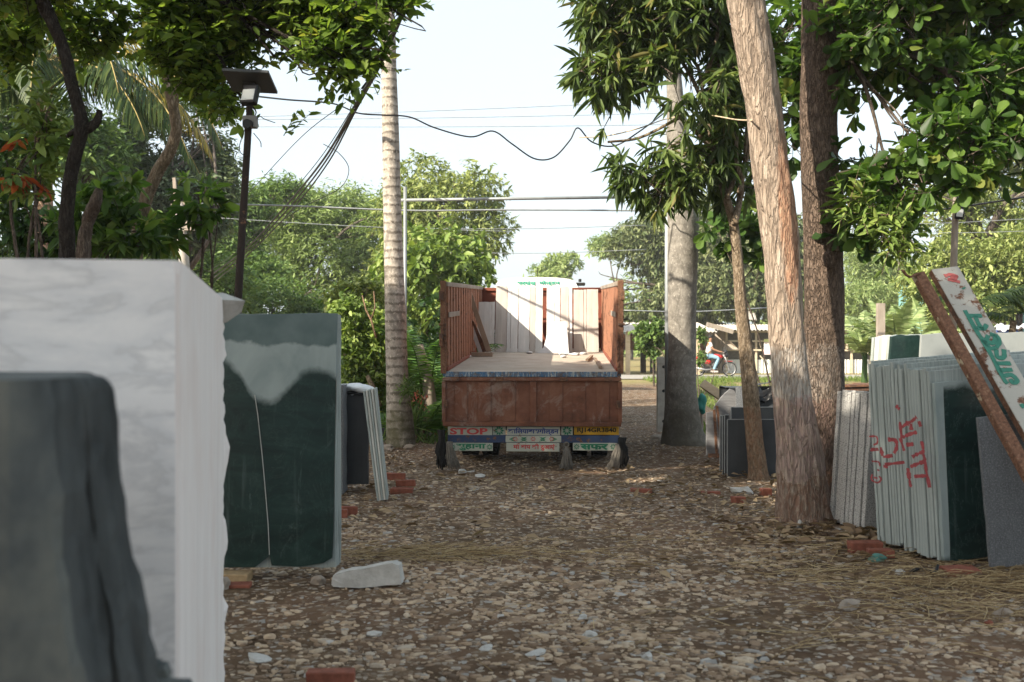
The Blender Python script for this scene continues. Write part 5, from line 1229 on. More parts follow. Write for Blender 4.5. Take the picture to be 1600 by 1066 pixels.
# slender tree with long drooping leaves
d5 = 14.0
r3 = tree_root('slender_tree', 1183, 742, 14.0, 'slender ochre trunk with drooping dark leaves in front of the charcoal slabs', 'tree')
trunk(pxpath([(1186, 765, 40), (1184, 735, 30), (1179, 690, 27), (1173, 620, 26), (1166, 550, 23), (1158, 480, 19), (1154, 420, 17), (1149, 370, 16), (1145, 340, 14)], d5), M['bark_slender'], r3, 18, 8, .05, 3, flare=(10, .3, 4))
mb = MB()
for pth, ra in (([(1146, 350), (1135, 310), (1122, 270), (1115, 235), (1105, 180), (1090, 100)], .055), ([(1148, 350), (1156, 310), (1158, 280), (1150, 240), (1155, 150)], .045), ([(1135, 310), (1148, 280), (1165, 255), (1175, 200)], .03), ([(1155, 300), (1162, 270), (1167, 200)], .03),
                ([(1115, 235), (1070, 190), (1030, 160), (990, 120)], .03), ([(1110, 190), (1080, 120), (1040, 60)], .03), ([(1118, 250), (1060, 280), (1020, 290)], .025), ([(1060, 185), (1000, 215), (950, 222)], .02), ([(1100, 130), (1120, 60), (1130, -20)], .03)):
    pts, rd = smooth_path([P(x, y, 14 + .15 * math.sin(i * 2 + x)) for i, (x, y) in enumerate(pth)], [ra * (1 - .13 * i) for i in range(len(pth))], 6); mb.tube(pts, rd, 8)
mb.build('branches', M['bark_slender'], r3, smooth=True)
lb = [blob(930, 10, 14.2, 35, 45), blob(985, 50, 14.3, 65, 60), blob(1050, 30, 14, 60, 60), blob(1110, 40, 13.7, 50, 60), blob(950, 110, 14, 50, 34), blob(1010, 130, 14.2, 60, 50), blob(1075, 130, 13.8, 50, 60), blob(1120, 130, 14, 30, 60),
      blob(960, 190, 14, 40, 22), blob(1000, 215, 14.1, 50, 32), blob(1065, 215, 14, 45, 40), blob(1010, 265, 14, 50, 28), blob(1050, 290, 13.9, 45, 24), blob(1110, 250, 14.3, 40, 50), blob(1140, 190, 14.2, 30, 50), blob(1180, 240, 15, 25, 50), blob(1150, 300, 14.6, 40, 20), blob(1020, -50, 14, 120, 40), blob(1115, 160, 14, 35, 35), blob(1055, 175, 14, 40, 30), blob(1060, 90, 14, 50, 40), blob(1150, 60, 14.3, 30, 60), blob(1085, 260, 14, 40, 30), blob(1150, 120, 14.8, 40, 60)]
crown('crown', lb, 820, 9, .25, .050, M['leaf_mango'], r3, 21, .36, 'whorl', -.75, 'lance_fine', -.05, 2.2, .1, twmat=M['bark_twig'], leafdroop=.25)
r3b = tree_root('shrub', 1150, 600, 16.8, 'broad-leaved green shrub top seen left of the pale trunk', 'shrub')
b_ = [blob(1120, 355, 16.8, 24, 20), blob(1150, 370, 17, 30, 22), blob(1185, 350, 17, 26, 30), blob(1200, 390, 17, 20, 26)]
mb = MB(); p = P(1222, 600, 17); limbs(np.random.default_rng(2), (p.x, p.y, g(p.x, p.y)), b_, .018, mb, 2); mb.build('branches', M['bark_twig'], r3b, smooth=True)
crown('crown', b_, 70, 8, .22, .12, M['leaf_almond'], r3b, 23, .3, 'whorl', -.2, 'obov', -2, 1, .2)
# ---- two palms by the gateway
d6 = 17.4
r4 = tree_root('palm_tree', 625, 705, d6, 'tall palm with pale ringed trunk left of the truck', 'palm')
trunk(pxpath([(628, 730, 56), (627, 700, 47), (625, 660, 43), (621, 600, 35), (618, 500, 32.5), (615, 400, 30), (612, 300, 28), (610, 200, 26.5), (608, 120, 24), (607, 50, 22), (606, 0, 20), (605, -120, 20), (604, -300, 17)], d6), M['palm_pale'], r4, 30, 12, .02, 6, flare=(14, .08, 7))
rg = np.random.default_rng(5); top = P(604, -300, d6)
palm_crown(r4, top, [((math.cos(a), math.sin(a), .5 + .3 * (i % 3)), 3.0, 1.6) for i, a in enumerate(np.linspace(0, 6, 12))], 'leaf_palm', M['bark_slender'], rg)
crown('ferns', [blob(640, 612, 17.15, 16, 20)], 26, 7, .12, .02, M['leaf_mid'], r4, 7, .16, 'alt', .1, 'lance', -2, 1, .1)
d7 = 17.3
r5 = tree_root('palm_tree', 1068, 705, d7, 'stout smooth grey palm trunk with flared foot right of the truck', 'palm')
trunk(pxpath([(1075, 735, 150), (1071, 706, 92), (1068, 690, 74), (1066, 660, 58), (1065, 600, 46), (1066, 540, 43), (1066, 480, 44), (1067, 400, 47), (1067, 330, 48), (1064, 270, 44), (1060, 220, 36), (1056, 170, 28), (1052, 100, 22), (1050, 0, 18), (1048, -120, 18), (1046, -260, 16)], d7), M['palm_grey'], r5, 36, 12, .02, 12, flare=(22, .10, 9))
top = P(1046, -260, d7); palm_crown(r5, top, [((math.cos(a), math.sin(a), .5 + .3 * (i % 3)), 2.8, 1.6) for i, a in enumerate(np.linspace(0.3, 6.2, 12))], 'leaf_palm', M['bark_slender'], rg)
# vine leaves on the grey palm's left, in front of the shed
# ---- canopy tree at upper left
r6 = tree_root('tree', 112, 560, 8.8, 'dark curved forked trunk at the upper left carrying the overhanging canopy', 'tree')
mb = MB(); D8 = 8.8
for pth in ([(108, 640, 30), (106, 470, 27), (105, 395, 25), (104, 340, 22), (111, 270, 21), (124, 220, 20), (127, 195, 22), (124, 175, 19), (112, 130, 19), (100, 80, 18), (84, 40, 19), (66, 0, 22), (50, -80, 20), (20, -200, 18)],
            [(126, 205, 14), (140, 200, 15), (152, 188, 13), (156, 172, 9)], [(126, 200, 10), (112, 208, 9), (104, 214, 5)]):
    pts, rd = smooth_path([tuple(P(x, y, D8)) for x, y, w in pth], [W(w, D8) / 2 for x, y, w in pth], 8); mb.tube(pts, rd, 16, True, lambda i, j: 1 + .07 * math.sin(j * 2.1 + i * .9) + .04 * math.sin(j * 5 - i * .5))
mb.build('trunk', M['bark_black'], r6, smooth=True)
r7 = tree_root('tree', 215, 560, 12.5, 'bent grey brown trunk curving up behind the white block left of the lamp pole', 'tree')
mb = MB()
for pth in ([(205, 640, 30), (208, 480, 26), (212, 392, 22), (218, 350, 20), (232, 300, 20), (250, 262, 19), (266, 235, 18), (275, 205, 17), (271, 170, 16), (262, 130, 14), (256, 95, 12), (262, 50, 10), (250, 10, 9), (240, -60, 8)], [(271, 170, 12), (290, 100, 9), (320, 40, 7), (350, -10, 6)], [(256, 95, 8), (200, 40, 6), (150, 0, 5)]):
    pts, rd = smooth_path([tuple(P(x, y, 12.5)) for x, y, w in pth], [W(w, 12.5) / 2 for x, y, w in pth], 8); mb.tube(pts, rd, 14, True, lambda i, j: 1 + .06 * math.sin(j * 2.1 + i * .9))
mb.build('trunk', M['bark_slender'], r7, smooth=True)
r7b = tree_root('tree_stump', 135, 560, 10.5, 'short dark leaning stump among leaves between the two left trunks', 'tree')
mb = MB(); pts, rd = smooth_path([P(130, 560, 10.5), P(130, 400, 10.5), P(138, 345, 10.5), P(148, 320, 10.4), P(155, 295, 10.4)], [.08, .06, .055, .06, .03], 6); mb.tube(pts, rd, 12, True, lambda i, j: 1 + .15 * math.sin(j * 2.1 + i * .9)); mb.build('trunk', M['bark_twig'], r7b, smooth=True)
cb2 = [blob(150, 20, 10, 150, 60), blob(290, 20, 10.2, 120, 70), blob(400, 10, 10, 100, 70), blob(490, 20, 9.8, 90, 60), blob(330, 90, 10, 90, 50), blob(430, 90, 9.8, 80, 50), blob(500, 85, 9.6, 65, 45), blob(555, 45, 9.6, 60, 45), blob(610, 0, 9.5, 60, 26), blob(665, 2, 9.4, 45, 16),
       blob(380, 160, 9.8, 50, 26), blob(440, 150, 9.8, 40, 24), blob(330, 130, 10, 50, 40), blob(545, 120, 9.6, 45, 26), blob(580, 85, 9.6, 34, 26), blob(455, 198, 9.6, 26, 9), blob(180, 60, 10.3, 90, 40), blob(90, 60, 9.5, 60, 50), blob(350, -70, 10, 300, 50), blob(40, -20, 9, 120, 50), blob(290, 60, 10, 80, 60), blob(470, 120, 9.7, 50, 34), blob(360, 50, 10, 60, 50), blob(530, 20, 9.7, 70, 40), blob(20, 60, 10, 40, 60)]
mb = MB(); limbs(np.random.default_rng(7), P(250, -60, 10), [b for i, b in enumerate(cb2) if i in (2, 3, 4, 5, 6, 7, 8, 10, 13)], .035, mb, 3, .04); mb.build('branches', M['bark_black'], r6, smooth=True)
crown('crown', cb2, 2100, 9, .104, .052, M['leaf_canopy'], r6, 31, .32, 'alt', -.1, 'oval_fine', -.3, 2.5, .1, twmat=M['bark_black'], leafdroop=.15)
# vine & young red leaves at far left
r8 = tree_root('shrub', 40, 560, 9.3, 'bright green leafy shrub before the coconut trunk at the far left', 'shrub')
b_ = [blob(55, 180, 9.3, 30, 40), blob(70, 230, 9.3, 40, 36), blob(50, 280, 9.3, 40, 30), blob(90, 200, 9.3, 20, 40)]
mb = MB(); limbs(np.random.default_rng(2), P(60, 560, 9.3), b_, .02, mb, 2); mb.build('branches', M['bark_twig'], r8, smooth=True)
crown('crown', b_, 80, 7, .11, .05, M['leaf_fresh'], r8, 51, .25, 'alt', -.3, 'oval', -2, 1, .1)
crown('red_leaves', [blob(22, 225, 9.2, 9, 12), blob(30, 282, 9.2, 20, 12), blob(75, 290, 9.3, 16, 8)], 9, 4, .12, .045, M['leaf_red'], r8, 52, .1, 'alt', -1.1, 'oval', -2, 1, .1)
for i, (px, d, lb_, blobs_, n, ll, mt) in enumerate([
    (160, 11.5, 'big-leaved dark bush behind the white block, between the left trunks', [(170, 310, 40, 35), (140, 350, 45, 40), (195, 370, 50, 35)], 130, .17, 'leaf_almond'),
    (280, 12.0, 'drooping big-leaved bush right of the bent trunk', [(310, 298, 22, 20), (250, 365, 24, 26), (325, 330, 16, 14)], 45, .18, 'leaf_almond'),
    (30, 13.0, 'dark bush in the far left corner above the white block', [(25, 350, 50, 40), (70, 370, 60, 34), (10, 250, 30, 50)], 260, .14, 'leaf_shade')]):
    rt = tree_root('bush', px, 600, d, lb_, 'bush'); bb = [blob(a, b, d, c, e) for a, b, c, e in blobs_]
    mb = MB(); limbs(np.random.default_rng(i), P(px, 600, d), bb, .025, mb, 2); mb.build('branches', M['bark_twig'], rt, smooth=True)
    crown('crown', bb, n, 7, ll, ll * .42, M[mt], rt, 60 + i, .3, 'whorl', -.3, 'oval', -2, 1, .1)
# coconut palm
d9 = 19.0
r9 = tree_root('coconut_palm', 70, 560, d9, 'coconut palm with reddish ringed trunk and drooping fronds at the left', 'palm')
trunk(pxpath([(74, 640, 34), (72, 500, 30), (71, 390, 27), (69, 300, 25), (67, 200, 27), (66, 130, 30), (68, 95, 24)], d9), M['palm_red'], r9, 24, 10, .03, 6)
cc = Vector(P(66, 100, d9)); rg = np.random.default_rng(15)
fr = [((1, -.1, .35), 3.9, 2.2), ((1, -.3, .15), 3.6, 2.0), ((1, .1, -.1), 3.3, 1.5), ((1, .2, .2), 3.4, 1.9), ((.9, -.5, .1), 3.0, 1.8), ((.8, .5, .8), 3.6, 2.6), ((.7, -.7, .6), 3.4, 2.4), ((.3, -.9, .3), 2.8, 2.0), ((-.2, -.9, .2), 2.8, 1.8), ((-.8, -.4, .1), 3.0, 1.5), ((-1, 0, -.2), 3.0, 1.2), ((-.6, -.5, -.6), 2.9, .9), ((-.9, .3, .6), 3.4, 2.2), ((0, .8, .9), 3.4, 2.0), ((.2, .1, 1), 3.3, 1.6), ((-.3, -.3, 1), 3.2, 1.5), ((-.4, -.7, -.3), 3.0, 1.3), ((.5, -.6, -.1), 2.6, 1.6)]
def ccm(sp): return M['leaf_palm_old'] if sp[0] in ((1, .2, .2), (.8, .5, .8)) else M['leaf_palm']
palm_crown(r9, cc, fr, ccm, simple('frond stalk', (.36, .28, .10), .6, .2), rg, 62, .95, .034, .8)
mb = MB(); rs = np.random.default_rng(3)
for i in range(22):
    a = rs.random() * 6.28; pts = [cc + Vector((math.cos(a) * r_, math.sin(a) * r_ * .8, z_)) for r_, z_ in ((.12, -.5), (.22, -.2), (.3, .1), (.5, .35))]; mb.tube(pts, [.05, .05, .035, .02], 6)
mb.build('frond_bases', simple('frond base fibre', (.30, .20, .12), .9, .3, 10), r9, smooth=True)
for i in range(5):
    a = i * 1.1 - 1.6; lump('coconut', cc + Vector((math.cos(a) * .3 + .15, -.28 - .1 * (i % 2), -.12 - .08 * (i % 3))), (.11, .11, .13), simple('green coconut', (.10, .14, .03), .5, .2), None, None, i, .06, parent=r9)
# ---- green hedge & areca palms between slabs and truck
def hedge(px, d, label, blobs_, n, ll, mt, seed, cat='hedge', shape='oval', mode='rnd', w=.6, name='hedge'):
    rt = tree_root(name, px, 640, d, label, cat); bb = [blob(a, b, d, c, e) for a, b, c, e in blobs_]; base = P(px, 640, d); base.z = g(base.x, base.y)
    mb = MB(); limbs(np.random.default_rng(seed), base, bb, .03, mb, 3); mb.build('branches', M['bark_slender'], rt, smooth=True)
    crown('foliage', bb, n, 7, ll, ll * w, M[mt], rt, seed, .3, mode, -.4, shape, -.5, 1.5, .35); return rt
hedge(560, 19.5, 'bright creeper-covered hedge left of the ringed palm', [(545, 500, 30, 40), (545, 560, 28, 50), (575, 590, 30, 45), (560, 630, 35, 30), (590, 520, 20, 40), (595, 640, 24, 40)], 1100, .10, 'leaf_fresh', 71)
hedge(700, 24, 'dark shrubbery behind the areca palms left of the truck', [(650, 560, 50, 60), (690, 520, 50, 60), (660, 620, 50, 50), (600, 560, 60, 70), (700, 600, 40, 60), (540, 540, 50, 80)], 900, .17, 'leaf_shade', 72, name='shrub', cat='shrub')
hedge(545, 21.5, 'pale flowering bush in the gap beside the hedge', [(575, 470, 34, 34), (540, 470, 30, 30)], 420, .10, 'leaf_yellow', 73, name='shrub', cat='shrub')
for i, (px, py, d, n, L, lab, spread) in enumerate([(668, 640, 20.5, 13, 2.3, 'clump of bright areca palm fronds left of the truck wall', 1.0), (600, 640, 21, 9, 2.2, 'areca palm arching behind the ringed palm trunk', 1.3), (652, 690, 19.0, 7, 1.25, 'small low areca palm at the ringed palm foot', 1.2)]):
    rt = tree_root('areca_palm', px, py, d, lab, 'palm'); rg = np.random.default_rng(40 + i); bs = Vector(rt.location); mb = MB()
    for k in range(5):
        a = rg.random() * 6.28; q_ = bs + Vector((math.cos(a) * .15, math.sin(a) * .15, 0)); mb.tube([q_, q_ + Vector((math.cos(a) * .15, math.sin(a) * .1, .5 + .5 * rg.random()) ) * (1 if L > 1.5 else .5)], [.03, .022], 7)
    mb.build('stems', M['bark_slender'], rt, smooth=True)
    sp = []
    for k in range(n):
        a = k * 2.4 + rg.random(); r_ = .35 + .35 * rg.random()
        sp.append(((math.cos(a) * r_ * spread, math.sin(a) * r_ * spread, 1.0), L * (.75 + .4 * rg.random()), 1.1 + .6 * rg.random(), bs + Vector((math.cos(a) * .1, math.sin(a) * .1, (.7 if L > 1.5 else .1) * rg.random()))))
    palm_crown(rt, bs, sp, 'leaf_palm_bright', M['leaf_fresh'], rg, 34, .52, .032, .35)
rt = tree_root('fallen_trunk', 580, 630, 20.2, 'thin bare tan branch leaning through the hedge', 'branch')
MB().tube([P(592, 636, 19), P(582, 605, 19), P(574, 588, 19.1)], [.06, .05, .035], 8).build('stem', M['bark_slender'], rt, smooth=True)
mb = MB(); mb.tube([P(588, 528, 19.1), P(580, 500, 19.1), P(572, 485, 19.2), P(566, 462, 19.3)], [.02, .018, .014, .01], 7); mb.tube([P(580, 500, 19.1), P(586, 480, 19.1), P(584, 455, 19.1)], [.014, .012, .008], 6)
mb.build('bare_sapling', M['bark_slender'], smooth=True, label='thin bare sapling in front of the creeper hedge', cat='sapling')
MB().tube([P(676, 668, 19.9), P(668, 590, 20), P(654, 540, 20.1)], [.13, .10, .08], 10).build('leaning_post', M['wood_grey'], smooth=True, label='leaning weathered wooden post behind the pink lilies', cat='post')
MB().box(P(562, 520, 21), (.55, .05, .5)).build('dark_board', M['plastic_black'], label='dark board in the hedge opening beside the ringed palm', cat='board')
# pink lilies
rt = tree_root('lily_plant', 652, 690, 18.6, 'tall lily plant with coral pink blooms at the palm foot', 'plant'); mb = MB(); fl = MB(); rs = np.random.default_rng(6)
for (px, py) in ((651, 618), (664, 624), (659, 640), (648, 628)):
    t = P(px, py, 18.6); b = Vector((P(650 + rs.normal() * 3, 690, 18.6))); b.z = g(b.x, b.y); mb.tube([b, b.lerp(t, .6) + Vector((.02, 0, 0)), t], [.008, .007, .006], 5)
    for k in range(12):
        a = k * 1.05 + rs.random(); e = .5 * rs.normal(); dv = Vector((math.cos(a), math.sin(a) * .6 - .3, .5 + e)).normalized(); s_ = dv.cross(Vector((0, 0, 1))).normalized(); o_ = t + Vector(rs.normal(size=3)) * .03
        fl.add([o_, o_ + dv * .05 + s_ * .016, o_ + dv * .10, o_ + dv * .05 - s_ * .016], [(0, 1, 2, 3)])
mb.build('stalks', M['leaf_mid'], rt, smooth=True); fl.build('blooms', M['petal'], rt)
crown('strap_leaves', [blob(648, 665, 18.6, 10, 20)], 16, 4, .5, .03, M['leaf_mid'], rt, 8, .1, 'alt', .9, 'lance', -2, 1, .1)
# solar lamp pole
M['pole_dark'] = rustpaint('dark rusty pole', (.03, .022, .018), .60)
d10 = 8.95; r10 = tree_root('solar_lamp', 372, 560, d10, 'rusty pole with solar panel, floodlight and junction box behind the green slab', 'street lamp')
MB().tube([P(366, 620, d10), P(372, 465, d10), P(388, 200, d10), P(391, 150, d10)], [.034, .032, .028, .022], 12).build('pole', M['pole_dark'], r10, smooth=True)
c = P(391, 127, d10); MB().box(c + Vector((0, 0, 0)), (W(72, d10), .36, .025), Matrix.Rotation(R(-14), 3, 'X') @ Matrix.Rotation(R(3), 3, 'Y')).build('solar_panel', simple('solar panel underside', (.05, .055, .055), .5, .1), r10, bevel=.005)
MB().box(P(390, 134, d10), (.10, .05, .07)).build('bracket', M['chassis'], r10)
c = P(391, 149, d10 - .12); mb = MB(); rot = Matrix.Rotation(R(-14), 3, 'Z') @ Matrix.Rotation(R(-22), 3, 'X'); mb.box(c, (.127, .06, .165), rot); fl_ = mb.build('floodlight', M['plastic_black'], r10, bevel=.01)
MB().box(c + rot @ Vector((0, -.033, -.015)), (.10, .006, .095), rot).build('lens', simple('lamp glass diffuser', (.62, .64, .60), .3, .05), fl_)
MB().box(P(391, 191, d10 - .02), (.11, .08, .095)).build('junction_box', simple('grey plastic box', (.22, .22, .21), .6, .1), r10, bevel=.01)
MB().lathe([(.0, -.03), (.035, -.03), (.04, .02)], P(387, 194, d10 - .08), 'y', 14).build('camera_eye', M['plastic_black'], r10)
mb = MB()
for pth in ([(383, 200), (378, 215), (374, 230), (377, 240), (386, 242), (388, 232)], [(396, 208), (401, 214), (407, 222), (408, 230)], [(398, 190), (406, 182), (413, 186), (430, 192)]):
    pts, rd = smooth_path([P(x, y, d10 - .03) for x, y in pth], [.0035] * len(pth), 6); mb.tube(pts, rd, 5)
mb.build('loose_wires', M['plastic_black'], r10)
# distant lamp pole on the right
d11 = 14.5; r11 = tree_root('street_lamp', 1490, 560, d11, 'weathered pole with a small floodlight at the right, before the pale trees', 'street lamp')
MB().tube([P(1488, 600, d11), P(1490, 420, d11), P(1493, 330, d11), P(1494, 300, d11)], [.05, .045, .04, .035], 12).build('pole', M['wood_grey'], r11, smooth=True)
c = P(1500, 333, d11 - .08); rot = Matrix.Rotation(R(-20), 3, 'Z') @ Matrix.Rotation(R(10), 3, 'Y'); fl_ = MB().box(c, (.11, .06, .16), rot).build('floodlight', M['plastic_black'], r11, bevel=.01)
MB().box(c + rot @ Vector((0, -.033, .0)), (.075, .006, .10), rot).build('lens', simple('lamp glass', (.6, .62, .62), .3, .05), fl_)
# leaning pale pole far left
r12 = tree_root('power_pole', 290, 560, 26, 'leaning pale concrete power pole with tangled wires at the left', 'power pole')
MB().tube([P(299, 580, 26), P(287, 400, 26), P(280, 318, 26)], [.13, .12, .10], 10).build('pole', M['concrete'], r12, smooth=True)
mb = MB(); mb.bar(P(268, 322, 26), P(293, 316, 26), .08, .08); mb.bar(P(272, 278, 26), P(275, 318, 26), .07, .07); mb.box(P(296, 350, 25.9), (.2, .15, .3)); mb.build('crossarm', M['wood_grey'], r12)
# ---- wires
def wire(name, pts, r, label, cat='cable', group=None, mat='plastic_black', n=8):
    q, rd = smooth_path([P(*p) for p in pts], [r] * len(pts), n); return MB().tube(q, rd, 5).build(name, M[mat], smooth=True, label=label, cat=cat, group=group)
for i, (dx, r_) in enumerate([(0, .020), (4, .016), (8, .014), (-5, .008)]):
    wire('cable', [(645 + dx * .2, -40, 13), (632 + dx * .4, 10, 14), (590 + dx * .4, 105, 15.5), (550 + dx * .6, 175, 17), (505 + dx, 250 + dx * .5, 19.5), (450 + dx, 318 + dx, 23), (385 + dx, 388 + dx * .6, 27), (330 + dx, 430 + dx, 32)], r_, ['thick black cable of the sloping bundle', 'second black cable of the sloping bundle', 'lowest black cable of the sloping bundle', 'thin upper cable of the sloping bundle'][i], group='sloping black cable bundle')
mb = MB(); rs = np.random.default_rng(9)
for k in range(26):
    t = k / 26; a = P(634 - 84 * t + rs.normal() * 2, 5 + 170 * t, 14 + 3 * t); b = P(634 - 84 * (t + .05) + rs.normal() * 3, 5 + 170 * (t + .055), 14.1 + 3 * t); mb.tube([a, a.lerp(b, .5) + Vector(rs.normal(size=3)) * .03, b], [.016, .02, .014], 5)
mb.build('cable_tangle', M['plastic_black'], smooth=True, label='black insulating tape and loops wound round the top of the cable bundle', cat='cable')
wire('cable', [(395, 150, 13), (450, 156, 14), (520, 162, 15), (560, 177, 15.8), (600, 180, 16), (640, 183, 16), (680, 200, 16), (735, 214, 16), (770, 205, 16), (800, 225, 16), (835, 248, 16), (865, 246, 16), (890, 220, 16), (903, 200, 16), (925, 222, 16), (960, 228, 16), (1000, 205, 16), (1044, 172, 17)], .011, 'black wavy cable hanging between the lamp and the grey palm')
for i, (a, b) in enumerate([((290, 186), (1240, 148)), ((290, 188), (1240, 172)), ((290, 198), (1240, 192)), ((330, 340), (800, 362)), ((640, 357), (1010, 352)), ((700, 395), (1010, 390)), ((1300, 352), (1640, 340)), ((1350, 362), (1640, 360))]):
    wire('power_line', [(a[0], a[1], 34), ((a[0] + b[0]) / 2, (a[1] + b[1]) / 2 + 3, 34), (b[0], b[1], 34)], .010, 'thin distant power line crossing the sky', 'power line', 'thin distant power lines', 'pipe')
wire('cable', [(300, 318, 20), (460, 322, 20), (640, 329, 20), (800, 328, 20), (1045, 330, 20), (1300, 337, 20)], .016, 'grey service cable just below the pipe arch crossbar', mat='pipe')
wire('cable', [(1300, 338, 19), (1450, 330, 19), (1640, 302, 19)], .016, 'black cable running right past the small floodlight pole')
wire('rope', [(905, 215, 14.5), (950, 212, 14.3), (1000, 200, 14), (1045, 185, 16), (1100, 180, 14.2), (1150, 187, 12), (1175, 188, 10.2)], .008, 'tan rope strung from the cable to the pale trunk', 'rope', mat='wood_pale')
wire('rope', [(1310, 270, 11), (1345, 265, 11), (1400, 280, 11.5), (1500, 318, 14.4)], .009, 'tan rope tied between dark trunk and right pole', 'rope', mat='wood_pale')
wire('rope', [(975, 485, 26), (1080, 487, 26), (1200, 481, 26)], .012, 'pale rope in front of the sheds', 'rope', mat='pipe')
wire('cable', [(505, 225, 19), (530, 240, 19), (545, 265, 19), (530, 295, 19), (480, 320, 20), (440, 345, 21)], .007, 'thin looping stray wire left of the ringed palm')
wire('cable', [(540, 160, 17), (470, 215, 19), (390, 300, 23), (330, 360, 26)], .007, 'thin straight wire above the cable bundle')
# ------------------------------------------------------------------ sheds beyond the road
def corr(name, a, b, c, d_, nw, mat, parent, amp=.03):
    "corrugated sheet a-b (across the waves), d-c far side"
    a, b, c, d_ = map(Vector, (a, b, c, d_)); n = ((b - a).cross(d_ - a)).normalized(); V = []; K = nw * 4
    for i in range(K + 1):
        t = i / K; o = n * amp * math.sin(t * nw * 6.283); V += [a.lerp(b, t) + o, d_.lerp(c, t) + o]
    o = link_mesh(name, np.array(V), [(2 * i, 2 * i + 2, 2 * i + 3, 2 * i + 1) for i in range(K)], mat, parent)
    m = o.modifiers.new('t', 'SOLIDIFY'); m.thickness = .01; return o
M['tin'] = simple('weathered roofing tin', (.42, .39, .35), .6, .25, 1.5, .1)
M['tin_white'] = simple('pale painted tin', (.62, .63, .62), .6, .12, 1.5, .1)
M['bamboo'] = sawn('sunbleached bamboo', (.44, .36, .25), (.60, .52, .40), (2, 2, 8), .75, .2)
M['dark_in'] = simple('dark shed interior', (.045, .035, .028), .9, .3, 3)
M['netting'] = simple('grey shade netting', (.15, .135, .115), .9, .25, 10)
M['plank_red'] = sawn('dark red brown planks', (.10, .05, .035), (.17, .09, .06), (.6, 1, 10), .9, .4)
ds = 53.0
def S(px, py, dd=ds): return P(px, py, dd)
sh = empty('market_shed', S(1235, 588), 'tin-roofed bamboo shed with netting and pale tin skirt, right of the motorcycle', 'shed')
zb = .15
def zs(py, dd=ds): return EYE - (py - CY) / F * dd
def Xp(px, dd=ds): return (px - CX) / F * dd
corr('roof', (Xp(1106), ds - .9, zs(516)), (Xp(1364), ds - .9, zs(516)), (Xp(1356), ds + 3.0, zs(506)), (Xp(1122), ds + 3.0, zs(506)), 44, M['tin'], sh, .03)
corr('skirt_wall', (Xp(1133), ds, zb), (Xp(1362), ds, zb), (Xp(1362), ds, zs(562)), (Xp(1133), ds, zs(562)), 44, M['tin_white'], sh, .03)
MB().box((Xp(1247), ds + .25, (zs(562) + zs(517)) / 2), (Xp(1362) - Xp(1133), .04, zs(517) - zs(562))).build('netting', M['netting'], sh)
MB().box((Xp(1247), ds + 2.6, 1.2), (Xp(1362) - Xp(1133), .05, 2.2)).build('back_wall', M['dark_in'], sh)
mb = MB()
for px in (1135, 1181, 1230, 1330, 1361): mb.bar((Xp(px), ds - .05, zb), (Xp(px), ds - .05, zs(516)), .09, .09)
for py in (518.5, 533, 547): mb.bar((Xp(1133), ds - .12, zs(py)), (Xp(1362), ds - .12, zs(py + .5)), .08, .08)
mb.bar((Xp(1185), ds - .2, zs(537)), (Xp(1193), ds - .2, zs(552)), .1, .05); mb.bar((Xp(1186), ds - .2, zs(556)), (Xp(1191), ds - .2, zs(562)), .08, .05)
mb.bar((Xp(1318), ds - .2, zs(516)), (Xp(1321), ds - .2, zs(545)), .35, .05); mb.bar((Xp(1355), ds - .2, zs(548)), (Xp(1347), ds - .2, zs(562)), .08, .05)
mb.build('bamboo_frame', M['bamboo'], sh)
mb = MB()
for i in range(12): mb.bar((Xp(1103), ds + 1.0, .25 + i * .17), (Xp(1134), ds, .25 + i * .17), .03, .17)
mb.bar((Xp(1116), ds + .4, zb), (Xp(1114), ds + .4, zs(515)), .1, .08); mb.bar((Xp(1127), ds + .1, zb), (Xp(1127), ds + .1, zs(530)), .07, .06)
mb.build('slatted_side', M['wood_grey'], sh)
mb = MB(); mb.add([Vector((Xp(1134), ds - .15, zs(533))), Vector((Xp(1138), ds - .5, zs(533))), Vector((Xp(1151), ds - .6, zs(546))), Vector((Xp(1128), ds - .3, zs(547)))], [(0, 1, 2, 3)]); f_ = mb.build('flap', M['wood_grey'], sh); m_ = f_.modifiers.new('t', 'SOLIDIFY'); m_.thickness = .03
mb = MB(); mb.box((Xp(1198), ds - .3, (zs(530) + zs(554)) / 2), (Xp(1204.5) - Xp(1191.5), .03, zs(530) - zs(554)))
mp = N('poster print'); zz = mp.xyz()[2]; pc = mp.ramp(mp.noise(2.2, 2, .5), [(.4, (.70, .42, .50)), (.5, (.80, .72, .72)), (.6, (.55, .62, .70))]); pc = mp.mix(mp.ramp(zz, [(.55, 0), (.6, 1)]), pc, (.62, .66, .30))
mb.build('poster', mp.fin(pc, .7), label='pink and yellow poster hanging on the shed front', cat='poster')
o = MB().bar((Xp(1098), ds - 1.0, zs(507)), (Xp(1140), ds - .9, zs(519)), .2, .04, up=(0, 1, 0)).build('roof_edge_plank', M['wood_grey'], sh)
# rear small roof
sr = empty('rear_shed', P(1172, 560, 60), 'small grey tin gable roof rising behind the bamboo shed', 'shed')
corr('roof', P(1160, 499, 60), P(1182, 500, 60), P(1178, 484, 62), P(1156, 484, 62), 8, M['tin'], sr); MB().box((P(1170, 520, 61).x, 61.5, 1.3), (1.4, .8, 2.6)).build('wall', M['dark_in'], sr)
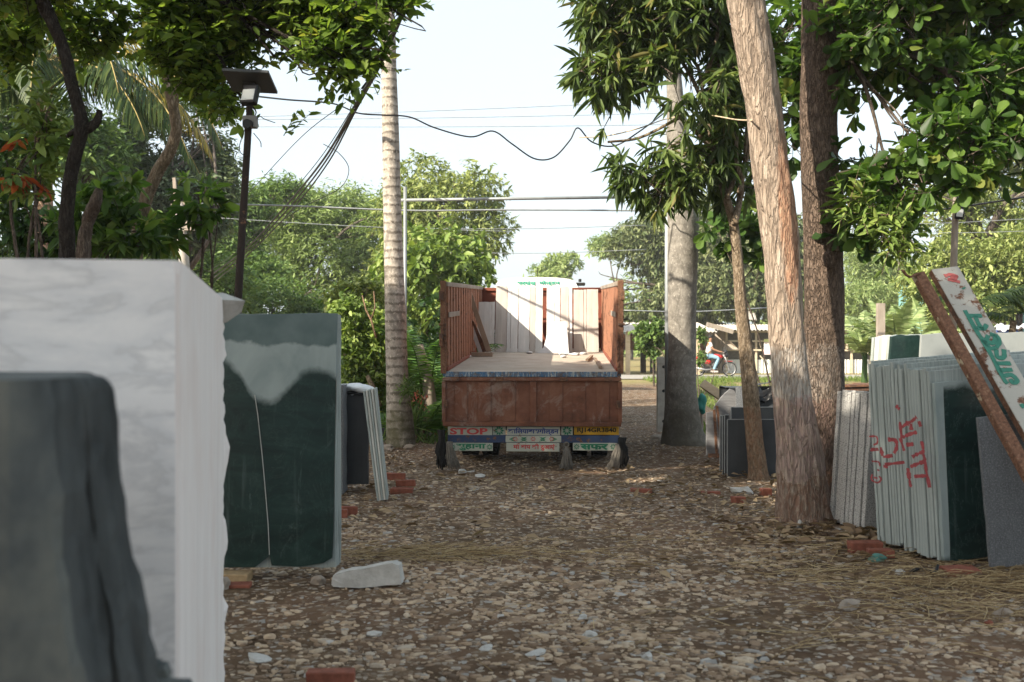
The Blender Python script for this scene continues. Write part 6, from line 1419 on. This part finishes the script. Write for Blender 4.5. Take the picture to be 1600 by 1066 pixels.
# left open shelter
so = empty('open_shelter', P(1030, 588, 52), 'open shelter with corrugated roof and dark plank band left of the grey palm', 'shelter')
corr('roof', (Xp(965), 50.6, zs(519)), (Xp(1106), 50.6, zs(519)), (Xp(1098), 54.5, zs(503)), (Xp(962), 54.5, zs(503)), 26, M['tin'], so, .03)
MB().box((Xp(1030), 53.4, (zs(522) + zs(547)) / 2), (4.3, .08, zs(522) - zs(547))).build('plank_band', M['plank_red'], so)
mb = MB()
for px, dd in ((981, 51), (1090, 51)): mb.bar((Xp(px, dd), dd, zb - .2), (Xp(px, dd), dd, zs(519) + .05), .2, .16)
mb.build('post', M['wood_pale'], so)
mb = MB()
for px in (970, 1005, 1020, 1060): mb.bar((Xp(px, 54), 54, 0), (Xp(px, 54), 54, 2.2), .25, .2)
mb.build('rear_post', M['dark_in'], so)
crown_root = empty('creeper', P(1022, 588, 47), 'dark leafy creeper growing in front of the shelter, left of the grey palm', 'plant')
bb = [blob(1010, 530, 36, 22, 22), blob(1030, 520, 36, 18, 26), blob(1000, 515, 36, 14, 12), blob(1020, 548, 36, 14, 16)]
mb = MB(); limbs(np.random.default_rng(3), (P(1022, 588, 36).x, 36, .1), bb, .03, mb, 2); mb.build('branches', M['bark_twig'], crown_root); crown('crown', bb, 260, 7, .16, .09, M['leaf_mid'], crown_root, 5, .3, 'rnd', 0, 'oval', -2, 1, .2)
b2 = empty('bush', P(1120, 530, 40), 'green leafy sprig beside the grey palm above the motorcycle rider', 'bush')
bb = [blob(1096, 560, 34, 7, 9), blob(1096, 525, 34, 8, 12)]; mb = MB(); limbs(np.random.default_rng(3), (P(1093, 600, 34).x, 34, g(5.6, 34)), bb, .02, mb, 2); mb.build('branches', M['bark_twig'], b2); crown('crown', bb, 60, 6, .13, .07, M['leaf_mid'], b2, 6, .2, 'rnd', 0, 'oval', -2, 1, .2)
# plain wooden post on the right
MB().bar(P(1376, 600, 22), P(1376, 474, 22), .14, .12).build('wooden_post', M['wood_grey'], label='square grey post before the banana leaves', cat='post')
# teal building
tb = empty('teal_building', P(1530, 588, 44), 'turquoise painted building with arched window grilles behind the right hand trees', 'building')
M['teal'] = simple('turquoise wall paint', (.16, .33, .32), .8, .12, 1)
MB().box((P(1545, 0, 46).x, 47, 2.0), (5.6, 3.0, 4.2)).build('wall', M['teal'], tb, bevel=.02)
for px in (1566, 1587, 1520):
    c = P(px, 497, 45.4); wn_ = MB(); wn_.prism(c + Vector((-.3, .02, -.7)), (1, 0, 0), (0, 0, 1), [(0, 0), (.6, 0), (.6, 1.15), (.45, 1.38), (.3, 1.45), (.15, 1.38), (0, 1.15)], .06); w_ = wn_.build('window', M['dark_in'], tb)
    gr_ = MB(); [gr_.tube([c + Vector((-.22 + i * .11, -.05, -.65)), c + Vector((-.22 + i * .11, -.05, .6 - .05 * abs(i - 2)))], .012, 5) for i in range(5)]; gr_.build('grille', M['chassis'], w_)
MB().box((P(1545, 0, 46).x, 45.35, 3.9), (5.8, .4, .15)).build('ledge', simple('orange ledge', (.52, .22, .10), .8, .1), tb)
mb = MB(); a = P(1570, 522, 33); mb.box(a + Vector((0, 0, -.5)), (.62, .4, 1.2)); mb.build('blue_box', simple('blue painted metal', (.05, .12, .42), .6, .1), bevel=.02, label='blue box of unclear kind seen between slabs and turquoise building', cat='cabinet')  # stand-in for a blue box whose use is unclear
o = sheet('white_sheet', [P(1556, 516, 32.5), P(1600, 516, 32.5), P(1600, 508, 33.5), P(1556, 507, 33.5)], 14, 6, M['plastic_white'], 'white sheet over the blue box, made up in place of white plants', 'cloth', 12, .06)  # made-up sheet where white plants top the blue box
# ------------------------------------------------------------------ motorcycle and rider
MC = P(1115, 590, 47.2); MC.z = g(MC.x, 47.2) + .03
X0 = MC.x; Y0 = MC.y; Z0 = MC.z
mo = empty('motorcycle', (X0, Y0, Z0), 'red motorcycle ridden to the right on the road behind the grey palm', 'motorcycle')
xf = Xp(1139.5, 47.2) - X0; xr = xf - 1.30; wr = .31
M['m_red'] = simple('red motorcycle paint', (.50, .025, .02), .3, .1, 3, .02, spec=.5)
M['m_blk'] = simple('black motorcycle metal', (.02, .02, .022), .5, .2, 8)
M['m_chr'] = simple('dull steel', (.35, .35, .35), .4, .15, 8, .05, .6)
def L(*p): return Vector(p)
for xw in (xf, xr):
    t_ = MB().lathe([(wr - .05, -.035), (wr - .01, -.045), (wr, 0), (wr - .01, .045), (wr - .05, .035)], (xw, 0, wr), 'y', 28).build('wheel', M['rubber'], mo, world=False, smooth=True)
    rm = MB(); rm.lathe([(wr - .05, -.02), (wr - .07, 0), (wr - .05, .02)], (xw, 0, wr), 'y', 28); rm.lathe([(0, -.06), (.05, -.05), (.05, .05), (0, .06)], (xw, 0, wr), 'y', 12)
    for k in range(6):
        a = k * 1.047; rm.bar(L(xw, 0, wr), L(xw + math.cos(a) * (wr - .06), 0, wr + math.sin(a) * (wr - .06)), .02, .03, up=(0, 1, 0))
    rm.build('rim', M['m_chr'], t_, world=False)
fr_ = MB()
for a, b, r_ in (((xf - .25, 0, .80), (xr + .35, 0, .72), .02), ((xf - .25, 0, .78), (xf - .50, 0, .35), .02), ((xf - .5, 0, .33), (xr + .3, 0, .33), .02), ((xr, .09, wr), (xr + .5, .09, .36), .02), ((xr, -.09, wr), (xr + .5, -.09, .36), .02), ((xr + .35, .08, .72), (xr + .02, .09, .33), .022), ((xr + .35, -.08, .72), (xr + .02, -.09, .33), .022)): fr_.tube([a, b], r_, 8)
fr_.build('frame', M['m_blk'], mo, world=False, smooth=True)
fk = MB()
for s in (-1, 1): fk.tube([(xf, s * .085, wr), (xf - .24, s * .085, .92)], .022, 8)
fk.tube([(xf - .27, -.34, 1.0), (xf - .25, -.12, .98), (xf - .24, 0, .95), (xf - .25, .12, .98), (xf - .27, .34, 1.0)], .014, 8); fk.build('fork', M['m_chr'], mo, world=False, smooth=True)
def pod(name, c, r, mat, seed, amp=.05): return lump(name, Vector((X0, Y0, Z0)) + Vector(c), r, M[mat], None, None, seed, amp, parent=mo)
pod('fuel_tank', (xf - .48, 0, .83), (.24, .12, .11), 'm_red', 1); pod('side_cover', (xr + .40, 0, .60), (.16, .13, .10), 'm_red', 2)
pod('engine', (xf - .60, 0, .45), (.17, .13, .16), 'm_blk', 3, .2); pod('headlight', (xf - .12, 0, .88), (.09, .10, .10), 'm_blk', 4); pod('tail', (xr - .0, 0, .76), (.2, .08, .06), 'm_red', 5)
pod('fairing', (xf - .16, 0, 1.02), (.10, .11, .09), 'm_blk', 12)
MB().box((xr + .30, 0, .80), (.62, .24, .09)).build('seat', M['m_blk'], mo, world=False, bevel=.03)
MB().tube([(xf - .5, -.14, .33), (xr + .3, -.16, .28), (xr - .1, -.17, .36)], [.02, .035, .04], 10).build('exhaust', M['m_chr'], mo, world=False, smooth=True)
MB().bar((xf - .18, 0, wr * 2 + .02), (xf + .14, 0, wr * 2 + .01), .12, .02).build('mudguard', M['m_red'], mo, world=False, bevel=.008)
for s in (-1, 1):
    mr = MB(); mr.tube([(xf - .25, s * .22, .99), (xf - .22, s * .27, 1.14)], .006, 6); mr.lathe([(0, -.01), (.05, -.008), (.05, .008), (0, .01)], (xf - .22, s * .27, 1.17), 'x', 14); mr.build('mirror', M['m_blk'], mo, world=False)
# rider
M['skin'] = simple('brown skin', (.27, .145, .085), .55, .1, 8, .03); M['shirt'] = simple('white pinkish shirt', (.70, .64, .62), .85, .08, 14, .3)
M['jeans'] = simple('light blue jeans', (.20, .33, .42), .85, .15, 16, .3); M['hair'] = simple('black hair', (.015, .013, .012), .6, .2, 40); M['shoe'] = simple('pale shoe', (.50, .44, .40), .7, .1)
def skin_body(name, V, E_, Rr, mat, parent, sub=2):
    me = D.meshes.new(name); me.from_pydata([tuple(v) for v in V], E_, []); me.update(); me.materials.append(mat)
    o = D.objects.new(name, me); C.objects.link(o); o.parent = parent
    s = o.modifiers.new('skin', 'SKIN')
    if not me.skin_vertices: me.attributes
    sv = me.skin_vertices[0].data if me.skin_vertices else None
    if sv is None:
        bpy.context.view_layer.objects.active = o; bpy.ops.mesh.customdata_skin_add(); sv = me.skin_vertices[0].data
    for i, r_ in enumerate(Rr): sv[i].radius = r_ if hasattr(r_, '__len__') else (r_, r_)
    sv[0].use_root = True
    m = o.modifiers.new('sub', 'SUBSURF'); m.levels = m.render_levels = sub
    return o
hx = xr + .42; hz = .86   # hip
pe = empty('person', (X0 + hx, Y0, Z0 + hz), 'rider in white shirt, light jeans and dark cap on the red motorcycle', 'person')
V = [(0, 0, .08), (.03, 0, .25), (.05, 0, .42), (.07, 0, .52), (.09, 0, .60), (.115, 0, .70), (.11, 0, .78)]; E_ = [(i, i + 1) for i in range(6)]; Rr = [(.14, .11), (.125, .10), (.15, .11), (.10, .08), (.05, .05), (.085, .075), (.075, .07)]
Vx = list(V); Rx = list(Rr)
for s in (-1, 1):
    k = len(Vx); Vx += [(.06, s * .17, .50), (.17, s * .24, .27), (.43, s * .27, .17), (.50, s * .29, .165)]; Rx += [.055, .042, .032, .030]; E_ += [(2, k), (k, k + 1), (k + 1, k + 2), (k + 2, k + 3)]
    k2 = len(Vx); Vx += [(.08, s * .10, .0), (.42, s * .19, -.10), (.22, s * .19, -.50), (.20, s * .19, -.60)]; Rx += [.085, .06, .045, .04]; E_ += [(0, k2), (k2, k2 + 1), (k2 + 1, k2 + 2), (k2 + 2, k2 + 3)]
    for f in range(4):
        k = len(Vx); y = s * (.275 + .0) + (f - 1.5) * .019 * s; Vx += [(.535, y + s * .01, .175), (.575 - .004 * abs(f - 1), y + s * .01, .165), (.585, y + s * .01, .135)]; Rx += [.010, .009, .008]; E_ += [(k2 - 1, k), (k, k + 1), (k + 1, k + 2)]
    k = len(Vx); Vx += [(.52, s * .25, .15), (.555, s * .235, .135)]; Rx += [.011, .009]; E_ += [(k2 - 1, k), (k, k + 1)]
skin_body('body', Vx, E_, Rx, M['skin'], pe)
# shirt
V = [(-.005, 0, .04), (.03, 0, .25), (.05, 0, .42), (.072, 0, .53)]; E2 = [(0, 1), (1, 2), (2, 3)]; R2_ = [(.165, .13), (.15, .125), (.17, .13), (.085, .075)]
for s in (-1, 1): k = len(V); V += [(.06, s * .18, .50), (.12, s * .22, .36)]; R2_ += [.075, .065]; E2 += [(2, k), (k, k + 1)]
skin_body('shirt', V, E2, R2_, M['shirt'], pe)
V = [(0, 0, .02)]; E3 = []; R3 = [(.155, .125)]
for s in (-1, 1): k = len(V); V += [(.08, s * .10, .0), (.42, s * .19, -.095), (.25, s * .19, -.46), (.21, s * .19, -.58)]; R3 += [.10, .078, .062, .06]; E3 += [(0, k), (k, k + 1), (k + 1, k + 2), (k + 2, k + 3)]
skin_body('trousers', V, E3, R3, M['jeans'], pe)
for s in (-1, 1): MB().box((.26, s * .19, -.66), (.26, .09, .08)).build('shoe', M['shoe'], pe, world=False, bevel=.03)
hd = Vector(pe.location)
lump('cap', hd + Vector((.105, 0, .79)), (.105, .088, .085), M['hair'], None, None, 3, .04, parent=pe)
MB().box((.21, 0, .775), (.10, .12, .015)).build('cap_peak', M['hair'], pe, world=False, bevel=.005)
fc = MB(); fc.box((.205, 0, .70), (.03, .02, .035)); fc.build('nose', M['skin'], pe, world=False, bevel=.008)
for s in (-1, 1): MB().box((.187, s * .03, .728), (.012, .022, .01)).build('eye', M['hair'], pe, world=False); MB().box((.11, s * .082, .71), (.03, .014, .05)).build('ear', M['skin'], pe, world=False, bevel=.006)
MB().box((.188, 0, .655), (.012, .045, .008)).build('mouth', simple('lips', (.2, .06, .05), .5, .1), pe, world=False)
# ------------------------------------------------------------------ background trees
def B(px, py, d, rx, ry): return blob(px, py, d, rx, ry)
bt = bgtree
bt('tree', 'rounded pale green tree directly above the truck, left of the sky gap', 'tree', None, (-2.8, 47), .28, [B(640, 350, 47, 50, 60), B(700, 340, 47, 80, 60), B(740, 300, 47, 45, 34), B(655, 290, 48, 45, 40), B(770, 360, 47, 28, 30), B(690, 400, 46, 90, 44), B(640, 420, 46, 60, 50)], 3000, 8, .24, .08, 'leaf_yellow', 201, shape='lance', mode='whorl', droop=-.5, gap=-.45)
bt('tree', 'young sunny broad-leaved tree in front of the rounded tree above the truck', 'tree', None, (-2.4, 30), .1, [B(680, 410, 30, 70, 46), B(720, 400, 30, 45, 28), B(640, 460, 30, 60, 50), B(700, 470, 30, 60, 40), B(745, 420, 30, 18, 14)], 520, 7, .26, .11, 'leaf_fresh', 202, mode='whorl', droop=-.5, gs=.7)
bt('tree', 'feathery light green tree left of the ringed palm', 'tree', None, (-10.5, 55), .3, [B(450, 340, 55, 70, 55), B(520, 330, 55, 60, 40), B(560, 340, 56, 50, 50), B(420, 400, 54, 70, 60), B(500, 410, 54, 80, 60), B(590, 370, 54, 40, 60), B(570, 430, 54, 60, 60), B(540, 470, 54, 80, 50), B(610, 330, 54, 30, 40), B(480, 340, 54, 60, 40)], 5000, 9, .25, .07, 'leaf_feather', 203, droop=-.3, gap=-.4, gs=.5)
bt('tree', 'second feathery tree close behind the solar lamp pole', 'tree', None, (-12, 48), .25, [B(390, 330, 48, 34, 40), B(350, 400, 48, 60, 70), B(440, 300, 50, 40, 20), B(400, 450, 47, 70, 50), B(480, 470, 46, 80, 50), B(560, 480, 46, 60, 50)], 4200, 8, .23, .075, 'leaf_mid', 204, droop=-.3, gap=-.2, gs=.5)
bt('tree', 'tall blue green tree behind the leaning power pole', 'tree', None, (-11, 36), .3, [B(290, 260, 36, 60, 60), B(320, 220, 36, 45, 40), B(250, 330, 36, 70, 60), B(310, 320, 36, 50, 60), B(200, 260, 36, 70, 60), B(345, 290, 36, 20, 30), B(330, 180, 36, 30, 30), B(250, 200, 36, 60, 50), B(330, 260, 36, 30, 40)], 6500, 8, .20, .08, 'leaf_blue', 205, gap=-.6, gs=.6)
bt('tree', 'dense dark tree filling the left edge behind the coconut palm', 'tree', None, (-15, 32), .3, [B(60, 300, 32, 110, 90), B(20, 180, 32, 80, 80), B(140, 260, 33, 60, 80), B(60, 380, 32, 120, 60), B(180, 380, 32, 90, 50), B(0, 60, 33, 60, 80)], 4200, 8, .22, .09, 'leaf_mid', 206, gap=-.45, gs=.6)
bt('tree', 'dark low trees behind the leaning power pole foot', 'tree', None, (-9, 40), .2, [B(330, 440, 40, 70, 50), B(280, 400, 40, 60, 50), B(430, 480, 42, 70, 40), B(520, 500, 42, 70, 40), B(600, 500, 42, 60, 50)], 2000, 8, .20, .085, 'leaf_mid', 207, gap=-.5, gs=.6)
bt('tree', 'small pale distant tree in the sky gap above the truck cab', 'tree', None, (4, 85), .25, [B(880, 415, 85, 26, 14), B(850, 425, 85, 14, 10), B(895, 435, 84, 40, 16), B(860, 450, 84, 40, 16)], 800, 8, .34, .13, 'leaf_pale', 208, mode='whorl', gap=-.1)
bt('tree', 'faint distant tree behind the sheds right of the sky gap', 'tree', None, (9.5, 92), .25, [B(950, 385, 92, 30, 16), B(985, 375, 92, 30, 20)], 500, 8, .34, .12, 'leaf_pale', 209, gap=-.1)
bt('tree', 'big olive mango tree behind the open shelter', 'tree', None, (13.5, 66), .4, [B(1000, 400, 66, 60, 50), B(960, 440, 66, 45, 40), B(1050, 360, 66, 50, 50), B(1100, 370, 66, 50, 60), B(1010, 470, 65, 80, 40), B(1090, 450, 65, 70, 50), B(945, 480, 65, 30, 30), B(1040, 320, 67, 30, 20)], 6500, 8, .30, .10, 'leaf_olive', 210, mode='whorl', droop=-.7, gap=-.5, shape='lance')
bt('tree', 'second olive mango tree behind the bamboo shed', 'tree', None, (20, 64), .35, [B(1160, 420, 64, 60, 60), B(1210, 400, 64, 60, 70), B(1180, 460, 63, 80, 34), B(1140, 370, 64, 40, 30), B(1240, 460, 63, 50, 30)], 4600, 8, .30, .10, 'leaf_olive', 211, mode='whorl', droop=-.7, gap=-.5, shape='lance')
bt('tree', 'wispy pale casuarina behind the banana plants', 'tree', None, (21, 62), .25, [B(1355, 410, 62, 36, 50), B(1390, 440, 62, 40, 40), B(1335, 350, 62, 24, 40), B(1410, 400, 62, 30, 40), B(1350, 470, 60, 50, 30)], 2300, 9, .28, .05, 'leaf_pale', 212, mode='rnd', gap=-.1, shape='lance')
bt('tree', 'large pale yellow green tree beyond the small floodlight pole', 'tree', None, (17.6, 42), .45, [B(1520, 270, 42, 90, 50), B(1470, 340, 42, 60, 44), B(1560, 200, 43, 70, 60), B(1590, 300, 42, 50, 50), B(1580, 150, 43, 50, 50), B(1430, 290, 43, 40, 50), B(1640, 230, 42, 60, 90), B(1420, 380, 42, 40, 26)], 3600, 7, .19, .08, 'leaf_yellow', 213, mode='whorl', gap=-.02, gs=.8, fork=.62)
bt('tree', 'light green tree in front of the turquoise building', 'tree', None, (15.5, 37), .2, [B(1480, 450, 37, 60, 40), B(1540, 420, 37, 60, 34), B(1590, 430, 37, 40, 60), B(1440, 480, 37, 40, 44), B(1530, 480, 36, 40, 26), B(1490, 400, 37, 40, 20), B(1590, 390, 38, 40, 30), B(1500, 510, 36, 40, 26)], 2800, 7, .19, .075, 'leaf_yellow', 214, mode='whorl', droop=-.3, gap=-.3, gs=.8)
bt('tree', 'hazy green tree mass to the far right beyond the pole', 'tree', None, (27, 60), .3, [B(1570, 390, 60, 70, 50), B(1500, 410, 60, 60, 40), B(1640, 380, 60, 70, 70)], 1300, 8, .30, .10, 'leaf_feather', 215, gap=-.3)
# far wood so the horizon closes
rngw = np.random.default_rng(77); wb = []
for x in np.linspace(-75, 85, 34):
    if -1.5 < x < 10: hh = 3.2
    else: hh = 5 + rngw.random() * 3
    wb.append(((x, 105 + rngw.normal() * 4, hh * .5), (4.2, 3, hh * .62)))
far = crown('far_wood', wb, 7000, 8, .55, .28, M['leaf_feather'], None, 216, 1.2, 'alt', -.2, 'oval', -.6, .4, .5)
tag(far, 'continuous line of woodland on the horizon', 'woodland', kind='stuff')
# banana plants
for i, (px, d, lab, hgt, n) in enumerate([(1350, 36, 'banana plant nearest the dark trunk, at its right', 3.4, 9), (1400, 34, 'banana plant with upright unfurling leaves behind the square post', 4.0, 10), (1445, 35, 'banana plant arching behind the rear slabs', 3.3, 10), (1375, 37, 'banana plant between its two taller neighbours', 2.8, 8)]):
    p = P(px, 588, d); p.z = g(p.x, p.y); rt = empty('banana_plant', p, lab, 'banana plant', 'banana plants')
    rg = np.random.default_rng(300 + i); MB().tube([p, p + Vector((.03, 0, hgt * .5))], [.13, .08], 10).build('stem', M['leaf_mid'], rt, smooth=True)
    sp = []
    for k in range(n):
        a = k * 2.4 + rg.random() * .6; r_ = .25 + .6 * rg.random()
        sp.append(((math.cos(a) * r_, math.sin(a) * r_, 1.0), 1.9 + .7 * rg.random(), 1.0 + 1.0 * r_, p + Vector((0, 0, hgt * .45))))
    palm_crown(rt, p, sp, 'leaf_banana', M['leaf_banana'], rg, 26, .42, .095, .30, name='blade')
# small palm at the far right
rt = empty('small_palm', (P(1560, 588, 16).x + .2, 16.5, 0), 'small dark palm arching above the rear slabs at the right edge', 'palm'); rg = np.random.default_rng(9)
bs = Vector((P(1575, 500, 16).x + .3, 16.5, P(0, 500, 16).z)); MB().tube([Vector(rt.location), bs], [.07, .05], 8).build('trunk', M['bark_slender'], rt)
q0 = P(1512, 500, 16.3)
palm_crown(rt, bs, [((-.6, -.1, 1.1), 1.0, 2.6, P(1530, 500, 16.3)), ((.9, 0, .7), 1.1, 2.2, P(1535, 480, 16.4)), ((-1, .1, .8), .8, 2.4, bs), ((.2, .5, 1), 1.1, 2, bs), ((.8, -.4, .9), 1.1, 2.2, P(1560, 470, 16.4)), ((.6, 0, .9), 1.0, 2.8, P(1515, 490, 16.2))], 'leaf_palm', M['leaf_fresh'], rg, 40, .33, .022, .5)
# ------------------------------------------------------------------ trees overhead and behind the lens (they shade the yard)
for i, (base, blobs_, n) in enumerate([
    ((-9, -3), [((-11, -1, 8.5), (4, 4, 1.8)), ((-7.5, -3, 8.8), (3.6, 3.6, 1.8)), ((-13.5, 3, 8.4), (3.2, 3.4, 1.6))], 2800),
    ((-9.5, 5), [((-8.6, 2.0, 8.0), (3.2, 2.8, 1.6)), ((-12, 6.5, 8.2), (2.6, 2.8, 1.4)), ((-8.6, 9.3, 7.8), (2.8, 1.4, 1.1)), ((-8.5, 5.2, 7.9), (1.7, 1.0, .8)), ((-12, 10, 8.4), (3, 2.2, 1.4))], 2500),
    ((-2.5, -4.5), [((-3.2, -1.8, 8.4), (3.4, 3.0, 1.7)), ((-5.5, 1, 8.0), (3, 2.8, 1.5)), ((.2, -3.5, 8.6), (3, 3, 1.7)), ((-2.2, 1.0, 8.2), (2.2, 1.7, 1.2)), ((2.5, .5, 8.6), (2.4, 2.2, 1.4))], 2700)]):
    rt = empty('shade_tree', (base[0], base[1], 0), ['big shade tree behind the photographer to the far left', 'big shade tree left of the yard beyond the white block', 'big shade tree just behind the photographer'][i], 'tree')
    trunk([(base[0], base[1], -.2, .35), (base[0] + .1, base[1], 3, .27), (base[0], base[1] + .2, 5.5, .22)], M['bark_far'], rt, 16, 6, .06, i)
    mb = MB(); limbs(np.random.default_rng(i), (base[0], base[1] + .2, 5.3), blobs_, .14, mb, 4); mb.build('branches', M['bark_far'], rt, smooth=True)
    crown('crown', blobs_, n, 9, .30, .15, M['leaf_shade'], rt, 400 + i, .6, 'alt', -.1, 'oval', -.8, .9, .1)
# ------------------------------------------------------------------ humid air
hb = MB(); hb.box((5, 60, 11), (260, 200, 27)); hm = D.materials.new('haze'); hm.use_nodes = True; ht = hm.node_tree
ht.nodes.remove(ht.nodes['Principled BSDF']); hv = ht.nodes.new('ShaderNodeVolumePrincipled'); hv.inputs['Density'].default_value = HAZE
hv.inputs['Color'].default_value = (.93, .96, 1.0, 1); ht.links.new(hv.outputs[0], ht.nodes['Material Output'].inputs['Volume'])
ho = hb.build('haze', hm, label='thin pale humid air over the whole yard', cat='haze', kind='stuff')
sc.cycles.volume_bounces = 0
